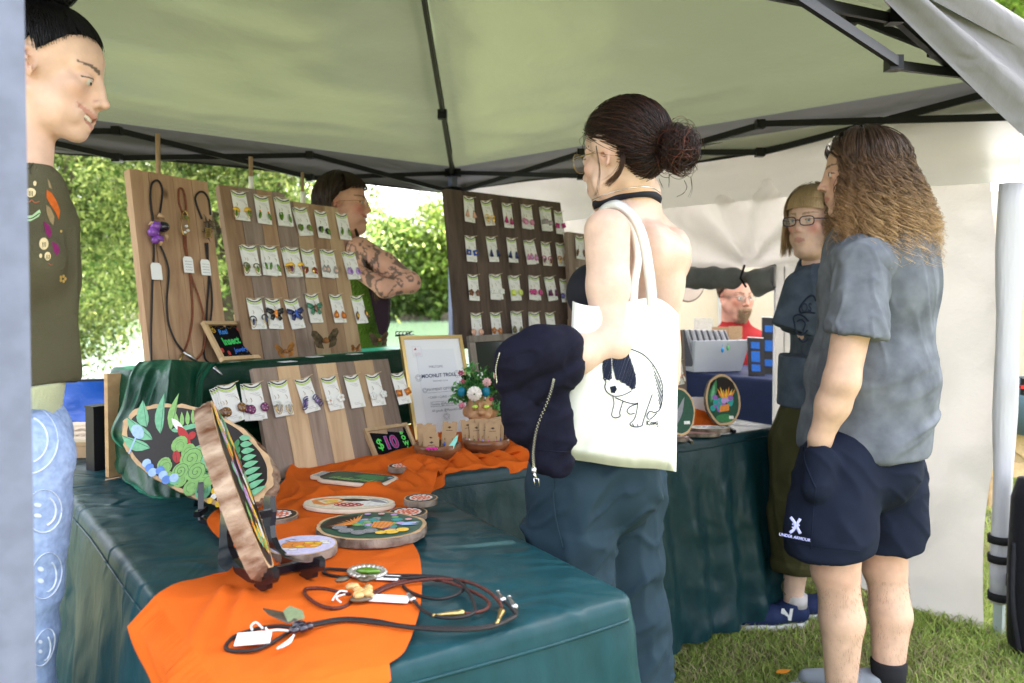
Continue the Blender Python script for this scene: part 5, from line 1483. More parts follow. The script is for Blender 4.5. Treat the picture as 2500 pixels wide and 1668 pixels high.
for (a, c_, w, k) in (((-.17, .0), (-.235, .055), .016, 'mint'), ((-.13, -.02), (-.245, .0), .015, 'mint'), ((-.12, .0), (-.19, .095), .013, 'mint'), ((-.10, .02), (-.15, .11), .011, 'lgreen'), ((-.12, -.04), (-.22, -.045), .014, 'mint')):
 pt.fill(k, leafp(a[0], a[1], c_[0], c_[1], w, curve=.008)); pt.line('dgreen', [a, c_], .0012)
for k in range(8):
 x = -.10 + .012 * k; y = .02 + .009 * k
 pt.fill('lgreen', leafp(x, y, x - .03, y + .032, .006)); pt.fill('mint', leafp(x, y, x + .035, y + .012, .006))
pt.fill('lblue', circ(-.185, -.02, .026, 12, ry=.014, rot=-.3)); pt.line('lblue', [(-.18, -.03), (-.165, -.075)], .005)
pt.fill('white', leafp(-.12, .045, -.05, .025, .008)); pt.fill('red', leafp(-.09, .035, -.02, .01, .010)); pt.fill('red', circ(-.035, .03, .011, 9))
for k in range(26):
 x, y = -.06 + .17 * r.random(), -.08 + .085 * r.random()
 pt.fill(r.choice(['lgreen', 'lgreen', 'green', 'mint']), circ(x, y, .014 + .008 * r.random(), 12)); pt.line('dgreen', circ(x, y, .012, 10, a1=5), .0008)
for x, y, rr_ in ((.005, -.018, .030), (.04, -.04, .026), (.0, -.055, .022)):
 pt.fill('lgreen', circ(x, y, rr_, 18)); pt.line('dgreen', [(x + rr_ * (1 - k / 26) * math.cos(k * .6), y + rr_ * (1 - k / 26) * math.sin(k * .6)) for k in range(26)], .0014)
pt.fill('red', circ(-.035, -.03, .018, 12, ry=.010, rot=-.6)); pt.line('black', [(-.045, -.022), (-.025, -.04)], .0012)
for k in range(7): pt.fill('blue' if k % 2 else 'lblue', circ(-.10 + .016 * k, -.075 - .006 * (k % 3), .013, 10, ry=.011))
for k in range(22): pt.line('pink', [(.04 + .007 * k + .01 * math.sin(q), .055 - .0075 * k + .016 * math.cos(q * 1.7 + k)) for q in np.linspace(0, 4, 8)], .0055)
for k in range(9):
 pt.fill('mint', leafp(.09 + .014 * k, .075 - .014 * k, .12 + .014 * k, .085 - .010 * k, .008)); pt.fill('green', leafp(.09 + .014 * k, .07 - .014 * k, .10 + .013 * k, .045 - .014 * k, .007))
for k in range(10): pt.fill(r.choice(['yellow', 'yellow', 'white']), circ(.11 + .10 * r.random(), -.085 + .03 * r.random(), .008, 9))
pt.done(t, z_)
e = thing('easel', 'black plastic easel under the big leaf painted slice', 'easel', (cen[0], cen[1], TZ), 'black display easels')
b = W(*z3(628, 870), 1.82); c_ = W(*z3(628, 1105), 1.80); c_[2] = TZ + .012
for k, off in enumerate((0, .09)):
 o_ = mx_ * off
 q = MB().bar(b + o_, c_ + o_, .012, .016); mk('front_strut', q, m_ease, e)
 bk = b + o_ + [-.06, .12, 0]; bk[2] = TZ + .012
 mk('back_leg', MB().bar(b + o_ + [0, 0, .0], bk, .012, .012), m_ease, e)
 mk('lip', MB().box(c_ + o_ + [0, -.0, .02], (.014, .05, .012)).bar(c_ + o_ + [0, -.02, .02], c_ + o_ + [0, -.02, .045], .012, .012), m_ease, e)
mk('cross_bar', MB().bar(c_ + [0, 0, .004], c_ + mx_ * .09 + [0, 0, .004], .012, .012), m_ease, e)
a0, a1 = W(*z3(660, 378), 1.56), W(*z3(1018, 1452), 1.36)
ax = unit(a0 - a1)
n_ = np.array([.93, .20, .33]); n_ = unit(n_ - ax * np.dot(n_, ax))
my = unit(np.cross(n_, ax))
cen = (a0 + a1) / 2 - n_ * .017
fr = frame(cen, ax, my)
half = np.linalg.norm(a0 - a1) / 2
t, pt, z_ = slab('oval slice with orange flaky bark standing edge-on in the front easel, painted corn and flowers', fr, half, .078, .034, seed=61, wob=.02, rim=.93, bark=m_bark_o, rough=1.3)
for k in range(60):
 x = r.uniform(-.15, .13); y = r.uniform(-.058, .058) * math.sqrt(max(.05, 1 - (x / .175) ** 2))
 cc = r.choice(['yellow', 'yellow', 'lilac', 'mint', 'lgreen', 'orange', 'green', 'white', 'pink'])
 pt.fill(cc, leafp(x, y, x + r.uniform(.03, .06), y + r.uniform(-.012, .012), .010)); pt.line('black', [(x, y), (x + .045, y)], .0008)
pt.done(t, z_)
e = thing('easel', 'black plastic easel holding the edge-on slice at the front of the table', 'easel', (a1[0], a1[1], TZ), 'black display easels')
pdir = unit(np.array([-ax[0], -ax[1], 0])); pn = np.cross(pdir, (0, 0, 1))
prof = [(755, 990), (792, 1000), (800, 1100), (792, 1190), (800, 1270), (830, 1345), (880, 1400), (950, 1428), (1010, 1438), (1046, 1432), (1050, 1405), (1068, 1400), (1088, 1424), (1090, 1470), (1078, 1500), (1048, 1515), (1044, 1540), (1010, 1552), (960, 1545), (965, 1515), (975, 1498), (740, 1470), (735, 1400)]
P0 = a1 + [0, 0, 0]
pr3 = [WP(*z3(*q), P0, pn) for q in prof]
for off in (0.0, .085):
 bb = MB(); v = np.array([q + pn * (off + o_) * (1 if pn[1] > 0 else -1) for o_ in (0, .011) for q in pr3])
 n2 = len(prof)
 f = [tuple(range(n2)), tuple(range(n2, 2 * n2))[::-1]] + [(i, (i + 1) % n2, n2 + (i + 1) % n2, n2 + i)[::-1] for i in range(n2)]
 bb.add(v, f); mk('side_bracket', bb, m_ease, e)
s1 = 1 if pn[1] > 0 else -1
for q in (pr3[2], pr3[20] + (pr3[6] - pr3[20]) * .4):
 mk('cross_bar', MB().bar(q + pn * s1 * .011, q + pn * s1 * .085, .012, .014), m_ease, e)
# ================================================================= bowls, brown cards, vase
m_bowl = mat('dark_turned_wood', (.12, .045, .02), .28, c2=(.22, .09, .04), var=.3, vs=12, coat=.3, stretch=(1, 1, 6))
m_kraft = mat('kraft_card', (.42, .27, .15), .75, var=.05, vs=40)
def bowl(label, px, py, r_, d_, seed, stuff):
 p = W(px, py, d_); p[2] = TZ + .014
 t = thing('wooden_bowl', label, 'bowl', p, 'wooden bowls of earring cards')
 prof = [(0, .002), (r_ * .55, .0), (r_ * .85, .012), (r_ * 1.0, .034), (r_ * .97, .050), (r_ * .92, .050), (r_ * .90, .036), (r_ * .7, .014), (0, .010)]
 mk('bowl', MB().lathe(prof, (0, 0, 0), 40, wob=lambda a: 1 + .05 * math.cos(2 * a) + .03 * math.cos(3 * a + seed)), m_bowl, t, local=True, smooth=True)
 rr_ = random.Random(seed)
 for i, (dx, dy, h, rz, tl) in enumerate(stuff):
  m = Matrix.Translation(p + np.array([dx, dy, .018])) @ Matrix.Rotation(R(rz), 4, 'Z') @ Matrix.Rotation(R(90 - tl), 4, 'X')
  c = thing('brown_earring_card', 'brown kraft earring card, %s from the left in the %s wooden bowl' % (ORD[sorted(range(len(stuff)), key=lambda q: stuff[q][0]).index(i)], 'left' if seed == 1 else 'right'), 'earring card', m, 'brown cards standing in the two bowls')
  mk('card', MB().prism([(-.024, 0), (.024, 0), (.024, h), (.008, h), (.004, h - .004), (-.004, h - .004), (-.008, h), (-.024, h)], 0, .0008), m_kraft, c, local=True)
  b = MB(); b.fill([(-.007, h - .018), (0, h - .014), (.007, h - .018), (0, h - .022)], .0012); b.stroke([(-.011, h - .028), (.011, h - .027)], .0016, .0012)
  mk('print', b, pm((.06, .04, .03)), c, local=True)
  b = MB(); b.cur = 0
  for s_ in (-1, 1): b.tube([(.012 * s_, h * .45, .002), (.014 * s_, h * .36, .005), (.012 * s_, h * .28, .004)], .0009, 4)
  b.cur = 1
  for s_ in (-1, 1): ellip(b, (.012 * s_, h * .24, .005), (.004, .007, .003), 6, 5)
  mk('earrings', b, [GOLD, jm(['pink', 'clear', 'olive', 'magenta', 'lilac', 'blue'][i % 6])], c, local=True, smooth=True)
 return t
bowl('left wooden bowl filled with brown earring cards, beside the bowl sign', 1068, 1098, .070, 2.46, 1, [(-.040, .030, .088, 14, 18), (-.028, .022, .086, 10, 22), (-.035, .010, .078, 8, 28), (-.022, .0, .068, 5, 30), (-.018, -.012, .056, 4, 34), (.030, .02, .095, -14, 16)])
b_ = thing('mint_leaf_charm', 'mint green leaf charm sticking out of the left bowl', 'charm', W(*z5(885, 1195), 2.44))
mk('charm', MB().prism([(-.016, -.024), (.0, -.020), (.014, .010), (.018, .030), (.006, .018), (-.012, -.006)], 0, .004, frame(W(*z5(888, 1165), 2.42), (1, .1, 0), (0, .2, 1))), pm((.25, .68, .58), .3), b_)
b_ = thing('pink_bead_charm', 'bright pink wire and bead charm lying over the rim of the left bowl', 'charm', W(*z5(710, 1200), 2.40))
b = MB()
for k in range(9): ellip(b, W(*z5(672 + 10 * k, 1202 + 6 * math.sin(k * 2)), 2.39), (.004, .0045, .004), 6, 5)
mk('beads', b, pm((.7, .04, .35), .3), b_, smooth=True)
bowl('right wooden bowl filled with brown earring cards, below the flower head vase', 1188, 1090, .072, 2.55, 2, [(-.055, .015, .088, 30, 14), (-.045, .02, .084, 26, 16), (-.028, .014, .080, 18, 20), (-.012, .022, .088, 8, 15), (.0, .008, .082, 2, 18), (.030, .02, .090, -6, 14), (.018, .0, .08, -4, 18)])
vp = W(1172, 1046, 2.72); vp[2] = TZ + .014
va = thing('face_vase', 'tan pottery head vase with big eyes, filled with artificial flowers', 'vase', vp)
hc = W(1173, 997, 2.72); s_ = .050
F_ = Field(hc - [.08, .08, .11], hc + [.08, .08, .08], .0028)
F_.ell(hc, (s_ * 1.0, s_ * .95, s_ * 1.02), k=.01).ell(hc + [0, -.012, -.02], (s_ * .82, s_ * .8, s_ * .62), k=.015)
for q in (-1, 1): F_.ell(hc + [q * .050, .0, -.012], (.012, .008, .018), k=.008); F_.ell(hc + [q * .019, -.044, .012], (.014, .010, .015), k=.004, sub=True); F_.ell(hc + [q * .026, -.040, -.018], (.014, .012, .012), k=.012)
F_.ell(hc + [.006, -.056, -.006], (.013, .013, .010), k=.010); F_.cone(hc + [-.02, -.049, -.030], hc + [.022, -.050, -.028], .003, .003, k=.004, sub=True)
F_.cone(hc + [-.016, -.046, -.037], hc + [.018, -.046, -.036], .006, .006, k=.008)
F_.cone(hc + [0, 0, -.045], hc + [0, 0, -.06], .026, .034, k=.012)
V_, Fc = F_.mesh(1); m_clay = mat('tan_pottery', (.48, .26, .13), .4, bump=.1, bs=80, bd=.001)
fastmesh('head', V_, Fc, m_clay, va)
for q in (-1, 1):
 c = hc + [q * .019 + .003, -.046, .012]
 b = MB(); ellip(b, c, (.0105, .0115, .007), 12, 9); ey = mk('eye', b, pm((.55, .75, .12), .2), va, smooth=True)
 b = MB(); ellip(b, c + [.001, -.005, 0], (.0048, .0052, .0034), 10, 7); mk('pupil', b, pm((.01, .01, .01), .1), ey, smooth=True); b = MB()
rr_ = np.random.default_rng(8)
tp_ = hc + [0, .005, .05]
cc = tp_ + rr_.normal(0, 1, (34, 3)) * [.042, .025, .028] + [-.006, 0, .022]
V_, Fc, C_ = leaves(cc, np.full(34, .012), 1500, .0095, (np.array((.04, .20, .05)), np.array((.18, .42, .12))), 0, 91)
lf = fastmesh('leaves', V_, Fc, m_leaf, va, cols=C_, smooth=False)
tag(lf, kind='stuff')
def bloom(px, py, d_, r0, c, petals, name='flower', ruffle=2):
 p = W(px, py, d_); b = MB()
 for ring in range(ruffle + 2):
  rr2 = r0 * (1 - ring / (ruffle + 2.4)); nn = max(5, petals - ring * 2)
  for k in range(nn):
   a = k * 2 * math.pi / nn + ring * .4
   ctr_ = p + np.array([math.cos(a) * rr2 * .62, -.004 - .005 * ring, math.sin(a) * rr2 * .62])
   ellip(b, (0, 0, 0), (rr2 * .30, .0045, rr2 * .40), 6, 5)
   v = b.v[-1]; ca, sa = math.cos(a - 1.57), math.sin(a - 1.57)
   x, z = v[:, 0].copy(), v[:, 2].copy(); v[:, 0] = x * ca - z * sa; v[:, 2] = x * sa + z * ca; v[:, 1] += .3 * np.hypot(v[:, 0], v[:, 2]) * -.5
   v += ctr_
 mk(name, b, pm(c, .6), va, smooth=True)
bloom(*z5(1075, 735), 2.645, .026, (.82, .76, .70), 13); bloom(*z5(1180, 638), 2.66, .016, (.80, .48, .50), 9); bloom(*z5(968, 835), 2.66, .012, (.75, .25, .35), 8)
bloom(*z5(960, 560), 2.69, .011, (.45, .02, .10), 6, ruffle=1); bloom(*z5(1055, 552), 2.70, .010, (.50, .02, .10), 6, ruffle=1); bloom(*z5(975, 632), 2.68, .009, (.55, .08, .14), 6, ruffle=1); bloom(*z5(1215, 780), 2.66, .008, (.55, .03, .12), 6, ruffle=1)
b = MB()
for X, Y in ((965, 720), (1172, 720)): ellip(b, W(*z5(X, Y), 2.66), (.015, .010, .018), 10, 8)
mk('blue_berry', b, pm((.01, .16, .25), .25), va, smooth=True)
b = MB()
for X, Y in ((1105, 580), (1135, 562), (1128, 600), (1165, 775), (1140, 575)): ellip(b, W(*z5(X, Y), 2.66), (.0035, .0035, .0035), 6, 5)
mk('white_berry', b, pm((.8, .8, .8), .4), va, smooth=True)
def insect(label, px, py, d_, s_, mt, rz, seed):
 p = W(px, py, d_); p[2] = max(p[2], SZ + .006)
 t = thing('resin_insect', label, 'insect figure', T(p, rz), 'resin insects along the velvet shelf')
 rr_ = random.Random(seed)
 for sx in (-1, 1):
  b = MB()
  out = [(0, 0), (.35, .28), (.8, .5), (1.05, .42), (1.0, .15), (.7, -.05), (.45, -.1)]
  m = Matrix.Rotation(R(-28 * sx - 6), 4, 'Y') @ Matrix.Rotation(R(55), 4, 'X')
  b.prism([(sx * x * .045 * s_, y * .05 * s_) for x, y in out], -.0008, .0012, m)
  b.prism([(sx * x * .030 * s_, (y - .35) * .05 * s_) for x, y in out], -.0008, .0012, m)
  w = mk('wing', b, mt, t, local=True)
  v = MB()
  for k in range(3): v.tube([tuple(m @ Vector((0, 0, .002))), tuple(m @ Vector((sx * .03 * s_, (.018 - .012 * k) * s_, .002)))], .0006 * s_, 4)
  mk('vein', v, m_smoke, w, local=True)
 b = MB()
 for k, (y, r0) in enumerate(((-.018, .006), (-.006, .009), (.006, .008), (.016, .006))): ellip(b, (0, y * s_, .008 * s_), (r0 * s_, .009 * s_, r0 * s_))
 mk('body', b, m_amber, t, local=True, smooth=True)
 for sx in (-1, 1):
  for k in range(3): mk('leg', MB().tube([(0, (-.006 + .008 * k) * s_, .006 * s_), (sx * .014 * s_, (-.008 + .01 * k) * s_, .010 * s_), (sx * .02 * s_, (-.008 + .012 * k) * s_, -.003)], .0009 * s_, 4), m_smoke, t, local=True)
 return t
insect('amber resin bug with folded wings lying on a white card beside the insect sign', *z2(1155, 1402), 2.50, .85, m_amber, .5, 1)
insect('large brown winged resin moth leaning on the lower plank board', *z2(1440, 1330), 2.70, 1.25, m_smoke, .2, 2)
insect('tiny amber resin bug right of the large brown moth', *z2(1650, 1376), 2.80, .5, m_amber, -.3, 3)
insect('dark glossy winged resin insect beside the gold frame', *z2(1820, 1322), 2.90, .95, m_smoke, .1, 4)
for (X, Y, d_) in ((1165, 1440, 2.47), (1360, 1405, 2.66), (1640, 1400, 2.78)):
 p = W(*z2(X, Y), d_); p[2] = SZ + .004
 t = thing('price_card', 'small white price card lying flat on the velvet shelf', 'card', T(p, .9), 'blank white cards flat on the velvet shelf'); mk('card', MB().box((0, 0, .0006), (.05, .035, .001)), m_paper, t, local=True)
t = thing('scrap_of_black_lace', 'curly black openwork ornament on the shelf behind the gold frame', 'ornament', W(*z5(480, 235), 2.98))
b = MB()
for k in range(5): b.tube([W(*z5(420 + 30 * k + 16 * math.cos(a), 222 + 16 * math.sin(a)), 2.98) for a in np.linspace(0, 5.5, 10)], .0022, 5)
b.tube([W(*z5(400, 245), 2.98), W(*z5(480, 240), 2.98), W(*z5(545, 205), 2.98)], .003, 5)
mk('scroll', b, m_blackgl, t, smooth=True)
# ================================================================= bolo ties lying on the front of the table
zc = TZ + .017
def lay(X, Y, dz=0):
 q = z4(X, Y); a = WZ(q[0], q[1], zc + dz); return a
def bolo(label, mt, loop, strands, tips, build, tipm):
 p = lay(*loop[0]); t = thing('bolo_tie', label, 'bolo tie', p, 'bolo ties lying on the front table')
 mk('cord_loop', MB().tube(smooth_path([lay(*q) for q in loop], 70), .0030, 8), mt, t, smooth=True)
 for k, s__ in enumerate(strands): mk('cord', MB().tube(smooth_path([lay(*q, dz=.0035 * (k % 2)) for q in s__], 120), .0030, 8), mt, t, smooth=True)
 for a, c in tips:
  a, c = lay(*a, dz=.004), lay(*c, dz=.004)
  mk('cord_tip', MB().tube([a, a + (c - a) * .1, a + (c - a) * .2, a + (c - a) * .85, c], [.004, .0062, .005, .0028, .0026], 10), tipm, t, smooth=True)
  b = MB(); ellip(b, c + (c - a) * .06, (.0035, .0035, .0035), 8, 6); mk('tip_ball', b, tipm, t, smooth=True)
 build(t); return t
def tagf(t, X, Y, w, h, rz, writing=True):
 m = T(lay(X, Y, .003), R(rz))
 o = mk('paper_tag', MB().box((0, 0, 0), (w, h, .0008), None).v and MB().prism([(-w / 2, -h / 2), (w / 2, -h / 2), (w / 2, h / 2), (-w / 2, h / 2)], 0, .0008, m), m_tagw, t)
 b = MB()
 for k in range(3): b.stroke([(x, h * (.25 - .25 * k) + .0012 * math.sin(x * 1500 + k * 2) + .0008 * math.sin(x * 3900)) for x in np.linspace(-w * .4, w * .4, 40)], .0007, .0013, m)
 mk('handwriting', b, pm((.08, .08, .12)), t)
def lie1(t):
 b = MB()
 for X, Y, r0 in ((745, 740, .012), (760, 752, .010), (722, 760, .009), (790, 742, .009)): ellip(b, lay(X, Y, .008), (r0, r0 * .8, r0 * .7), 9, 7)
 mk('dark_resin', b, m_blackgl, t, smooth=True)
 up = lambda q, h: lay(*q) + np.array([0, 0, h])
 for nm, pts, c in (('wing', [((735, 748), .010), ((660, 715), .012), ((572, 698), .012), ((600, 716), .009), ((690, 748), .006)], (.06, .045, .03)), ('wing', [((770, 742), .012), ((760, 722), .016), ((700, 712), .020), ((668, 722), .016), ((690, 746), .008)], (.18, .22, .12))):
  v = [up(q, h) for q, h in pts]; v2 = [q + np.array([0, .002, .0015]) for q in v]; n2 = len(v)
  mk(nm, MB().add(v + v2, [tuple(range(n2)), tuple(range(n2, 2 * n2))[::-1]] + [(i, n2 + i, n2 + (i + 1) % n2, (i + 1) % n2) for i in range(n2)]), pm(c, .25, 0, .5), t)
 for pts in ([(700, 765), (640, 760), (600, 765), (585, 750)], [(720, 785), (690, 815), (640, 850)], [(715, 790), (700, 820), (655, 845)], [(570, 752), (540, 725), (515, 740), (520, 760)]):
  mk('string', MB().tube(smooth_path([lay(*q, dz=.006) for q in pts], 20), .0016, 5), m_string, t, smooth=True)
 tagf(t, 527, 800, .050, .044, 12)
bolo('black bolo tie with a feather-winged clasp and white tag, nearest the front', m_cordk, [(735, 752), (640, 742), (540, 755), (440, 790), (398, 830), (402, 855), (450, 862), (540, 855), (620, 818), (700, 768)],
 [[(800, 732), (950, 706), (1100, 714), (1260, 742), (1500, 752), (1640, 742), (1740, 712), (1782, 680), (1778, 655)], [(790, 745), (950, 716), (1100, 726), (1300, 752), (1500, 762), (1660, 748), (1770, 700), (1778, 680), (1745, 640), (1728, 625)]],
 [((1778, 655), (1750, 606)), ((1722, 622), (1696, 580))], lie1, m_silver)
def lie2(t):
 b = MB(); rr_ = random.Random(2)
 for k in range(16): ellip(b, lay(985 + rr_.random() * 95, 550 + rr_.random() * 45, .008 + rr_.random() * .006), (.010, .007, .006), 7, 6, rot=rr_.random() * 3)
 mk('amber_stone', b, mat('pale_amber', (.55, .33, .12), .2, coat=.6, var=.3, vs=60), t, smooth=True)
 b = MB()
 for X, Y, a_ in ((950, 520, .5), (1050, 520, -.4), (1080, 515, .2)): ellip(b, lay(X, Y, .012), (.014, .006, .005), 8, 6, rot=a_)
 ellip(b, lay(1040, 612, .006), (.020, .010, .005), 8, 6, rot=.2); mk('dark_wing', b, m_smoke, t, smooth=True)
 for pts in ([(975, 578), (940, 575), (915, 600), (905, 618)], [(965, 590), (930, 600), (925, 612), (945, 628)]): mk('string', MB().tube(smooth_path([lay(*q, dz=.006) for q in pts], 20), .0016, 5), m_string, t, smooth=True)
 tagf(t, 1155, 610, .085, .030, -8)
bolo('red-brown bolo tie with an amber stone clasp and white tag, middle of the three', m_cordr, [(1005, 600), (975, 640), (920, 657), (850, 645), (790, 608), (770, 580), (785, 562), (860, 562), (950, 582), (990, 590)],
 [[(1090, 585), (1180, 542), (1300, 516), (1440, 528), (1570, 575), (1645, 620), (1645, 655), (1600, 675), (1535, 682)], [(1100, 592), (1190, 550), (1300, 526), (1420, 516), (1540, 528), (1640, 570), (1700, 625), (1716, 665)]],
 [((1535, 678), (1398, 690)), ((1716, 668), (1692, 724))], lie2, m_brass)
def lie3(t):
 b = MB()
 for a in np.linspace(0, 6.28, 22): ellip(b, lay(1070 + 82 * math.cos(a), 482 + 26 * math.sin(a), .006), (.007, .006, .005), 6, 5)
 ellip(b, lay(1070, 482, .003), (.034, .014, .006), 12, 8); mk('silver_wrap', b, mat('antique_silver', (.5, .47, .42), .35, metal=.8, bump=.5, bs=200, bd=.002), t, smooth=True)
 b = MB(); ellip(b, lay(1075, 478, .012), (.024, .0075, .006), 12, 8, rot=-.08); mk('beetle_wing', b, jm('beetle'), t, smooth=True)
 tagf(t, 1150, 510, .055, .024, -6)
bolo('black bolo tie with a silver wrapped green beetle clasp, farthest of the three', m_cordk, [(1020, 508), (960, 508), (900, 500), (862, 486), (870, 470), (920, 470), (1000, 476)],
 [[(1150, 500), (1300, 500), (1420, 508), (1520, 530), (1535, 555), (1500, 590), (1420, 612), (1330, 600), (1270, 575), (1242, 550)], [(1150, 508), (1260, 512), (1380, 505), (1480, 518), (1540, 560), (1580, 630), (1575, 680), (1500, 702), (1400, 695), (1330, 660), (1292, 618)]],
 [((1292, 620), (1268, 592))], lie3, m_silver)
# ================================================================= right part of the cross table
def stand(label, px, py, d_, rx, ry, seed, easel_label):
 p = W(px, py, d_); p[2] = max(p[2], TZ + ry * .97 + .012)
 fr = frame(p, (1, .15, 0), (0, .22, 1))
 t, pt, z_ = slab(label, fr, rx, ry, .02, seed=seed, wob=.035, rim=.9, base='dgreen')
 e = thing('easel', easel_label, 'easel', (p[0], p[1], TZ), 'black display easels')
 for s__ in (-1, 1):
  mk('foot', MB().bar((p[0] + s__ * .04, p[1] - .03 - .02, TZ + .010), (p[0] + s__ * .04, p[1] + .07, TZ + .010), .010, .012).bar((p[0] + s__ * .04, p[1] - .045, TZ + .01), (p[0] + s__ * .04, p[1] - .045, TZ + .03), .01, .01), m_ease, e)
  mk('back_strut', MB().bar((p[0] + s__ * .04, p[1] + .06, TZ + .012), (p[0] + s__ * .02, p[1] + .06, TZ + .13), .01, .01), m_ease, e)
 return t, pt, z_
t, pt, z_ = stand('upright oval slice painted with a cupcake-like coral in teal and purple, by the tent window', 1760, 978, 3.02, .068, .098, 71, 'black easel under the coral painted upright slice by the tent window')
pt.fill('brown', circ(.0, .05, .05, 14, ry=.035)); pt.fill('green', leafp(-.05, -.01, -.02, .08, .012)); pt.fill('mint', leafp(-.045, .0, -.03, .06, .006))
for k in range(7): pt.fill('yellow' if k % 2 else 'orange', leafp(.0 + .004 * k, .0, -.02 + .012 * k, .045 + .006 * math.sin(k * 2), .004))
for k in range(20): pt.fill(r.choice(['teal', 'teal', 'lilac', 'purple']), circ(-.045 + .08 * r.random(), -.035 + .045 * r.random(), .011, 10))
pt.fill('orange', [(-.018, -.045), (-.012, -.02), (.022, -.015), (.020, -.04)]); pt.fill('green', circ(.0, -.068, .035, 14, ry=.016)); pt.fill('white', [(.018, -.06), (.036, -.06), (.036, -.072), (.018, -.072)])
pt.done(t, z_)
t, pt, z_ = stand('upright dark slice whose edge peeks out from behind the tote bag', 1655, 1005, 2.80, .055, .085, 72, 'black easel under the dark slice beside the tote bag')
pt.fill('grey', leafp(-.02, -.05, .02, .05, .01)); pt.fill('white', [(.012, -.035), (.034, -.035), (.034, -.046), (.012, -.046)]); pt.done(t, z_)
for (px, py, rx, ry, lab, sd, dz) in ((1728, 1043, .080, .045, 'flat oval slice with lilac blossoms in front of the coral slice', 73, .013), (1705, 1054, .078, .04, 'flat oval slice with pink stripes lying under the lilac one', 74, 0), (1660, 1066, .03, .03, 'small flat slice at the edge of the tote bag', 75, 0)):
 p = WZ(px, py, TZ + .02 + dz); p[2] = TZ + .006 + dz
 t, pt, z_ = slab(lab, T(p, -.1), rx, ry, .013, seed=sd, base='white' if sd == 73 else 'pink', rim=.93)
 for k in range(18): pt.fill(r.choice(['lilac', 'lgreen', 'purple'] if sd == 73 else ['red', 'pink', 'white']), leafp(*(lambda x: (x, r.uniform(-.02, .02), x + .018, r.uniform(-.02, .02)))(r.uniform(-rx * .7, rx * .6)), .004))
 pt.done(t, z_)
t = thing('orange_cloth', 'crumpled orange gauze behind the slices on the cross table', 'cloth', WZ(1702, 1035, TZ))
nu = 30; u, w = np.meshgrid(np.linspace(0, 1, nu), np.linspace(0, 1, nu), indexing='ij'); p = W(1700, 1010, 3.10)
P = np.stack([p[0] - .09 + .18 * u, p[1] - .06 + .12 * w, TZ + .012 + .05 * np.sin(np.pi * u) * np.sin(np.pi * w) ** .7 + .014 * ridge(np.stack([u * 4, w * 5, u * 0], -1), 2, 3) * np.sin(np.pi * u)], -1)
mk('cloth', MB().grid(P), m_orange, t, smooth=True)
t = thing('white_folded_paper', 'white paper sheet standing behind the orange gauze', 'paper', W(1700, 985, 3.16)); mk('sheet', MB().box(W(1700, 988, 3.17), (.09, .004, .06)), m_paper, t)
bF, fF = board('card_stand', 'narrow driftwood stand with a jewelry card, right beside the tote bag', W(1641, 1010, 2.95), W(1630, 806, 2.98), W(1668, 806, 3.06), .02, [1, 1], [m_greyw, m_greyw], cat='card stand')
cards([('only', [(1655, 880, 'arch', 'amber', 'white', 1, 0, 'amber and white hoop')])], fF, lambda X, Y: (X, Y), 'the driftwood stand', None, .85)
# ================================================================= inside the white tent
nc0 = np.array([1.36, 3.74, 0])
table('folding table under the navy cloth inside the white tent', nc0, 1.7, .6, .85, ex=wdv, ey=wdn)
cloth('tablecloth', 'navy cloth on the table inside the white tent window', nc0, 1.7, .6, .853, .82, m_navy, ex=wdv, ey=wdn, foldn=12, amp=.008, flare=.02, seed=12, n=300, piping=False)
m_greybox = mat('pale_grey_box', (.46, .48, .53), .6, bump=.1, bs=60, bd=.001)
p = W(1740, 914, 4.22); p[2] = .858
fr = frame(p, unit((.97, .24, 0)), unit((-.24, .97, 0)))
t = thing('print_bin', 'pale grey open bin packed with sleeved prints inside the tent window', 'bin', fr)
for nm, v in (('front_panel', [(-.135, -.05, 0), (.135, -.05, 0), (.165, -.09, .165), (-.15, -.09, .165)]), ('back_panel', [(-.135, .12, 0), (.135, .12, 0), (.165, .15, .165), (-.15, .15, .165)]), ('side_panel', [(.135, -.05, 0), (.135, .12, 0), (.165, .15, .165), (.165, -.09, .165)]), ('side_panel', [(-.135, -.05, 0), (-.135, .12, 0), (-.15, .15, .165), (-.15, -.09, .165)])):
 v = np.array(v); n2 = unit(np.cross(v[1] - v[0], v[3] - v[0])) * .003
 mk(nm, MB().add(np.concatenate([v - n2, v + n2]), [(0, 3, 2, 1), (4, 5, 6, 7), (0, 1, 5, 4), (1, 2, 6, 5), (2, 3, 7, 6), (3, 0, 4, 7)]), m_greybox, t, local=True)
mk('base', MB().box((0, .035, .003), (.26, .16, .005)), m_greybox, t, local=True)
mF = fr
for k in range(15):
 x = -.15 + .0185 * k
 pr = thing('sleeved_print', 'thin print in a clear sleeve standing in the pale grey bin', 'print', fr @ Matrix.Translation((x, .02, .02)) @ Matrix.Rotation(R(-16 - .6 * k), 4, 'Y') @ Matrix.Rotation(R(12), 4, 'Z'), 'sleeved prints in the pale grey bin')
 mk('print', MB().box((0, 0, .105), (.004, .15, .20)), pm((.72, .72, .76) if k % 2 else (.10, .10, .12)), pr, local=True)
 mk('sleeve_edge', MB().box((.0035, -.076, .105), (.002, .004, .205)), pm((.6, .6, .65), .2), pr, local=True)
for (px, y0, w_, h_, d_, c, lab) in ((1717, 805, .11, .085, 4.5, (.55, .53, .48), 'pale grey card standing behind the sleeved prints'), (1760, 812, .10, .05, 4.34, (.36, .23, .13), 'brown backing card lying behind the prints'), (1795, 842, .075, .12, 4.28, (.40, .26, .15), 'brown backing card upright at the right of the bin')):
 p = W(px, y0, d_); t = thing('backing_card', lab, 'card', p); mk('card', MB().box(p + [0, 0, h_ / 2 - .02], (w_, .004, h_), Matrix.Rotation(.1, 4, 'Z')), pm(c, .7), t)
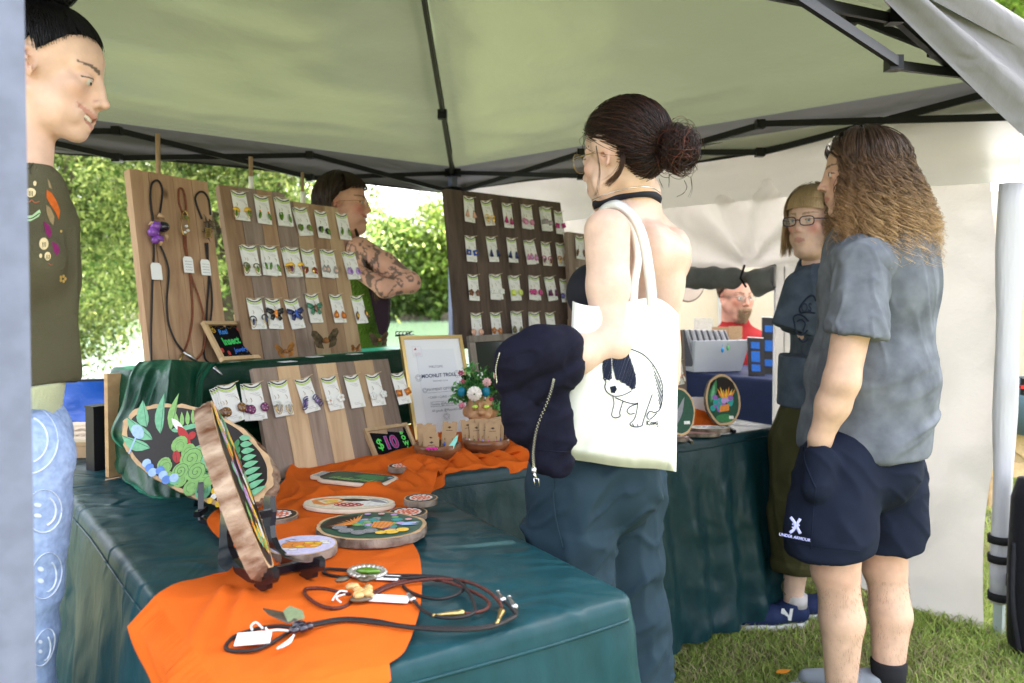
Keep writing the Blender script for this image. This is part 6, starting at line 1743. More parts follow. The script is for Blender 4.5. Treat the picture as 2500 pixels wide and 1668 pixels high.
for (px, py, c) in ((1764, 855, (.02, .25, .6)), (1777, 850, (.1, .45, .15))):
 p = W(px, py, 4.10); t = thing('bead_charm', 'small %s bead charm hanging on the front of the grey bin' % ('blue' if c[0] < .05 else 'green'), 'charm', p); b = MB(); ellip(b, p, (.008, .006, .014)); b.tube([p + [0, 0, .01], p + [0, 0, .035]], .001, 4); mk('bead', b, pm(c, .2), t, smooth=True)
for (x0, y0, x1, y1, d_, lab) in ((1856, 775, 1890, 930, 4.05, 'taller black display panel with blue tape strips by the window edge'), (1824, 825, 1862, 922, 3.98, 'shorter black display panel with blue tape strips right of the bin')):
 a, c = W(x0, y0, d_ + .06), W(x1, y0 + 2, d_ + .06); bl = W(x0 + 4, y1, d_); bl[2] = .856
 fr2 = frame(bl, c - a, a - bl); w_, h_ = np.linalg.norm(c - a), np.linalg.norm(a - bl)
 t = thing('black_display_stand', lab, 'display panel', fr2)
 mk('panel', MB().box((w_ / 2, h_ / 2, 0), (w_, h_, .012)), m_black_card, t, local=True); mk('top_edge', MB().box((w_ / 2, h_ + .002, 0), (w_, .004, .013)), m_paper, t, local=True)
 for k in range(3): mk('blue_tape', MB().box((w_ * .45, h_ * (.2 + .3 * k), .0068), (w_ * .55, .035 + .02 * (k % 2), .001)), pm((.01, .10, .42)), t, local=True)
# ================================================================= right edge of the frame
t = thing('wooden_crate', 'pale wooden crate standing on the grass beyond the white leg', 'crate', W(2470, 1166, 4.6) * [1, 1, 0])
c0 = W(2462, 1166, 4.6);
for k in range(3):
 o = mk('slat', MB().box((0, 0, 0), (.55, .018, .085)), m_frame, t, local=True); o.location = (.15, 0, c0[2] + .045 + .09 * k)
mk('diagonal_brace', MB().bar((c0[0] - .06, c0[1] - .014, c0[2] + .25), (c0[0] + .25, c0[1] - .014, c0[2] + .02), .05, .012, up=(0, 1, 0)), m_frame, t)
for x in (-.1, .4):
 mk('leg', MB().box((x, .02, c0[2] / 2), (.04, .02, c0[2])), m_frame, t, local=True)
p = W(2502, 990, 4.5); t = thing('blue_cooler', 'sliver of a grey-blue tub on the crate at the right edge', 'tub', (p[0], p[1], c0[2] + .28))
mk('tub', MB().lathe([(0, 0), (.10, 0), (.11, .3), (.10, .32)], (p[0] + .06, p[1], c0[2] + .27), 20), mat('tub_blue', (.12, .20, .27), .4), t, smooth=True)
p = W(2498, 945, 2.8); t = thing('red_clip', 'small red lever clip on the black canopy leg at the right edge', 'clip', p)
mk('lever', MB().box(p, (.022, .01, .012)), pm((.6, .02, .02), .4), t); mk('clamp', MB().box(p + [.012, .01, .0], (.02, .02, .06)), m_plast, t)
p = W(2512, 1440, 2.75); t = thing('black_bag', 'tall black folded chair bag standing on the grass at the right edge', 'bag', (p[0], p[1], 0))
m_bag = mat('black_nylon', (.012, .012, .018), .55, bump=.5, bs=22, bd=.01)
prof = [(0, .0), (.075, .0), (.085, .05), (.088, .3), (.080, .55), (.062, .62), (0, .63)]
mk('bag', MB().lathe(prof, (p[0] + .03, p[1], .002), 22, wob=lambda a: 1 + .06 * math.sin(3 * a)), m_bag, t, smooth=True)
mk('strap', MB().tube(smooth_path([(p[0] - .055, p[1], .40), (p[0] - .07, p[1] - .02, .2), (p[0] - .05, p[1] - .03, .03)], 20), .010, 6, flat=.3), m_bag, t, smooth=True)
t = thing('fallen_leaf', 'orange fallen leaf lying in the shaded grass', 'leaf', WZ(1914, 1640, .02)); p = WZ(1914, 1640, .035)
mk('leaf', MB().prism([(x, y) for x, y in leafp(-.03, 0, .03, .005, .014)], 0, .001, T(p, .3)), pm((.6, .22, .02)), t)
# ================================================================= people
def skin(name, c, var=.07):
 return mat(name, (1, 1, 1), .5, bump=.5, bs=170, bd=.0012, sss=.07, vcol=True, spec=.32, var=.09, vs=26)
m_skin = skin('skin', None)
m_hair = mat('hair', (1, 1, 1), .38, vcol=True, spec=.3)
m_cap = mat('scalp_hair', (1, 1, 1), .9, vcol=True, spec=.05)
m_eye = mat('eye_white', (.55, .52, .50), .2, coat=.3)
m_iris = mat('iris', (.012, .008, .006), .15, coat=.3)
m_teeth = mat('teeth', (.80, .77, .70), .15, coat=.5)
def head_axes(f, up=(0, 0, 1), roll=0.0):
 f = unit(f); l = unit(np.cross(up, f)); u = np.cross(f, l)
 if roll:
  c, s = math.cos(roll), math.sin(roll); l, u = l * c + u * s, u * c - l * s
 return np.stack([f, l, u])       # rows: local x, y, z in world
def head(F, C, A, s=1.0, smile=0.0, fem=True, ears=(1, 1), eyes=True, chin=1.0, nose=1.0, neck=True, fat=0.0, neck_to=None, neck_r=None):
 P = lambda x, y, z: C + s * (x * A[0] + y * A[1] + z * A[2])
 M = A.tolist()
 E = lambda c, r, k=.02, sub=False: F.ell(P(*c), [q * s for q in r], M, k * s, sub)
 K = lambda a, b, ra, rb, k=.02, sub=False: F.cone(P(*a), P(*b), ra * s, rb * s, k * s, sub)
 E((-.016, 0, .036), (.094, .073, .084)); E((.030, 0, .046), (.056, .058, .056), .012)
 E((.038, 0, -.012), (.047, .053 + fat, .058), .02)
 E((.040, 0, -.050), (.042, .047 + fat, .050), .022); E((.080, 0, .002), (.018, .011, .026), .010)
 for q in (-1, 1):
  K((-.004, (.051 + fat) * q, -.038), (.050, (.020 + fat * .6) * q, -.094 * chin), .014 + fat * .6, .013 + fat * .6, .022)
  E((.056, .040 * q, -.014 + .004 * smile), (.021 + .002 * smile, .020 + .001 * smile, .019), .018); E((.030, .038 * q, -.052), (.034, .018, .034), .022)
  K((.079, .010 * q, .031), (.062, .046 * q, .032), .0085 if fem else .0105, .007, .012)
  E((.094, .031 * q, .011), (.013, .018, .011), .012, True)
  E((.0735, .031 * q, .0100), (.0142, .0172, .0128), .004)
 E((.074, 0, -.097 * chin), (.016, .018, .015), .020)
 if fat: E((.03, 0, -.105), (.05, .045, .026), .02)
 K((.085, 0, .022), (.1035, 0, -.018), .0062, .0074 * nose, .012)
 E((.1065, 0, -.0230), (.0100 * nose, .0088 * nose, .0082 * nose), .006)
 for q in (-1, 1):
  E((.0965, .0112 * q, -.0270), (.0095, .0066 * nose, .0070), .006)
  E((.1005, .0062 * q, -.0352), (.0050, .0030, .0032), .0025, True)
 E((.074, 0, -.056), (.022, .028, .025), .016)
 if smile < .5:
  for q in (-1, 1):
   K((.0935, .002 * q, -.0515), (.0800, .022 * q, -.0565), .0044, .0022, .004)
   K((.0918, .001 * q, -.0630), (.0800, .020 * q, -.0585), .0052, .0024, .004)
   K((.1000, .0, -.0573), (.0835, .024 * q, -.0572), .0013, .0013, .0015, True)
 else:
  for q in (-1, 1):
   E((.066, .030 * q, -.052), (.016, .012, .020), .012)
   K((.100, 0, -.0620), (.088, .013 * q, -.0585), .0092, .0084, .002, True); K((.088, .013 * q, -.0585), (.076, .026 * q, -.0505), .0084, .0042, .002, True); K((.076, .026 * q, -.0505), (.060, .040 * q, -.0385), .0048, .0016, .002, True)
   K((.0930, 0, -.0515), (.0855, .014 * q, -.0480), .0040, .0038, .003); K((.0855, .014 * q, -.0480), (.0590, .0400 * q, -.0355), .0038, .0020, .003)
   K((.0900, 0, -.0750), (.0825, .014 * q, -.0710), .0052, .0046, .003); K((.0825, .014 * q, -.0710), (.0590, .0400 * q, -.0400), .0046, .0020, .003)
   K((.093, .020 * q, -.026), (.074, .038 * q, -.046), .0007, .0010, .006, True)
 for i, q in enumerate((-1, 1)):
  if not ears[i]: continue
  ax = unit(A[0] * .88 - A[2] * .20 + A[1] * q * -.42); az = unit(A[2] * .96 - A[0] * .26); az = unit(az - ax * (az @ ax)); ay = np.cross(az, ax)
  m2 = [ax.tolist(), ay.tolist(), az.tolist()]; o = ay * q
  c0 = P(-.014, .0735 * q, .004)
  rim = [c0 + s * (ax * x + az * z + o * .004) for x, z in ((.013, -.006), (.016, .008), (.014, .020), (.004, .0285), (-.009, .027), (-.0165, .016), (-.0165, .0), (-.012, -.014), (-.003, -.026), (.006, -.029))]
  F.ell(c0, [.0160 * s, .0040 * s, .0270 * s], m2, .003 * s)
  F.path(rim, [.0030 * s, .0034 * s, .0036 * s, .0038 * s, .0038 * s, .0036 * s, .0034 * s, .0034 * s, .0050 * s, .0048 * s], .0035 * s)
  F.path([c0 + s * (ax * x + az * z + o * .004) for x, z in ((.002, .018), (-.008, .010), (-.009, -.004), (-.002, -.014))], [.0022 * s] * 4, .003 * s)
  F.ell(c0 + s * (ax * .003 - az * .002 + o * .008), [.0060 * s, .0070 * s, .0090 * s], m2, .002 * s, True)
  F.ell(c0 + s * (ax * .012 - az * .004 + o * .003), [.0045 * s, .0040 * s, .0055 * s], m2, .003 * s)
 if eyes:
  for q in (-1, 1): F.ell(P(.0885, .0315 * q, .0095), [.012 * s, .0125 * s, (.0043 if smile < .5 else .0033) * s], M, .0012 * s, True)
 if neck:
  nr = neck_r or (.050 if fem else .058)
  nt = neck_to if neck_to is not None else P(-.045, 0, -.17)
  F.cone(P(-.020, 0, -.040), nt, nr * s, (nr + .006) * s, .022)
 return P
def teeth(par, P, A, s):
 for k in range(12):
  a = (k - 5.5) * .20
  y = .0335 * math.sin(a); x = .0925 - 16 * y * y; w = .0052 - .0012 * abs(math.sin(a))
  hh = .0058 * s * (1 - .35 * abs(math.sin(a))); ww = w * .66 * s; b = MB().prism([(-ww, hh), (ww, hh), (ww, -hh * .6), (ww * .7, -hh), (-ww * .7, -hh), (-ww, -hh * .6)], -.003 * s, .0012 * s)
  fr_ = frame(P(x - .0045, y, -.0560 + 13 * y * y), A[1] - A[0] * 28 * y, A[2]); b.v[0] = b.v[0] @ np.array(fr_.to_3x3()).T + np.array(fr_.translation)
  mk('tooth', b, m_teeth, par)
HR = (.104, .083, .096)
def eyes_(par, P, A, s, gaze=(0, 0), iris=m_iris):
 for q in (-1, 1):
  b = MB(); c = P(.0748, .0315 * q, .0095); r = .0120 * s
  th = np.linspace(0, math.pi, 10); ph = np.linspace(0, 2 * math.pi, 14, endpoint=False)
  S = np.stack([np.outer(np.sin(th), np.cos(ph)), np.outer(np.sin(th), np.sin(ph)), np.outer(np.cos(th), np.ones(14))], -1) * r
  b.grid(S + c, close=True)
  e = mk('eye', b, m_eye, par, smooth=True)
  d = unit(A[0] + A[1] * gaze[0] + A[2] * gaze[1]); fr = frame(c + d * r * .90, np.cross((0, 0, 1), d), (0, 0, 1))
  b = MB().lathe([(0, .0018 * s), (.003 * s, .0016 * s), (.0058 * s, 0)], (0, 0, 0), 14, fr.to_3x3().to_4x4()); b.v[0] += c + d * r * .86
  mk('iris', b, iris, e, smooth=True)
def face_cols(V, P, A, C, s, base, lips=(.42, .12, .10), blush=(.55, .20, .15), brow=None, bl=.35, extra=None, smile=0, mottle=.05):
 L = (V - C) @ A.T / s
 base = np.asarray(base, float)
 c = np.tile(base, (len(V), 1)) * (1 + mottle * fbm(V * 45, 3, 4))[:, None]
 def g(x, y, z, rx, ry, rz, colr, k):
  nonlocal c
  for q in (-1, 1):
   w = np.exp(-(((L[:, 0] - x) / rx) ** 2 + ((L[:, 1] - y * q) / ry) ** 2 + ((L[:, 2] - z) / rz) ** 2)) * k
   c = c * (1 - w[:, None]) + np.asarray(colr) * w[:, None]
   if y == 0: break
 g(.07, .045, -.018, .03, .022, .022, blush, bl); g(.118, 0, -.026, .014, .014, .012, blush, bl * .8); g(-.015, .082, 0, .025, .012, .03, blush, bl * .7)
 if smile < .5:
  m_ = (L[:, 0] > .072) & (np.abs(L[:, 1]) < .0215) & (L[:, 2] > -.0695 + .35 * np.abs(L[:, 1])) & (L[:, 2] < -.0470 - .33 * np.abs(L[:, 1]))
 else:
  a = np.abs(L[:, 1]); up = -.0470 + .29 * a; lo = -.0800 + 1.02 * a
  m_ = (L[:, 0] > .055) & (a < .043) & (L[:, 2] < up) & (L[:, 2] > lo)
  dk = m_ & (L[:, 0] < .083 - 14 * a * a) & (L[:, 2] < -.0515 + .2 * a) & (L[:, 2] > -.069 + .9 * a)
 c[m_] = c[m_] * .35 + np.asarray(lips) * .65
 if smile >= .5: c[dk] = (.10, .02, .02)
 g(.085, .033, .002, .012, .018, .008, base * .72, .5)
 if brow is not None:
  a = np.abs(L[:, 1])
  zc = .0315 + .006 * np.sin(np.clip((a - .010) / .042, 0, 1) * 2.2)
  m_ = (L[:, 0] > .05) & (a > .011) & (a < .055) & (np.abs(L[:, 2] - zc) < .0042 * (1.15 - (a - .011) / .06))
  c[m_] = c[m_] * .2 + np.asarray(brow) * .8
  m_ = (L[:, 0] > .07) & (a > .018) & (a < .048) & (np.abs(L[:, 2] - .0155 + 18 * (a - .033) ** 2) < .0017)
  c[m_] = np.asarray(brow) * .8 + .02
 if extra: c = extra(V, L, c)
 return c
def meshify(name, F, mt, par, colfn=None, disp=None, smooth=1, col_=None):
 V, Fc = F.mesh(smooth)
 if disp is not None:
  N = vnormals(V, Fc); V = V + N * disp(V, N)[:, None]
 cols = None
 if colfn is not None: cols = colfn(V)
 elif col_ is not None: cols = np.tile(np.asarray(col_, float), (len(V), 1))
 return fastmesh(name, V, Fc, mt, par, cols=cols)
def strands(name, Pp, r, par, cols, sides=3, taper=.35, mt=None):
 """Pp (n, m, 3) strand paths -> thin tubes; cols (n, m, 3)"""
 n, m = Pp.shape[:2]
 t = np.gradient(Pp, axis=1); t /= np.maximum(np.linalg.norm(t, axis=2, keepdims=True), 1e-9)
 ref = np.zeros_like(t); ref[..., 0] = .3; ref[..., 1] = -.9; ref[..., 2] = .2
 x = np.cross(t, ref); x /= np.maximum(np.linalg.norm(x, axis=2, keepdims=True), 1e-9); y = np.cross(x, t)
 rr = (np.asarray(r).reshape(-1, 1) if np.ndim(r) else np.full((n, 1), r)) * (1 - (1 - taper) * np.linspace(0, 1, m) ** 2)[None]
 a = np.arange(sides) * 2 * math.pi / sides
 V = Pp[:, :, None] + rr[..., None, None] * (np.cos(a)[None, None, :, None] * x[:, :, None] + np.sin(a)[None, None, :, None] * y[:, :, None])
 idx = np.arange(n * m * sides).reshape(n, m, sides)
 Fq = []
 for j in range(sides):
  k = (j + 1) % sides
  Fq.append(np.stack([idx[:, :-1, j], idx[:, :-1, k], idx[:, 1:, k], idx[:, 1:, j]], -1).reshape(-1, 4))
 return fastmesh(name, V.reshape(-1, 3), np.concatenate(Fq), mt or m_hair, par, cols=np.repeat(cols.reshape(-1, 3), sides, 0))
def slerp(a, b, t):
 a = a / np.linalg.norm(a, axis=-1, keepdims=True); b = b / np.linalg.norm(b, axis=-1, keepdims=True)
 d = np.clip((a * b).sum(-1, keepdims=True), -.999, .999); w = np.arccos(d)[:, None]
 t = np.asarray(t)[None, :, None]
 return (np.sin((1 - t) * w) * a[:, None] + np.sin(t * w) * b[:, None]) / np.sin(w)
def scalp(P, d, R_=(.105, .083, .099), c=(-.014, 0, .038)):
 """points on the hair surface in local directions d (n, m, 3)"""
 k = 1 / np.sqrt((d[..., 0] / R_[0]) ** 2 + (d[..., 1] / R_[1]) ** 2 + (d[..., 2] / R_[2]) ** 2)
 return d * k[..., None] + np.asarray(c)
def to_world(L, C, A, s): return C + s * (L @ A)
def glasses(par, P, A, s, mt, rx=.024, rz=.019, gap=.0085, sides=(1, 1), wire=.0013, lens=True, rnd=2.0):
 t = MB()
 for q in (-1, 1):
  c = (gap + rx) * q
  a = np.linspace(0, 2 * math.pi, 30)
  xs = c + rx * np.sign(np.cos(a)) * np.abs(np.cos(a)) ** (2 / rnd); zs = .008 + rz * np.sign(np.sin(a)) * np.abs(np.sin(a)) ** (2 / rnd)
  t.tube([P(.102 - .25 * abs(x) * .35, x, z) for x, z in zip(xs, zs)], wire * s, 6)
  if sides[0 if q < 0 else 1]: t.tube([P(.094, q * (gap + 2 * rx), .014), P(.06, q * .073, .014), P(.0, q * .0815, .012), P(-.018, q * .080, .004)], wire * s * 1.1, 6)
 t.tube([P(.1005, -gap, .010), P(.106, 0, .013), P(.1005, gap, .010)], wire * s, 6)
 g = mk('glasses', t, mt, par, smooth=True)
 if lens:
  ml = mat('lens', (1, 1, 1), .02, alpha=.12, spec=.8, coat=1)
  for q in (-1, 1):
   c = (gap + rx) * q; a = np.linspace(0, 2 * math.pi, 24, endpoint=False)
   b = MB(); b.add([P(.102 - .0875 * abs(c + rx * .95 * math.cos(k)), c + rx * .95 * math.cos(k), .008 + rz * .95 * math.sin(k)) for k in a], [tuple(range(24))])
   mk('lens', b, ml, g)
 return g
def cap_mask(d):   # hairline: above the brow, round the ear, down to the nape
 az = np.degrees(np.arctan2(np.abs(d[:, 1]), d[:, 0]))
 lim = np.interp(az, [0, 40, 62, 78, 95, 110, 140, 180], [.46, .36, .10, -.02, .16, -.60, -.93, -.97])
 return d[:, 2] > lim
def cap(name, par, C, A, s, mask, Rr, colr, res=140, jit=.0008, edge=.07):
 th = np.linspace(0, math.pi, res); ph = np.linspace(0, 2 * math.pi, res * 2, endpoint=False)
 d = np.stack([np.outer(np.sin(th), np.cos(ph)), np.outer(np.sin(th), np.sin(ph)), np.outer(np.cos(th), np.ones(len(ph)))], -1)
 L = scalp(None, d, Rr); ok = mask(d.reshape(-1, 3) - [0, 0, edge]).reshape(d.shape[:2])
 inn = scalp(None, d, (.080, .062, .080))
 L = np.where(ok[..., None], L, inn)
 L = L + d * (jit * vnoise(d * 14, 3))[..., None] * ok[..., None]
 V = to_world(L, C, A, s)
 b = MB().grid(V, close=True)
 return mk(name, b, m_cap, par, smooth=True, cols=np.tile(np.asarray(colr, float), (V.shape[0] * V.shape[1], 1)))
D2 = 1.84
p2 = thing('person', 'woman with dark hair bun, bare back and slate trousers facing the dark board', 'person', W(1500, 1800, 1.85) * [1, 1, 0])
A2 = head_axes((-.74, .66, -.10)); C2h = W(1516, 392, 1.83); s2 = .96
Cn = W(1560, 505, 1.88)
f2 = unit((-.82, .57, 0)); l2 = np.cross((0, 0, 1), f2)
SH = lambda q, z=1.415: np.array([*(Cn[:2] + l2[:2] * .140 * q), z])
F = Field(np.array([-.12, 1.45, .98]), np.array([.56, 2.22, 1.78]), .0042)
P2 = head(F, C2h, A2, s2, ears=(1, 1), neck_to=Cn + [0, 0, .03], neck_r=.047, chin=1.0)
up = np.array([0, 0, 1.0])
tc = np.array([Cn[0], Cn[1], 1.33])
Mx = [f2.tolist(), l2.tolist(), [0, 0, 1]]
F.ell(tc + [0, 0, -.03], (.082, .130, .15), Mx, .03)
F.ell(tc + f2 * -.012 + up * .03, (.070, .132, .06), Mx, .03)
F.ell(tc + up * -.20, (.084, .118, .17), Mx, .04)
F.ell(tc + f2 * .075 + l2 * .07 + up * -.06, (.055, .06, .06), Mx, .03)
F.ell(tc + f2 * .075 + l2 * -.07 + up * -.06, (.055, .06, .06), Mx, .03)
F.cone(Cn + up * -.01, SH(1), .040, .036, .03); F.cone(Cn + up * -.01, SH(-1), .040, .034, .03)
for q in (-1, 1): F.ell(tc - f2 * .062 + l2 * .07 * q + up * .03, (.028, .045, .065), Mx, .035)     # shoulder blades
F.cone(tc - f2 * .095 + up * .08, tc - f2 * .098 + up * -.22, .006, .008, .03, True)                 # spine groove
sh = W(1482, 566, 1.72); el = W(1488, 838, 1.665); wr = W(1300, 905, 1.60)
F.path([sh, sh * .5 + el * .5 + [0, 0, 0], el], [.050, .044, .039], .02)
F.path([el, el * .55 + wr * .45, wr], [.041, .040, .028], .02)
F.ell(el + [.012, -.01, -.008], (.028, .028, .03), None, .02)
F.cone(wr, W(1240, 915, 1.62), .028, .03, .02)
sh_r = SH(-1) + [.0, .0, -.02]; F.path([sh_r, sh_r + f2 * .10 + [0, 0, -.20], sh_r + f2 * .26 + l2 * .10 + [0, 0, -.28]], [.042, .038, .032], .02)
def colf(V):
 return face_cols(V, P2, A2, C2h, s2, (.62, .425, .335), brow=(.03, .02, .015), bl=.6, blush=(.60, .24, .20))
BODY2 = meshify('body', F, m_skin, p2, colf, smooth=2)
eyes_(p2, P2, A2, s2)
glasses(p2, P2, A2, s2, mat('clear_brass_frame', (.35, .26, .10), .25, metal=.6), rx=.026, rz=.023, gap=.007, rnd=2.4)
def hair_pull(name, par, C, A, s, tgt, n, dark, light, seed, zcut, Rr=(.108, .085, .101), front=(.55, .62), m=18, r0=.0009, vol=.010, red=0, wave=.002):
 r = np.random.default_rng(seed)
 d = r.normal(0, 1, (n * 8, 3)); d /= np.linalg.norm(d, axis=1, keepdims=True)
 d = d[zcut(d + r.normal(0, .035, d.shape))]; q = slerp(d, np.tile(np.asarray(tgt, float), (len(d), 1)), np.linspace(.05, .8, 8)); az_ = np.abs(np.arctan2(q[..., 1], q[..., 0])); d = d[~((az_ < 1.9) & (q[..., 2] < -.15)).any(1)][:n]; n = len(d)
 tg = np.tile(np.asarray(tgt, float), (n, 1)) + r.normal(0, .10, (n, 3))
 t = np.linspace(0, 1, m)
 dd = slerp(d, tg, t)
 L = scalp(None, dd, Rr)
 out = dd * (vol * r.random((n, 1, 1)) + wave * np.sin(t * 9 + r.uniform(0, 6, (n, 1)))[..., None])
 L = L + out * np.sin(np.pi * np.clip(t, .0, 1))[None, :, None] ** .6
 cc = np.asarray(dark) * (1 - r.random((n, 1)) ** 2) + np.asarray(light) * r.random((n, 1)) ** 2
 cols = np.repeat(cc[:, None], m, 1)
 return strands(name, to_world(L, C, A, s), r0 * r.uniform(.7, 1.6, n), par, cols)
dk2, lt2 = (.007, .004, .0035), (.05, .018, .010)
hr = cap('hair', p2, C2h, A2, s2, cap_mask, (.105, .084, .097), dk2)
bt = (-.90, .02, -.36)
hair_pull('hair_strands', p2, C2h, A2, s2, bt, 7500, dk2, lt2, 3, cap_mask, Rr=(.107, .086, .099), vol=.014, wave=.003, r0=.00055)
rr_ = np.random.default_rng(12)
bc = C2h + s2 * (np.array([-.150, -.0, .006]) @ A2)
n = 1500; m = 26; t = np.linspace(0, 1, m)
ax1 = rr_.normal(0, 1, (n, 3)); ax1[:, 2] *= .5; ax1 /= np.linalg.norm(ax1, axis=1, keepdims=True)
ax2 = np.cross(ax1, rr_.normal(0, 1, (n, 3))); ax2 /= np.linalg.norm(ax2, axis=1, keepdims=True)
ph0 = rr_.uniform(0, 6.28, (n, 1)); ln = rr_.uniform(2.0, 5, (n, 1)); rad = .033 * rr_.uniform(.55, 1.06, (n, 1))
Bn = bc + rad[..., None] * (np.cos(ph0 + ln * t)[..., None] * ax1[:, None] + np.sin(ph0 + ln * t)[..., None] * ax2[:, None]) * np.array([.95, .95, 1.35])
Bn = Bn + .010 * rr_.normal(0, 1, (n, 1, 3)) + np.array([.004, 0, -.010])
red = rr_.random((n, 1)); cc = np.where(red > .85, 1, 0) * np.array([.12, .03, .016]) + np.where(red > .85, 0, 1) * (np.asarray(dk2) * (1 - red) + np.asarray(lt2) * .8 * red)
strands('hair_bun', Bn, .0007, p2, np.repeat(cc[:, None], m, 1))
b = MB(); ellip(b, bc + [.004, 0, -.01], (.025, .025, .034), 14, 10); mk('hair_bun_core', b, m_hair, p2, smooth=True, cols=np.tile(np.asarray(dk2), (14 * 10, 1)))
def locks(par, paths, n, r_, colA, colB, seed, jit=.003, name='loose_hair'):
 r = np.random.default_rng(seed); out = []
 for pts in paths:
  base = smooth_path(pts, 24)
  for k in range(n):
   off = r.normal(0, jit, 3); gr = np.linspace(.2, 1, 24)[:, None]
   out.append(base + off * gr + r.normal(0, jit * .3, 3) * np.sin(np.linspace(0, 6, 24))[:, None])
 Pp = np.array(out); t_ = np.linspace(0, 1, 24)[None, :, None]
 cols = np.asarray(colA) * (1 - t_) + np.asarray(colB) * t_ + np.zeros((len(Pp), 24, 3))
 return strands(name, Pp, r_, par, cols)
zz = lambda X, Y, d: W(1380 + X / 4.753, 230 + Y / 4.753, d)
locks(p2, [[zz(640, 640, 1.745), zz(670, 760, 1.735), zz(610, 930, 1.74), zz(480, 1055, 1.75)]], 90, .0005, dk2, (.10, .045, .022), 5, .0045)
locks(p2, [[zz(360, 600, 1.755), zz(385, 760, 1.75), zz(400, 900, 1.75), zz(370, 1130, 1.76), zz(330, 1190, 1.77)]], 7, .00035, dk2, dk2, 6, .003)
locks(p2, [[zz(1380, 1000, 1.86), zz(1410, 1080, 1.86), zz(1370, 1150, 1.86), zz(1290, 1190, 1.86)], [zz(1460, 960, 1.87), zz(1475, 1080, 1.87), zz(1440, 1180, 1.87)], [zz(1215, 930, 1.86), zz(1205, 1080, 1.86)], [zz(1090, 980, 1.84), zz(1130, 1090, 1.85)], [zz(1500, 820, 1.88), zz(1540, 880, 1.88)],
 [zz(560, 200, 1.80), zz(480, 150, 1.80), zz(360, 200, 1.80)], [zz(900, 110, 1.82), zz(700, 60, 1.82), zz(520, 110, 1.82)]], 3, .00045, dk2, dk2, 7, .002)
m_black_top = mat('black_halter', (.008, .009, .016), .7, bump=.3, bs=60, bd=.002)
F = Field(np.array([.0, 1.55, 1.0]), np.array([.42, 2.1, 1.5]), .0045)
F.ell(tc + [0, 0, -.03], (.087, .134, .15), Mx, .02)
F.ell(tc + f2 * .083 + l2 * .07 + up * -.06, (.060, .068, .070), Mx, .03); F.ell(tc + f2 * .08 + l2 * -.07 + up * -.06, (.060, .066, .068), Mx, .03)
F.ell(tc + up * -.20, (.089, .122, .17), Mx, .03)
F.halfspace(tc + f2 * .022, -f2 * .93 + up * .36)
meshify('halter_top', F, m_black_top, p2, smooth=1)
m_trou = mat('slate_trousers', (.018, .036, .052), .8, spec=.15, bump=.3, bs=300, bd=.0008, var=.08, vs=14, wr=(6, .012), wst=(1, 1, .8))
F = Field(np.array([-.08, 1.45, .0]), np.array([.62, 2.3, 1.12]), .0068)
hc2 = np.array([Cn[0] - .05, Cn[1] - .02, .97])
hc2 = W(1458, 1100, 1.86)
F.ell(hc2 + up * .05, (.105, .135, .12), Mx, .03); F.ell(hc2 + up * -.06 - f2 * .02, (.115, .142, .13), Mx, .03)
kl, kr = W(1395, 1400, 1.80), W(1528, 1395, 1.90)
hl, hrr = W(1400, 1190, 1.80), W(1520, 1190, 1.92)
fl, frr = W(1420, 1880, 1.80), W(1552, 1850, 1.90)
fl[2] = .06; frr[2] = .06
F.path([hl, kl, fl], [.112, .092, .112], .02); F.path([hrr, kr, frr], [.100, .078, .105], .02)
def crease(p, o=2, seed=0):
 r = 0; a = 1
 for k in range(o): r = r + a * np.clip(1 - np.abs(vnoise(np.asarray(p) * (2 ** k), seed + k)) * 2.6, 0, 1) ** 1.6; a *= .55
 return r
def fold2(V, N):
 w = crease(np.c_[V[:, 0] * 5 + V[:, 2] * 6, V[:, 1] * 5, V[:, 2] * 9 - V[:, 0] * 10], 2, 4)
 w2 = crease(np.c_[V[:, 0] * 14, V[:, 1] * 14, V[:, 2] * 3], 2, 8)
 return .013 * np.clip(w, -.2, 1) + .006 * np.clip(w2, -.2, 1) * (V[:, 2] < .75)
tr = meshify('trousers', F, m_trou, p2, disp=fold2, smooth=2)
mk('side_seam', MB().tube(smooth_path([W(1352, 1110, 1.722), W(1350, 1180, 1.700), W(1356, 1260, 1.69), W(1375, 1340, 1.69)], 30), .0016, 5), m_trou, p2, smooth=True)
m_shoe_d = mat('dark_shoe', (.03, .03, .035), .5)
for q in (fl, frr):
 F = Field(q + [-.22, -.12, -.07], q + [.14, .2, .08], .008)
 F.cone(q + [0, 0, -.02], q + f2 * .14 + [0, 0, -.035], .045, .030, .02); F.halfspace((0, 0, .003), (0, 0, -1)); meshify('shoe', F, m_shoe_d, p2)
m_canvas = mat('white_canvas', (.80, .80, .76), .8, bump=.35, bs=700, bd=.0006, var=.02, vs=8)
bag = thing('tote_bag', 'white canvas tote bag with a line drawing of a puppy, hanging at the woman\'s back', 'tote bag', W(1500, 1150, 1.62))
def bsmooth(a, b, x): return np.clip((x - a) / (b - a), 0, 1)
topL = [(1398, 735), (1415, 742), (1450, 748), (1490, 745), (1530, 738), (1565, 732), (1600, 728), (1630, 742), (1657, 768)]
botL = [(1340, 1060), (1362, 1108), (1400, 1122), (1450, 1130), (1500, 1138), (1550, 1143), (1590, 1144), (1625, 1148), (1651, 1152)]
tl = smooth_path([(x, y) for x, y in topL], 60); bl_ = smooth_path([(x, y) for x, y in botL], 60)
vv = np.linspace(0, 1, 70)[:, None, None]
G = tl[None] * (1 - vv) + bl_[None] * vv
bow = np.sin(np.pi * vv[..., 0]) * 14 * (1 - np.linspace(0, 1, 60))[None] ** 2
G[..., 0] += bow * -.2 + 18 * np.sin(np.pi * vv[..., 0]) * np.exp(-np.linspace(0, 1, 60)[None] * 6)
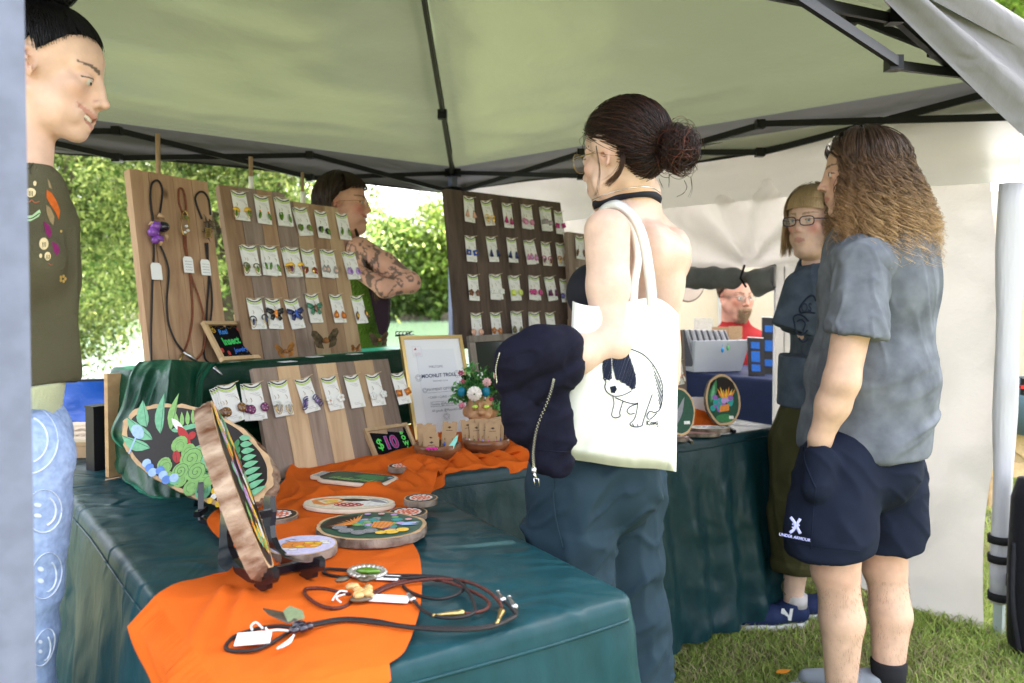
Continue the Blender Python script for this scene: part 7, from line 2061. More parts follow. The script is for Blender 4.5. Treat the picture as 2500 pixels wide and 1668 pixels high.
def bdepth(px, py):
 u = bsmooth(1340, 1655, px); v = bsmooth(735, 1150, py)
 d = 1.665 - .055 * np.sin(np.pi * np.clip(u * .9 + .1, 0, 1)) * (.35 + .65 * np.sin(np.pi * np.clip(v, 0, 1)) ** .7)
 d = d + .03 * u - .035 * np.exp(-((v - .3) / .2) ** 2) * 0
 wr_ = .006 * ridge(np.stack([px / 55 + py / 120, py / 210 - px / 300, px * 0], -1), 2, 4) + .006 * ridge(np.stack([px / 30, py / 60, px * 0], -1), 2, 9) * np.exp(-((v - .98) / .10) ** 2)
 d = d - wr_ * (.35 + .9 * np.exp(-(u / .25) ** 2) + .5 * np.exp(-((1 - u) / .12) ** 2))
 return d
DB = bdepth(G[..., 0], G[..., 1])
edge = np.minimum(np.minimum(np.linspace(0, 1, 60)[None], 1 - np.linspace(0, 1, 60)[None]) * 12, 1); edge = edge * np.minimum((1 - vv[..., 0]) * 14, 1)
DB = DB + .045 * (1 - edge) ** 2
def Wv(px, py, d):
 dx = (px - PX0) / FPX; uy = (PY0 - py) / FPX
 ry = _f[1] + _u[1] * uy; rz = _f[2] + _u[2] * uy
 k = d / ry
 return np.stack([dx * k, ry * k, CAM_H + rz * k], -1)
bagV = Wv(G[..., 0], G[..., 1], DB)
bk = bagV.copy(); bk[..., 1] = bagV[..., 1] + .05 * edge + .004
mk('front_panel', MB().grid(bagV), m_canvas, bag, smooth=True)
mk('back_panel', MB().grid(bk[:, ::-1]), m_canvas, bag, smooth=True)
hem = Wv(tl[:, 0], tl[:, 1] + 14, bdepth(tl[:, 0], tl[:, 1] + 14) + .0)
mk('hem_stitching', MB().tube(hem[4:-4], .0009, 4), m_string, bag, smooth=True)
def strap(pts, w, name='strap'):
 c = smooth_path(pts, 50); t_ = np.gradient(c, axis=0)
 out = np.array([-.25, -.95, .1]); x = np.cross(t_, out); x /= np.linalg.norm(x, axis=1, keepdims=True)
 A_ = np.stack([c - x * w / 2, c + out * .002, c + x * w / 2, c - out * .001], 1)
 mk(name, MB().grid(A_, close=True), m_canvas, bag, smooth=True)
strap([W(1592, 745, 1.655), W(1588, 690, 1.66), W(1574, 600, 1.675), W(1555, 545, 1.70), W(1528, 512, 1.735), W(1500, 500, 1.76), W(1472, 515, 1.81), W(1455, 560, 1.84)], .022)
strap([W(1545, 745, 1.66), W(1548, 690, 1.70), W(1556, 630, 1.73), W(1548, 570, 1.745), W(1530, 530, 1.76)], .020)
ink_b = mat('blue_black_ink', (.02, .025, .05), .8)
def zb(X, Y): return 1200 + X / 1.6545, 720 + Y / 1.6545
def on_bag(pts, off=.0022):
 p = np.array([zb(*q) for q in pts]); return Wv(p[:, 0], p[:, 1], bdepth(p[:, 0], p[:, 1]) - off)
b = MB()
def inkline(pts, w=.0011, close=False, n_=40):
 if close: pts = pts + [pts[0]]
 b.tube(on_bag([tuple(q) for q in smooth_path(pts, n_)]), w, 4)
def hatch(poly, n_=60, seed=0):
 poly = np.array(poly, float); r = random.Random(seed)
 x0, y0, x1, y1 = *poly.min(0), *poly.max(0)
 def inside(x, y):
  c = False; m = len(poly)
  for i in range(m):
   xi, yi = poly[i]; xj, yj = poly[i - 1]
   if (yi > y) != (yj > y) and x < (xj - xi) * (y - yi) / (yj - yi) + xi: c = not c
  return c
 ang = -1.25; dx, dy = math.cos(ang), math.sin(ang); cx, cy = (x0 + x1) / 2, (y0 + y1) / 2; D = math.hypot(x1 - x0, y1 - y0)
 for k in range(n_):
  off = (k / (n_ - 1) - .5) * D + r.uniform(-.6, .6); run = []
  for q in np.linspace(-D / 2, D / 2, 46):
   x, y = cx + dx * q - dy * off, cy + dy * q + dx * off
   if inside(x, y): run.append((x, y))
   else:
    if len(run) > 1: b.tube(on_bag([run[0], ((run[0][0] + run[-1][0]) / 2, (run[0][1] + run[-1][1]) / 2), run[-1]]), .0010, 3)
    run = []
  if len(run) > 1: b.tube(on_bag([run[0], ((run[0][0] + run[-1][0]) / 2, (run[0][1] + run[-1][1]) / 2), run[-1]]), .0010, 3)
hatch([(484, 240), (500, 215), (522, 180), (535, 190), (548, 215), (566, 262), (584, 320), (588, 352), (580, 380), (566, 388), (555, 372), (520, 352), (500, 345), (490, 300)], 74, 1)
hatch([(450, 265), (484, 250), (487, 300), (487, 342), (470, 345), (452, 335), (447, 300)], 34, 2)
hatch([(478, 372), (500, 366), (507, 380), (498, 398), (484, 396)], 22, 3)
hatch([(648, 278), (664, 310), (684, 350), (691, 392), (690, 430), (680, 465), (676, 440), (672, 400), (664, 355), (655, 315)], 30, 4)
for pts in ([(450, 335), (462, 350), (458, 372), (466, 392), (490, 408), (520, 408), (548, 398), (566, 388)], [(548, 215), (580, 225), (615, 242), (645, 272), (670, 310), (690, 360), (692, 410), (682, 460), (660, 475), (640, 470), (628, 490), (640, 503), (668, 478)],
   [(490, 408), (495, 440), (488, 470), (486, 488), (500, 497), (520, 490), (518, 475), (528, 440), (532, 428)], [(500, 415), (540, 432), (575, 440), (592, 436)], [(592, 436), (585, 480), (575, 505), (560, 520), (566, 530), (590, 534), (608, 528), (612, 515), (626, 470), (640, 430), (650, 402)],
   [(590, 440), (560, 452), (548, 470), (560, 482), (578, 478)], [(505, 345), (515, 338), (528, 332)], [(455, 345), (465, 340), (478, 345)], [(570, 520), (574, 530)], [(590, 522), (592, 533)]): inkline(pts)
for pts in ([(628, 508), (628, 526)], [(640, 508), (629, 518), (641, 527)], [(646, 514), (643, 522), (649, 524), (652, 516), (646, 514)], [(655, 526), (656, 514), (660, 522), (662, 512)], [(672, 512), (665, 514), (665, 522), (671, 522), (671, 517)], [(670, 516), (674, 530), (669, 534)]): inkline(pts, .0009, n_=12)
tag(mk('puppy_drawing', b, ink_b, bag), kind=None)
m_jkt = mat('navy_jacket', (.006, .006, .015), .85, spec=.12, bump=.5, bs=300, bd=.001, var=.15, vs=60, wr=(7, .010))
jk = thing('jacket', 'navy zip jacket folded over the woman\'s forearm', 'jacket', W(1300, 1160, 1.55))
F = Field(W(1190, 1200, 1.72) * [1, 0, 1] + [-.02, 1.40, 0], W(1440, 740, 1.7) * [1, 0, 1] + [.02, 1.86, .02], .0046)
F.path([W(1372, 850, 1.60), W(1322, 856, 1.585), W(1270, 882, 1.58), W(1252, 930, 1.59)], [.044, .050, .046, .036], .012)
F.path([W(1385, 905, 1.60), W(1300, 935, 1.60), W(1265, 960, 1.61)], [.034, .042, .034], .008)
F.path([W(1262, 985, 1.585), W(1285, 1040, 1.60), W(1300, 1065, 1.61)], [.034, .038, .024], .008)
F.path([W(1345, 960, 1.60), W(1350, 1060, 1.59), W(1350, 1130, 1.59)], [.036, .038, .034], .012, flat=((0.2, 1, 0), .5))
F.path([W(1322, 1000, 1.60), W(1325, 1125, 1.59), W(1375, 1130, 1.60)], [.024, .022, .022], .012)
F.halfspace(W(1350, 1158, 1.59), (0.02, 0, -1))
def foldj(V, N):
 w = crease(np.c_[V[:, 0] * 9 - V[:, 2] * 12, V[:, 1] * 5, V[:, 2] * 10 + V[:, 0] * 4], 2, 21)
 return .007 * np.clip(w, -.3, 1)
meshify('cloth', F, m_jkt, jk, disp=foldj, smooth=2)
zp = smooth_path([W(1352, 925, 1.545), W(1340, 970, 1.545), W(1312, 1040, 1.548), W(1302, 1100, 1.55), W(1303, 1140, 1.552)], 70)
mk('zip_tape', MB().tube(zp, .004, 6, flat=.4, up=(0, 1, 0)), m_jkt, jk, smooth=True)
b = MB()
for k in range(70): b.box(zp[k] + [(.0012 if k % 2 else -.0012), -.004, 0], (.0022, .002, .0013))
tag(mk('zip_teeth', b, m_chrome, jk), kind='stuff')
q = zp[-1]
mk('zip_pull', MB().box(q + [0, -.006, -.006], (.009, .006, .012)).tube([q + [0, -.007, -.010], q + [.004, -.009, -.020]], .0030, 6).tube([q + [.0, -.009, -.020], q + [.009, -.009, -.022], q + [.010, -.009, -.036], q + [.002, -.009, -.036], q + [0, -.009, -.020]], .0013, 5), m_chrome, jk, smooth=True)
tips = smooth_path([W(1222, 862, 1.545), W(1213, 900, 1.56), W(1216, 935, 1.575)], 20)
b = MB()
for k in range(20): b.box(tips[k] + [-.002, -.003, 0], (.002, .003, .002))
tag(mk('zip_teeth', b, m_chrome, jk), kind='stuff')
mk('waistband_seam', MB().tube([W(1308, 1098, 1.556), W(1350, 1102, 1.55), W(1392, 1104, 1.556)], .0012, 5), m_jkt, jk, smooth=True)
p4 = thing('person', 'man with long curly hair, grey-blue t-shirt and dark shorts', 'person', W(2100, 1723, 2.44) * [1, 1, 0])
f4 = unit((-.93, .36, 0)); l4 = np.cross((0, 0, 1), f4); M4 = [f4.tolist(), l4.tolist(), [0, 0, 1]]
A4 = head_axes((-.95, .30, -.06)); C4 = W(2098, 432, 2.44); s4 = 1.04
F = Field(C4 + [-.2, -.16, -.26], C4 + [.16, .16, .17], .0036)
P4 = head(F, C4, A4, s4, fem=False, nose=1.15, neck_to=C4 + [.05, .0, -.22], neck_r=.058)
meshify('head', F, m_skin, p4, lambda V: face_cols(V, P4, A4, C4, s4, (.60, .36, .26), brow=(.06, .035, .02), bl=.5, blush=(.55, .22, .18)), smooth=1)
eyes_(p4, P4, A4, s4)
F = Field(np.array([.60, 2.05, .0]), np.array([1.42, 2.85, 1.62]), .0075)
tz = W(2140, 700, 2.46)
F.ell(tz + [0, 0, .0], (.12, .17, .25), M4, .05); F.ell(W(2110, 1020, 2.46), (.13, .165, .2), M4, .05)
F.cone(C4 + [.03, 0, -.12], tz + [0, 0, .12], .058, .08, .04)
sN = W(2110, 640, 2.28); eN = W(2055, 930, 2.24); wN = W(2002, 1072, 2.29); hN = W(1996, 1122, 2.38)
F.path([sN + [.01, .05, -.02], sN * .5 + eN * .5, eN], [.045, .053, .047], .02); F.path([eN, eN * .6 + wN * .4, wN, hN], [.049, .047, .031, .036], .02)
sF = tz + l4 * -.19 + up * .10; eF = sF + f4 * .05 - up * .28; F.path([sF, eF, eF + f4 * .12 - up * .2], [.06, .05, .035], .03)
hpN, hpF = W(2060, 1150, 2.36), W(2165, 1150, 2.50)
kN, kF = W(2042, 1392, 2.34), W(2162, 1385, 2.50)
aN, aF = W(2052, 1705, 2.33), W(2166, 1690, 2.44)
F.path([hpN, kN], [.088, .064], .03); F.path([kN, kN * .62 + aN * .38 + [.012, 0, 0], aN], [.060, .062, .040], .02)
F.path([hpF, kF], [.086, .062], .03); F.path([kF, kF * .62 + aF * .38 + [.014, 0, 0], aF], [.058, .061, .040], .02)
F.ell(kN + f4 * .03, (.035, .04, .045), M4, .03); F.ell(kF + f4 * .03, (.035, .04, .045), M4, .03)
F.halfspace((0, 0, .02), (0, 0, -1))
def leg_col(V):
 base = np.array([.62, .40, .29]); c = np.tile(base, (len(V), 1)) * (1 + .08 * fbm(V * 18, 3, 7))[:, None]
 w = np.exp(-((V[:, 2] - kN[2]) / .06) ** 2)[:, None] * .25; return c * (1 - w) + np.array([.60, .26, .20]) * w
meshify('body', F, m_skin, p4, leg_col, smooth=2)
r = np.random.default_rng(3); n = 2600
tt_ = r.random(n); wh = r.random(n) < .55
cen = np.where(wh[:, None], kN + (aN - kN) * tt_[:, None], kF + (aF - kF) * tt_[:, None]); rad = np.interp(tt_, [0, .38, 1], [.060, .0625, .040])
an = r.uniform(0, 6.28, n); d = np.c_[np.cos(an), np.sin(an), 0 * an]; root = cen + d * rad[:, None] + np.c_[.014 * np.sin(np.pi * tt_), 0 * an, 0 * an]
tip = root + d * .003 + np.c_[0 * an, 0 * an, -r.uniform(.006, .013, n)]
strands('leg_hair', np.stack([root, (root + tip) / 2 + d * .0015, tip], 1), .00022, p4, np.tile(np.array([.16, .09, .05]), (n, 3, 1)))
m_tee = mat('washed_blue_tee', (.112, .122, .145), .9, spec=.1, bump=.4, bs=300, bd=.0009, c2=(.155, .168, .195), var=.10, vs=16, wr=(6, .010), wst=(1.3, 1.3, .55))
F = Field(np.array([.60, 2.0, .78]), np.array([1.48, 2.9, 1.60]), .0062)
F.ell(tz + up * .01, (.150, .185, .24), M4, .04); F.ell(tz + up * .12, (.110, .17, .09), M4, .04)
F.ell(W(2125, 940, 2.46), (.175, .200, .24), M4, .08); F.ell(W(2108, 1080, 2.45), (.175, .195, .16), M4, .06)
F.cone(tz + up * .20, C4 + [.045, 0, -.15], .085, .072, .04)
F.ell(sN + [.012, .04, .0], (.078, .09, .07), M4, .03); F.cone(sF, sF * .45 + eF * .55, .07, .075, .02)
hemn = unit(np.array([-.23, .0, -1.0])); F.halfspace(W(2120, 1130, 2.43), unit(np.array([.30, .0, -1.0])))
F.ell(C4 + [.047, 0, -.115], (.068, .066, .035), None, .012, True)
def foldt(V, N):
 a = V[:, 2]; w = crease(np.c_[V[:, 0] * 13 + a * 3, V[:, 1] * 13, a * 1.6], 2, 31)
 lw = crease(np.c_[V[:, 0] * 2.4 + 1.2 * a, V[:, 1] * 3, a * 12 - V[:, 0] * 5], 2, 35)
 k = np.clip((1.16 - a) / .25, 0, 1)
 d_ = .011 * np.clip(w, -.2, 1) * (1 - k) + .013 * np.clip(lw, -.2, 1) * k
 return d_
meshify('tshirt', F, m_tee, p4, disp=foldt, smooth=2)
F = Field(np.array([.68, 2.05, 1.05]), np.array([1.22, 2.55, 1.50]), .0058)
F.ell(sN + [.01, .05, .005], (.075, .085, .075), M4, .02); F.cone(sN + [0, .02, -.01], W(2090, 835, 2.235), .072, .083, .02); F.halfspace(W(2085, 818, 2.23), unit(np.array([-.16, 0, -1])))
meshify('sleeve', F, m_tee, p4, disp=foldt, smooth=2)
sl = W(2090, 822, 2.225)
m_short = mat('dark_navy_shorts', (.011, .015, .030), .9, spec=.1, bump=.35, bs=300, bd=.001, var=.08, vs=20, wr=(5, .008))
F = Field(np.array([.66, 2.0, .38]), np.array([1.40, 2.85, 1.10]), .0060)
F.ell(W(2105, 1130, 2.45), (.150, .180, .14), M4, .04)
F.path([W(2050, 1150, 2.36), W(2025, 1290, 2.33), W(2015, 1380, 2.33)], [.125, .120, .118], .03); F.path([W(2168, 1150, 2.50), W(2168, 1290, 2.50), W(2164, 1370, 2.49)], [.112, .104, .100], .03)
F.halfspace(W(2015, 1343, 2.33), unit(np.array([.10, 0, -1.0])), np.array([.6, 2.0, .3]), W(2112, 1250, 2.47)); F.halfspace(W(2170, 1336, 2.49), (0, 0, -1))
F.cone(W(2004, 1128, 2.275), W(1994, 1190, 2.26), .047, .040, .02)
def folds(V, N):
 w = crease(np.c_[V[:, 0] * 6 + V[:, 2] * 5, V[:, 1] * 5, V[:, 2] * 5], 2, 41); return .008 * np.clip(w, -.2, 1)
SHORTS = meshify('shorts', F, m_short, p4, disp=folds, smooth=2)
V_s = [W(1932, 1100, 2.20), W(1985, 1190, 2.195)]
m_logo = pm((.42, .44, .80), .6)
def lg(px, py): return W(px, py, 2.208)
b = MB(); pts_ = lambda L: [lg(1942 + x, 1283 + y) for x, y in L]
for L, w in (([(-12, -20), (-3, -8), (-1, 0), (-4, 10), (-14, 18)], .0045), ([(12, -16), (5, -6), (3, 0), (6, 9), (12, 20)], .0045), ([(-8, -2), (0, -6), (10, 1)], .0022), ([(-9, 4), (0, 7), (9, 7)], .0018)): b.tube(smooth_path(pts_(L), 14), w, 6, flat=.3, up=(0, 1, 0))
mk('logo', b, m_logo, p4, smooth=True)
fr_l = frame(lg(1940, 1312), (.96, .0, -.2), (.2, 0, .96)); mk('logo_lettering', text_mb('UNDER ARMOUR', .0115, fr_l, bold=.0003), m_logo, p4)
m_sock = mat('black_sock', (.012, .012, .014), .9, bump=.5, bs=250, bd=.001)
mk('sock', MB().tube([aF + [.003, 0, .098], aF + [.004, 0, .05], aF + [0, 0, -.03]], [.0535, .050, .047], 20), m_sock, p4, smooth=True)
mk('sock', MB().tube([aN + [0, 0, .0], aN + [0, 0, -.04]], [.046, .046], 20), m_sock, p4, smooth=True)
m_shoe = mat('grey_shoe', (.30, .33, .38), .7, bump=.3, bs=200, bd=.001); m_sole = mat('white_sole', (.7, .7, .7), .6)
def shoe(par, heel, fdir, mt, L=.27, sole=m_sole, hgt=.075):
 F = Field(heel - [.34, .34, .02], heel + [.34, .34, .17], .006)
 h = heel.copy(); h[2] = 0
 F.path([h + up * .052, h + fdir * L * .45 + up * .045, h + fdir * L * .86 + up * .032], [.040, .041, .030], .02, flat=(up, .95))
 F.cone(h + up * .06, h + fdir * .03 + up * hgt, .036, .042, .02); F.halfspace((0, 0, .022), (0, 0, -1)); F.halfspace(h + up * (hgt + .012), (0, 0, 1))
 meshify('shoe', F, mt, par)
 F = Field(heel - [.34, .34, .02], heel + [.34, .34, .06], .006)
 F.path([h + up * .014, h + fdir * L * .45 + up * .014, h + fdir * L * .88 + up * .014], [.041, .043, .034], .02); F.halfspace((0, 0, .003), (0, 0, -1)); F.halfspace((0, 0, .024), (0, 0, 1))
 meshify('sole', F, sole, par)
shoe(p4, aN * [1, 1, 0], f4, m_shoe); shoe(p4, aF * [1, 1, 0], f4, m_shoe)
def cap4(d):
 az = np.degrees(np.arctan2(np.abs(d[:, 1]), d[:, 0])); lim = np.interp(az, [0, 30, 60, 80, 100, 180], [.46, .40, .15, .0, -.4, -.85]); return d[:, 2] > lim
cap('hair', p4, C4, A4, s4, cap4, (.106, .086, .100), (.05, .03, .02))
def falling(par, C, A, s, n, m, seed, mask, fall, curl, spread, root_c, mid_c, tip_c, r0, Rr, curl_f=7.0, start=.15, eq=-.15, name='hair_strands', part=None, jc=.6, clump=0):
 r = np.random.default_rng(seed)
 d = r.normal(0, 1, (n * 8, 3)); d /= np.linalg.norm(d, axis=1, keepdims=True)
 d = d[mask(d)][:n]; n = len(d); ci = r.integers(0, clump, n) if clump else np.arange(n)
 if clump: d = d[ci] + r.normal(0, .022, (n, 3)); d /= np.linalg.norm(d, axis=1, keepdims=True)
 e = d.copy(); e[:, 2] = eq
 h = np.linalg.norm(e[:, :2], axis=1, keepdims=True); e[:, :2] /= np.maximum(h, 1e-3); e = e / np.linalg.norm(e, axis=1, keepdims=True)
 if part is not None: e = part(d, e, r)
 ms = m // 3; t1 = np.linspace(0, 1, ms)
 L1 = scalp(None, slerp(d, e, t1), Rr) + (slerp(d, e, t1) * (r.random((n, 1, 1)) * .010))
 Wd1 = to_world(L1, C, A, s)
 L = fall * r.uniform(.6, 1.08, (n, 1))
 t2 = np.linspace(0, 1, m - ms + 1)[1:][None]
 dirw = e @ A; dirw[:, 2] = 0; dirw /= np.maximum(np.linalg.norm(dirw, axis=1, keepdims=True), 1e-6)
 P_ = Wd1[:, -1:] + np.stack([0 * t2 + 0 * L, 0 * t2 + 0 * L, -L * t2], -1) + dirw[:, None] * (spread * t2 ** .8)[..., None]
 Pp = np.concatenate([Wd1, P_], 1)
 tt = np.linspace(0, 1, m)[None]
 ph = r.uniform(0, 6.28, (n, 1))[ci] + (r.normal(0, .35, (n, 1)) if clump else 0); fr_ = (curl_f * r.uniform(.45, 1.7, (n, 1)))[ci]; am = curl * np.clip((tt - start) / (1 - start), 0, 1) ** jc * r.uniform(.5, 1.3, (n, 1))
 side = np.cross(dirw, (0, 0, 1))
 Pp = Pp + (am * np.cos(ph + fr_ * tt * 6.28))[..., None] * side[:, None] + (am * np.sin(ph + fr_ * tt * 6.28))[..., None] * dirw[:, None]
 cl = (C + (e @ A) * .0)
 w = vnoise(np.stack([np.broadcast_to(e[:, None, 0] * 4, (n, m)), np.broadcast_to(e[:, None, 1] * 4, (n, m)), tt * 3 + e[:, None, 0]], -1), seed)
 Pp = Pp + (w * .014 * tt)[..., None] * side[:, None]
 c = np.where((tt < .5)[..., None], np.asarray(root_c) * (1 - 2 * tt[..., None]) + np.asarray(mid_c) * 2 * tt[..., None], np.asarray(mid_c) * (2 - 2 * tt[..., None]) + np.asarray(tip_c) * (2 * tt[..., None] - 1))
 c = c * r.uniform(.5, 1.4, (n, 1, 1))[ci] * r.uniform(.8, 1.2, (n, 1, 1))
 return strands(name, Pp, r0 * r.uniform(.6, 1.5, n), par, np.broadcast_to(c, (n, m, 3)))
def part4(d, e, r):
 e = e.copy(); fr_ = (e[:, 0] > .72); e[fr_, 0] = .35; e[fr_, 1] = np.sign(e[fr_, 1] + 1e-3) * np.maximum(np.abs(e[fr_, 1]), .75); e[:, :2] /= np.maximum(np.linalg.norm(e[:, :2], axis=1, keepdims=True), 1e-6); e[:, 2] = -.15
 return e / np.linalg.norm(e, axis=1, keepdims=True)
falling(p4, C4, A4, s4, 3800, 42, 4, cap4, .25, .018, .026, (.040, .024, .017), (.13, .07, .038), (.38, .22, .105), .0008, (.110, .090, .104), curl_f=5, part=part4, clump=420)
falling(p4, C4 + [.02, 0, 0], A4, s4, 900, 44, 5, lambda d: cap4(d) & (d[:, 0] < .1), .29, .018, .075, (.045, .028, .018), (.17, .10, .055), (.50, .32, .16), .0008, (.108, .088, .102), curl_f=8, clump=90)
r = np.random.default_rng(5)
p5 = thing('person', 'young woman with blonde bob, glasses and navy t-shirt behind the long-haired man', 'person', W(1950, 1545, 2.95) * [1, 1, 0])
f5 = unit((-.74, -.62, -.05)); A5 = head_axes(f5); C5 = W(1984, 546, 2.96); s5 = 1.02
F = Field(C5 + [-.18, -.18, -.26], C5 + [.16, .16, .17], .0034)
P5 = head(F, C5, A5, s5, nose=.92, chin=.96, fat=.006, neck_to=C5 + [.03, .03, -.22], neck_r=.046)
meshify('head', F, m_skin, p5, lambda V: face_cols(V, P5, A5, C5, s5, (.72, .47, .37), brow=(.28, .17, .09), bl=.75, blush=(.66, .24, .20), lips=(.52, .20, .19)), smooth=1)
eyes_(p5, P5, A5, s5, gaze=(.25, .1), iris=pm((.12, .16, .20), .1))
glasses(p5, P5, A5, s5, mat('dark_plum_frame', (.03, .02, .05), .25), rx=.026, rz=.016, gap=.008, wire=.0019, rnd=3)
def cap5(d):
 az = np.degrees(np.arctan2(np.abs(d[:, 1]), d[:, 0])); lim = np.interp(az, [0, 30, 50, 75, 100, 180], [.46, .40, .25, .0, -.4, -.85]); return d[:, 2] > lim
cap('hair', p5, C5, A5, s5, cap5, (.109, .087, .103), (.24, .15, .075))
bob = lambda d, e, r: e
def bobmask(d):
 az = np.degrees(np.arctan2(np.abs(d[:, 1]), d[:, 0])); return (az > 48) & cap5(d)
def bob_e(d, e, r):
 e = e.copy(); a = np.arctan2(e[:, 1], e[:, 0]); a = np.sign(a) * np.maximum(np.abs(a), 1.02)
 q = np.stack([np.cos(a), np.sin(a), np.full_like(a, -.15)], 1); return q / np.linalg.norm(q, axis=1, keepdims=True)
falling(p5, C5, A5, s5, 2200, 20, 8, bobmask, .135, .003, .012, (.16, .10, .05), (.36, .235, .125), (.42, .27, .13), .0009, (.112, .091, .106), curl_f=1.2, part=bob_e)
r = np.random.default_rng(9); n = 700; m = 12
a = r.uniform(-.85, .85, n); d0 = np.stack([np.cos(a) * .25, np.sin(a) * .35, np.full(n, .95)], 1) + r.normal(0, .08, (n, 3)); d1 = np.stack([np.cos(a), np.sin(a), np.full(n, .30) - .08 * np.abs(a)], 1)
L = scalp(None, slerp(d0, d1, np.linspace(0, 1, m)), (.114, .090, .106)) + np.array([.002, 0, 0])
L[:, -3:, 2] -= .004 * np.array([1, 2, 3])[None]
c = np.array([.22, .14, .07]) * (1 - np.linspace(0, 1, m)[None, :, None]) + np.array([.48, .33, .18]) * np.linspace(0, 1, m)[None, :, None]
strands('fringe', to_world(L, C5, A5, s5), .0009, p5, c * r.uniform(.7, 1.2, (n, 1, 1)))
m_tee5 = mat('navy_tee', (.060, .078, .108), .9, spec=.1, bump=.4, bs=300, bd=.0009, c2=(.080, .10, .135), var=.1, vs=18, wr=(6, .008))
M5 = [unit((-.8, -.6, 0)).tolist(), np.cross((0, 0, 1), unit((-.8, -.6, 0))).tolist(), [0, 0, 1]]
F = Field(np.array([.85, 2.65, .72]), np.array([1.5, 3.35, 1.52]), .0065)
t5 = W(2010, 760, 3.02)
F.ell(t5, (.125, .175, .20), M5, .05); F.ell(t5 + up * .10, (.09, .165, .08), M5, .05); F.ell(W(1992, 900, 3.0), (.115, .155, .22), M5, .05)
F.ell(t5 + [-.085, -.06, -.01], (.07, .10, .075), M5, .04); F.cone(t5 + [-.03, -.03, 0], W(1978, 1000, 2.99), .125, .118, .03)
F.cone(t5 + up * .12, C5 + [.025, .025, -.15], .075, .060, .035)
s5a = W(1956, 700, 2.94); F.cone(s5a, W(1922, 815, 2.92), .058, .066, .03); F.halfspace(W(1918, 800, 2.92), unit(np.array([-.35, 0, -1.0])), W(1860, 880, 2.7), W(1927, 740, 3.1)); F.halfspace(W(1950, 990, 3), (0, 0, -1))
F.ell(C5 + [.018, .015, -.145], (.056, .056, .03), None, .01, True)
meshify('tshirt', F, m_tee5, p5, disp=lambda V, N: .008 * np.clip(crease(np.c_[V[:, 0] * 8, V[:, 1] * 8, V[:, 2] * 3 + V[:, 0] * 3], 2, 51), -.2, 1), smooth=2)
F = Field(np.array([.80, 2.6, .0]), np.array([1.5, 3.35, 1.45]), .0075)
F.ell(t5, (.10, .15, .2), M5, .05); F.cone(t5 + up * .1, C5 + [.02, .02, -.14], .06, .05, .03); F.ell(W(1985, 1040, 3.0), (.10, .14, .12), M5, .04)
eb5 = W(1905, 905, 2.93); F.path([s5a, W(1932, 780, 2.97)], [.045, .036], .02)
ft5 = W(1935, 1475, 3.0); ft5b = W(2040, 1470, 3.1)
F.path([W(1960, 1080, 3.0), W(1950, 1300, 3.0), ft5], [.08, .055, .034], .02); F.path([W(2020, 1080, 3.05), W(2035, 1300, 3.08), ft5b], [.08, .055, .034], .02)
meshify('body', F, m_skin, p5, lambda V: np.tile(np.array([.68, .46, .36]), (len(V), 1)), smooth=1)
m_olive = mat('olive_cargo', (.055, .052, .022), .9, spec=.1, bump=.4, bs=300, bd=.001, var=.12, vs=12, wr=(6, .010))
F = Field(np.array([.80, 2.6, .22]), np.array([1.5, 3.4, .98]), .007)
F.ell(W(1990, 1030, 3.0), (.13, .16, .13), M5, .04); F.path([W(1950, 1080, 2.98), W(1944, 1260, 2.98), W(1946, 1430, 2.99)], [.108, .094, .080], .03); F.path([W(2030, 1080, 3.06), W(2040, 1260, 3.08), W(2045, 1430, 3.1)], [.10, .09, .08], .03)
F.halfspace(W(1950, 1436, 3), (0, 0, -1))
meshify('cargo_trousers', F, m_olive, p5, disp=lambda V, N: .008 * np.clip(crease(np.c_[V[:, 0] * 12, V[:, 1] * 12, V[:, 2] * 5], 2, 61), -.2, 1) + .006 * (V[:, 2] < .26), smooth=2)
mk('drawstring', MB().tube(smooth_path([W(1915, 1412, 2.89), W(1908, 1435, 2.885), W(1918, 1452, 2.885)], 12), .002, 5), m_olive, p5, smooth=True)
m_navyshoe = mat('navy_suede', (.012, .022, .075), .75, bump=.3, bs=150, bd=.001)
fd5 = unit((-1, -.12, 0)); hl5 = ft5 * [1, 1, 0] + [.02, 0, 0]
shoe(p5, hl5, fd5, m_navyshoe, L=.25, hgt=.085); shoe(p5, ft5b * [1, 1, 0], fd5, m_navyshoe, L=.25)
mk('ankle_sock', MB().tube([ft5 * [1, 1, 0] + [.012, 0, .125], ft5 * [1, 1, 0] + [.01, 0, .08]], [.042, .044], 16), m_white_fab, p5, smooth=True)
q = WP(1918, 1502, ft5 * [1, 1, 0] + [0, -.048, 0], (0.05, 1, 0)); fr_n = frame(q, (.99, -.05, .0), (.1, .0, 1))
mk('shoe_letter', text_mb('N', .058, fr_n, bold=.003, shear=.15), m_sole, p5)
pr = lambda px, py: W(px, py, 2.855)
b = MB()
for L, w in (([(1955, 765), (1952, 752), (1970, 728), (1985, 722), (1992, 735)], .0035), ([(1955, 765), (1972, 762), (1990, 765)], .003), ([(1940, 790), (1937, 775), (1948, 768), (1962, 772), (1975, 785)], .003), ([(1940, 790), (1944, 812), (1958, 818), (1972, 806)], .003), ([(1946, 785), (1956, 780), (1966, 790), (1960, 808)], .0025), ([(1950, 825), (1960, 835), (1972, 828)], .003)):
 b.tube(smooth_path([pr(*q) for q in L], 14), w, 6, flat=.25, up=(0, 1, 0))
text_mb('OSU', .044, frame(pr(1976, 752), (.82, .45, 0), (0, 0, 1)), b, bold=.001)
mk('print', b, pm((.012, .02, .045), .8), p5, smooth=True)
p6 = thing('person', 'bearded man in glasses and a red t-shirt seated behind the print bin', 'person', W(1805, 1100, 4.75) * [1, 1, 0])
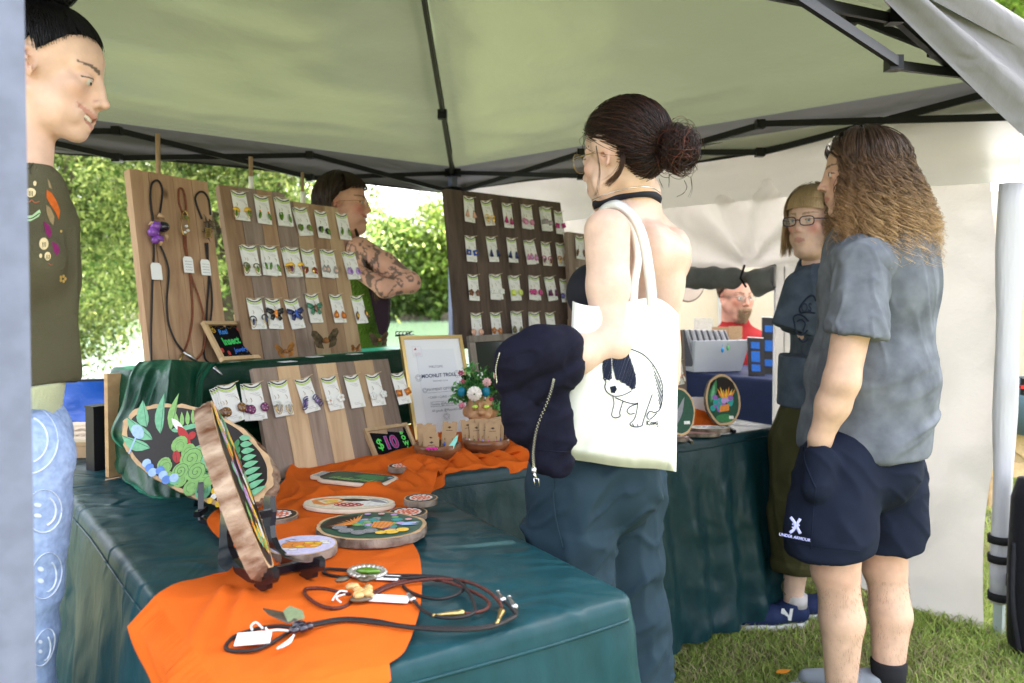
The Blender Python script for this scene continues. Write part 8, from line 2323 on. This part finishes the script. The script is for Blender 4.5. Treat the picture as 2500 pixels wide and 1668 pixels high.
f6 = unit((.30, -.95, -.10)); A6 = head_axes(f6); C6 = W(1798, 728, 4.75); s6 = 1.10
F = Field(C6 + [-.2, -.2, -.28], C6 + [.2, .2, .18], .0052)
P6 = head(F, C6, A6, s6, fem=False, fat=.014, neck_r=.068, nose=1.1, neck_to=C6 + [.0, .03, -.24])
meshify('head', F, m_skin, p6, lambda V: face_cols(V, P6, A6, C6, s6, (.52, .29, .22), brow=(.12, .07, .04), bl=.5, blush=(.5, .14, .10)), smooth=1)
eyes_(p6, P6, A6, s6); glasses(p6, P6, A6, s6, mat('thin_metal_frame', (.15, .13, .12), .3, metal=.7), rx=.025, rz=.015, wire=.0012)
def cap6(d):
 az = np.degrees(np.arctan2(np.abs(d[:, 1]), d[:, 0])); lim = np.interp(az, [0, 35, 60, 80, 95, 180], [.44, .38, .22, .02, -.3, -.7]); return d[:, 2] > lim
cap('hair', p6, C6, A6, s6, cap6, (.106, .087, .098), (.06, .035, .025), res=60)
hair_pull('hair_strands', p6, C6, A6, s6, (-.6, .2, .8), 900, (.06, .035, .022), (.14, .09, .06), 15, cap6, vol=.014, m=8, r0=.0015)
r = np.random.default_rng(19); n = 900
y = r.uniform(-.038, .038, n); z = r.uniform(-.118, -.045, n); ok = ~((np.abs(y) < .018) & (z > -.072) & (z < -.052)); y, z = y[ok], z[ok]; n = len(y)
x = .098 - 6 * y ** 2 - .35 * np.clip(-.075 - z, 0, 1) - 2 * np.abs(y) * np.clip(-.06 - z, 0, 1) * 5
x = np.where(z > -.05, x + .002, x - .006)
L0 = np.stack([x, y, z], 1); L = np.stack([L0, L0 + [.006, 0, -.006], L0 + [.007, 0, -.014]], 1)
strands('beard', to_world(L, C6, A6, s6), .0013, p6, np.tile(np.array([.30, .20, .12]), (n, 3, 1)) * r.uniform(.6, 1.3, (n, 1, 1)))
m_red = mat('red_tee', (.26, .020, .022), .9, spec=.1, bump=.3, bs=200, bd=.001)
M6 = [unit((.3, -.95, 0)).tolist(), np.cross((0, 0, 1), unit((.3, -.95, 0))).tolist(), [0, 0, 1]]
F = Field(C6 + [-.42, -.38, -.75], C6 + [.42, .38, -.06], .010)
b6 = C6 + [.0, .03, -.40]
F.ell(b6, (.15, .205, .24), M6, .06); F.ell(b6 + up * .13, (.12, .21, .09), M6, .05); F.ell(b6 + up * -.2, (.19, .21, .2), M6, .06)
F.cone(b6 + up * .18, C6 + [0, .02, -.16], .10, .075, .04)
for q in (-1, 1):
 l6 = np.cross((0, 0, 1), unit((.3, -.95, 0))) * q; F.path([b6 + l6 * .19 + up * .10, b6 + l6 * .25 + up * -.10 + [0, -.03, 0], b6 + l6 * .2 + up * -.22 + [0, -.2, 0]], [.085, .078, .06], .04)
meshify('tshirt', F, m_red, p6, disp=lambda V, N: .008 * np.clip(crease(V * 6, 2, 71), -.2, 1), smooth=2)
mk('legs', MB().box(b6 + [0, -.1, -.5], (.4, .5, .16)), m_navy, p6)
ch = thing('folding_chair', 'plain folding chair under the seated man', 'chair', b6 * [1, 1, 0] + [0, .05, 0])
mk('seat', MB().box(b6 * [1, 1, 0] + [0, .05, .44], (.44, .44, .03)), m_steel_dark, ch)
mk('backrest', MB().box(b6 * [1, 1, 0] + [-.07, .30, .70], (.42, .02, .22)), m_steel_dark, ch)
for i in (-1, 1):
 for j in (-1, 1): mk('leg', MB().box(b6 * [1, 1, 0] + [i * .19, .05 + j * .19, .22], (.025, .025, .44)), m_steel_dark, ch)
p3 = thing('person', 'woman with dark fringe, tattooed arm and green knitted top behind the boards', 'person', W(880, 1100, 3.45) * [1, 1, 0])
f3 = unit((.985, -.05, .02)); A3 = head_axes(f3); C3 = W(842, 503, 3.42); s3 = 1.0
f3b = unit((.88, -.42, 0)); M3 = [f3b.tolist(), np.cross((0, 0, 1), f3b).tolist(), [0, 0, 1]]
F = Field(np.array([-1.05, 3.1, .95]), np.array([-.30, 3.75, 1.82]), .0052)
nk3 = W(838, 600, 3.46)
P3 = head(F, C3, A3, s3, smile=1.0, neck_to=nk3, neck_r=.047, fat=.004)
t3 = W(872, 720, 3.48)
F.ell(t3, (.10, .15, .17), M3, .05); F.cone(nk3, t3 + up * .12, .055, .09, .04); F.ell(t3 + up * -.22, (.1, .14, .16), M3, .05)
s3a, e3a = W(878, 610, 3.30), W(1000, 690, 3.24)
F.path([s3a, s3a * .5 + e3a * .5, e3a], [.054, .051, .042], .03); F.path([e3a, W(940, 705, 3.18), W(870, 660, 3.22)], [.042, .036, .028], .02)
def tat(V, L, c):
 k = np.exp(-((V[:, 2] - 1.34) / .14) ** 2) * (V[:, 0] > -.72)
 w = ((ridge(V * 42, 2, 77) > .85) | (fbm(V * 30, 2, 5) > .62)) & (k > .35) & (L[:, 2] < -.13)
 c = c.copy(); c[w] = c[w] * .25 + np.array([.03, .035, .035]); return c
meshify('body', F, m_skin, p3, lambda V: face_cols(V, P3, A3, C3, s3, (.62, .34, .25), brow=(.03, .02, .015), bl=.8, blush=(.60, .17, .14), smile=1, extra=tat, lips=(.45, .10, .10)), smooth=1)
eyes_(p3, P3, A3, s3); glasses(p3, P3, A3, s3, GOLD, rx=.024, rz=.021, gap=.008, wire=.0010)
teeth(p3, P3, A3, s3)
def cap3(d):
 az = np.degrees(np.arctan2(np.abs(d[:, 1]), d[:, 0])); lim = np.interp(az, [0, 35, 60, 80, 100, 180], [.42, .40, .22, .12, -.4, -.85]); return d[:, 2] > lim
cap('hair', p3, C3, A3, s3, cap3, (.110, .087, .103), (.02, .012, .009), res=70)
falling(p3, C3, A3, s3, 2600, 24, 28, lambda d: cap3(d) & (np.abs(np.arctan2(d[:, 1], d[:, 0])) > 1.2), .34, .006, .02, (.028, .016, .011), (.045, .026, .017), (.10, .06, .03), .0011, (.116, .093, .110), curl_f=1.4, part=lambda d, e, r: (lambda a: np.stack([np.cos(a) * .99, np.sin(a) * .99, np.full_like(a, -.15)], 1))(np.sign(np.arctan2(e[:, 1], e[:, 0])) * np.maximum(np.abs(np.arctan2(e[:, 1], e[:, 0])), 1.75)))
r = np.random.default_rng(29); n = 420; m = 10
a = r.uniform(-1.1, 1.1, n); d0 = np.stack([np.full(n, .1), r.normal(0, .15, n), np.full(n, .99)], 1); d1 = np.stack([np.cos(a), np.sin(a), np.full(n, .28)], 1)
L = scalp(None, slerp(d0, d1, np.linspace(0, 1, m)), (.119, .093, .110))
strands('fringe', to_world(L, C3, A3, s3), .0012, p3, np.tile(np.array([.028, .016, .011]), (n, m, 1)) * r.uniform(.5, 1.8, (n, 1, 1)))
locks(p3, [[W(868, 560, 3.36), W(884, 610, 3.28), W(900, 660, 3.22), W(925, 715, 3.20)], [W(872, 590, 3.34), W(893, 640, 3.24), W(915, 690, 3.2), W(920, 730, 3.2)]], 40, .0011, (.015, .01, .008), (.09, .05, .025), 30, .008, name='long_lock')
m_knit = mat('green_knit', (.10, .21, .012), .9, bump=1.0, bs=120, bd=.006, weave=110, sheen=.3)
F = Field(np.array([-.98, 3.1, .80]), np.array([-.36, 3.75, 1.38]), .0055)
F.ell(t3 + up * -.02, (.128, .165, .165), M3, .04); F.ell(t3 + f3b * .06 + up * -.05, (.09, .13, .09), M3, .04); F.ell(t3 + up * -.24, (.125, .16, .18), M3, .05)
F.halfspace(W(900, 655, 3.3), (0.0, 0, 1.0))
meshify('knitted_top', F, m_knit, p3, smooth=1)
b = MB()
out = [(905, 645), (940, 650), (950, 700), (948, 790), (938, 822), (925, 815), (912, 760), (898, 700), (890, 660)]
v = [W(x, y, 3.255 + .0) for x, y in out]; v2 = [q + [0, .05, 0] for q in v]; n2 = len(v)
b.add(np.array(v + v2), [tuple(range(n2))[::-1], tuple(range(n2, 2 * n2))] + [(i, (i + 1) % n2, n2 + (i + 1) % n2, n2 + i) for i in range(n2)])
mk('plum_dress_front', b, mat('plum_jersey', (.022, .010, .018), .8), p3)
F = Field(np.array([-1.1, 3.1, .0]), np.array([-.3, 3.85, .95]), .012)
F.ell(t3 + up * -.42, (.13, .17, .15), M3, .05)
for q in (-1, 1):
 l3 = np.cross((0, 0, 1), f3b) * q * .09; bs = t3 + l3; F.path([bs + up * -.45, [bs[0], bs[1], .05]], [.1, .09], .03)
meshify('skirt', F, m_black_top, p3, smooth=1)
p1 = thing('person', 'smiling woman with black hair tied up, embroidered green sweater and pale blue jeans', 'person', np.array([-.98, 1.55, 0]))
A1 = head_axes((.93, .16, -.24), roll=0.0); C1h = W(120, 190, 1.56); s1 = 1.02
F = Field(np.array([-1.12, 1.38, 1.36]), np.array([-.66, 1.76, 1.84]), .0026)
P1 = head(F, C1h, A1, s1, smile=1.0, chin=.93, nose=1.05, neck_r=.041, neck_to=C1h + np.array([-.05, -.01, -.25]))
meshify('head', F, m_skin, p1, lambda V: face_cols(V, P1, A1, C1h, s1, (.70, .46, .37), brow=(.022, .014, .012), bl=.32, blush=(.62, .28, .22), smile=1, lips=(.55, .22, .19)), smooth=2)
eyes_(p1, P1, A1, s1, gaze=(.1, -.3))
teeth(p1, P1, A1, s1)
def cap1(d):
 az = np.degrees(np.arctan2(np.abs(d[:, 1]), d[:, 0])); lim = np.interp(az, [0, 30, 50, 66, 80, 92, 108, 140, 180], [.50, .47, .36, .10, -.12, .18, -.30, -.75, -.85]); return d[:, 2] > lim
dk1 = (.0035, .003, .004)
cap('hair', p1, C1h, A1, s1, cap1, (.1035, .0825, .0955), dk1)
hair_pull('hair_strands', p1, C1h, A1, s1, (-.35, 0, .95), 8000, dk1, (.014, .011, .013), 33, cap1, Rr=(.1042, .0832, .0962), vol=.005, r0=.0004, wave=.0008)
bc = C1h + s1 * (np.array([-.045, 0, .165]) @ A1)
n = 500; m = 22; t = np.linspace(0, 1, m); r = np.random.default_rng(31)
ax1 = r.normal(0, 1, (n, 3)); ax1 /= np.linalg.norm(ax1, axis=1, keepdims=True); ax2 = np.cross(ax1, r.normal(0, 1, (n, 3))); ax2 /= np.linalg.norm(ax2, axis=1, keepdims=True)
ph0 = r.uniform(0, 6.28, (n, 1)); ln = r.uniform(2.0, 4.5, (n, 1)); rad = .048 * r.uniform(.6, 1.04, (n, 1))
Bn = bc + rad[..., None] * (np.cos(ph0 + ln * t)[..., None] * ax1[:, None] + np.sin(ph0 + ln * t)[..., None] * ax2[:, None]) * np.array([1.15, 1.15, .85])
strands('hair_bun', Bn, .0012, p1, np.tile(np.array([.005, .004, .005]), (n, m, 1)) * r.uniform(.5, 1.8, (n, 1, 1)))
b = MB(); ellip(b, bc, (.046, .040, .046), 14, 10); mk('hair_bun_core', b, m_hair, p1, smooth=True, cols=np.tile(np.asarray(dk1), (140, 1)))
m_sweat = mat('olive_sweater', (.118, .108, .068), .95, spec=.08, bump=.9, bs=60, bd=.002, weave=520, var=.06, vs=10, wr=(4, .008))
m_rib = mat('pale_green_ribbing', (.52, .55, .34), .9, bump=.5, bs=100, bd=.001, weave=420, sheen=.2)
f1 = unit((.86, .42, 0)); l1 = np.cross((0, 0, 1), f1); M1 = [f1.tolist(), l1.tolist(), [0, 0, 1]]
F = Field(np.array([-1.35, 1.18, .98]), np.array([-.68, 1.95, 1.53]), .0052)
t1c = W(-30, 700, 1.52)
F.ell(t1c + up * .02, (.118, .17, .20), M1, .05); F.ell(t1c + up * .13, (.090, .165, .08), M1, .05); F.ell(t1c + up * -.16, (.128, .165, .17), M1, .06)
F.ell(t1c + f1 * .055 + up * .045 - l1 * .06, (.075, .075, .075), M1, .04); F.ell(t1c + f1 * .055 + up * .045 + l1 * .06, (.075, .075, .075), M1, .04)
F.cone(t1c + up * .13, C1h + np.array([-.035, -.01, -.222]), .095, .064, .04)
shn = t1c - l1 * .175 + up * .13; F.path([shn, shn + [.0, -.02, -.25], shn + f1 * .06 + [.0, -.02, -.42]], [.062, .056, .045], .03)
F.halfspace(W(110, 948, 1.45), (0, 0, -1))
meshify('sweater', F, m_sweat, p1, disp=lambda V, N: .007 * np.clip(crease(np.c_[V[:, 0] * 6 + V[:, 2] * 4, V[:, 1] * 6, V[:, 2] * 3], 2, 81), -.3, 1), smooth=2)
F = Field(np.array([-1.35, 1.18, .80]), np.array([-.68, 1.95, 1.14]), .0045)
zc_ = W(110, 990, 1.45)[2]
F.cone(np.array([t1c[0] + .004, t1c[1] + .004, zc_ + .05]), np.array([t1c[0] + .0, t1c[1], zc_ - .05]), .150, .140, .0, flat=(f1, .82));
F.halfspace(W(110, 946, 1.45), (0, 0, 1)); F.halfspace(W(110, 1034, 1.42), (0, 0, -1))
def ribs(V, N):
 a = np.arctan2(V[:, 1] - t1c[1], V[:, 0] - t1c[0]); return .0016 * np.sin(a * 90)
meshify('ribbed_hem', F, m_rib, p1, disp=ribs, smooth=1)
def on1(px, py, d_=1.375): return W(px, py, d_)
def patch(name, polys, c, dpt, th=.004):
 b = MB()
 for pts in polys:
  v = [W(x, y, dpt) for x, y in pts]; v2 = [q + [0, .02, 0] for q in v]; n2 = len(v)
  b.add(np.array(v + v2), [tuple(range(n2)), tuple(range(n2, 2 * n2))[::-1]] + [(i, n2 + i, n2 + (i + 1) % n2, (i + 1) % n2) for i in range(n2)])
 return b
EMB = []
m_jean = mat('pale_jeans', (.26, .35, .58), .9, spec=.1, bump=.6, bs=300, bd=.001, c2=(.33, .43, .66), var=.06, vs=90, wr=(5, .008))
F = Field(np.array([-1.3, 1.2, .0]), np.array([-.66, 1.9, 1.06]), .0062)
h1 = W(-30, 1100, 1.50)
F.ell(h1 + up * .02, (.120, .150, .12), M1, .03)
F.path([W(55, 1110, 1.42), W(52, 1420, 1.42), W(50, 1560, 1.42), W(50, 2300, 1.42) * [1, 1, 0] + [0, 0, .05]], [.082, .066, .056, .05], .02)
F.path([W(10, 1150, 1.60), W(0, 1500, 1.62), W(0, 2200, 1.62) * [1, 1, 0] + [0, 0, .05]], [.085, .07, .055], .02)
jo = meshify('jeans', F, m_jean, p1, disp=lambda V, N: .006 * np.clip(crease(np.c_[V[:, 0] * 7 + V[:, 2] * 4, V[:, 1] * 7, V[:, 2] * 8], 2, 91), -.3, 1), smooth=2)
shoe(p1, W(50, 2300, 1.42) * [1, 1, 0], f1, m_shoe); shoe(p1, W(0, 2200, 1.62) * [1, 1, 0], f1, m_shoe)
from mathutils.bvhtree import BVHTree
def tree_of(o):
 me = o.data; mw = np.array(MW[o.name])
 v = np.empty(len(me.vertices) * 3, np.float32); me.vertices.foreach_get('co', v); v = v.reshape(-1, 3) @ mw[:3, :3].T + mw[:3, 3]
 return BVHTree.FromPolygons(v.tolist(), [list(p.vertices) for p in me.polygons])
class Cast:
 def __init__(s, o, off=.0016): s.t = tree_of(o); s.off = off
 def __call__(s, px, py):
  d = Vector(ray(px, py)).normalized(); h = s.t.ray_cast(Vector(CAMP), d)
  if h[0] is None: return None
  return np.array(h[0]) - np.array(d) * s.off
def cast_line(b, cs, pts, w, n_=24, flat=.3):
 q = [cs(*p) for p in smooth_path(pts, n_)]; run = []
 for p in q + [None]:
  if p is None or (run and np.linalg.norm(p - run[-1]) > .03):
   if len(run) > 1: b.tube(run, w, 5, flat=flat, up=(0, 1, 0))
   run = [] if p is None else [p]
  else: run.append(p)
def cast_fill(b, cs, pts, nr=3):
 pts = np.array(pts, float); c = pts.mean(0); rings = []
 for k in range(nr, 0, -1):
  rr = [cs(*(c + (p - c) * k / nr)) for p in pts]
  if any(q is None for q in rr): return
  rings.append(rr)
 c3 = cs(*c)
 if c3 is None: return
 n2 = len(pts); v = [q for rr in rings for q in rr] + [c3]; f = []
 for k in range(nr - 1):
  for i in range(n2): j = (i + 1) % n2; f.append((k * n2 + i, k * n2 + j, (k + 1) * n2 + j, (k + 1) * n2 + i))
 for i in range(n2): f.append(((nr - 1) * n2 + i, (nr - 1) * n2 + (i + 1) % n2, nr * n2))
 b.add(np.array(v), f)
cj = Cast(jo, .0012)
zj = lambda X, Y: (X * .5217, 850 + Y * .5217)
b = MB()
def C_(cx, cy, rx, ry, a0=0, a1=6.283, n_=26, rot=0): return [(cx + rx * math.cos(a) * math.cos(rot) - ry * math.sin(a) * math.sin(rot), cy + rx * math.cos(a) * math.sin(rot) + ry * math.sin(a) * math.cos(rot)) for a in np.linspace(a0, a1, n_)]
for cx, cy, rx, ry, rot in ((205, 762, 82, 100, .1), (215, 1065, 70, 110, .25), (205, 1400, 45, 90, .3), (120, 430, 150, 160, 0)):
 cast_line(b, cj, [zj(*q) for q in C_(cx, cy, rx, ry, rot=rot)], .0018, 60)
 cast_line(b, cj, [zj(*q) for q in C_(cx, cy, rx * .68, ry * .68, -1.2 + rot, 1.2 + rot)], .0020, 40)
 for e_ in (-.28, .22): cast_fill(b, cj, [zj(*q) for q in C_(cx - rx * .35, cy + ry * e_, rx * .22, ry * .10, 0, 5.9, 12, rot)])
 mk('smiley_print', b, pm((.62, .69, .82), .8), p1, smooth=True); b = MB()
cs_ = Cast(bpy.data.objects['sweater'], .0014)
ze = lambda X, Y: (50 + X * .357, 340 + Y * .357)
for nm, polys, c in (('leaf_patch', [[(25, 160), (60, 100), (95, 140), (98, 200), (75, 250), (30, 255)]], (.16, .32, .10)), ('mushroom_patch', [C_(70, 365, 36, 32, 0, 5.9, 14), C_(160, 715, 32, 42, 0, 5.9, 14), C_(186, 800, 22, 30, 0, 5.9, 12), C_(98, 302, 12, 18, 0, 5.9, 10), C_(138, 797, 10, 16, 0, 5.9, 10)], (.72, .58, .34)),
     ('green_band', [[(22, 525), (80, 520), (130, 480), (138, 500), (125, 530), (70, 560), (22, 562)]], (.42, .62, .36)), ('orange_patch', [[(180, 345), (215, 370), (250, 430), (272, 490), (262, 550), (240, 500), (200, 440), (178, 400)]], (.55, .12, .02)),
     ('plum_patch', [[(160, 560), (200, 590), (215, 640), (200, 680), (170, 640)], [(215, 700), (255, 720), (272, 760), (250, 800), (225, 760)]], (.22, .02, .12)), ('gold_flower', [C_(290 + 17 * math.cos(a), 955 + 18 * math.sin(a), 9, 12, 0, 5.9, 8) for a in (0, 1.26, 2.5, 3.8, 5.0)] + [C_(278, 630, 8, 10, 0, 5.9, 8)], (.55, .36, .10)),
     ('tan_patch', [[(175, 450), (205, 470), (232, 530), (225, 590), (200, 560), (180, 510)], [(185, 270), (200, 290), (215, 340), (195, 330)]], (.30, .22, .12))):
 b = MB()
 for pts in polys: cast_fill(b, cs_, [ze(*q) for q in pts])
 if b.v: mk(nm, b, pm(c, .85), p1, smooth=True)
b = MB()
for cx, cy in ((70, 370), (160, 720), (186, 805)):
 for dx in (-10, 0, 10): cast_line(b, cs_, [ze(cx + dx, cy - 15), ze(cx + dx, cy + 5), ze(cx + dx, cy + 18)], .0009, 6)
cast_line(b, cs_, [ze(25, 180), ze(60, 200), ze(95, 150)], .0010, 10); cast_line(b, cs_, [ze(60, 110), ze(62, 180), ze(70, 240)], .0010, 10); cast_line(b, cs_, [ze(25, 545), ze(80, 540), ze(132, 505)], .0010, 12)
if b.v: mk('stitching', b, pm((.05, .05, .03), .9), p1, smooth=True)
b = MB(); cast_line(b, cs_, [ze(25, 425), ze(60, 430), ze(75, 415), ze(100, 435), ze(130, 425)], .0012, 16); cast_line(b, cs_, [ze(190, 850), ze(210, 862), ze(225, 852)], .0012, 8)
if b.v: mk('stem_stitching', b, pm((.40, .14, .08), .9), p1, smooth=True)
# ================================================================= strap and seams laid on the figures
cb_ = Cast(BODY2, .001)
for nm, off, w, mt_ in (('neck_strap', 0, .0105, m_black_top), ('chain', -16, .0012, m_chrome)):
 b = MB(); cast_line(b, cb_, [(x, y + off) for x, y in ((1432, 512), (1462, 497), (1500, 484), (1545, 474), (1590, 474), (1618, 492))], w, 40); mk(nm, b, mt_, p2, smooth=True)
cb_ = Cast(SHORTS, .001)
b = MB(); cast_line(b, cb_, [(1992, 1192), (1978, 1160), (1966, 1125), (1962, 1092)], .0032, 20); mk('pocket_edge', b, m_short, p4, smooth=True)
b = MB(); cast_line(b, cb_, [(1992, 1192), (1985, 1260), (1980, 1340)], .0016, 20); mk('side_seam', b, m_short, p4, smooth=True)
b = MB(); cast_line(b, cb_, [(1915, 1318), (1960, 1328), (2030, 1338), (2100, 1345)], .0014, 24); mk('hem_seam', b, m_short, p4, smooth=True)
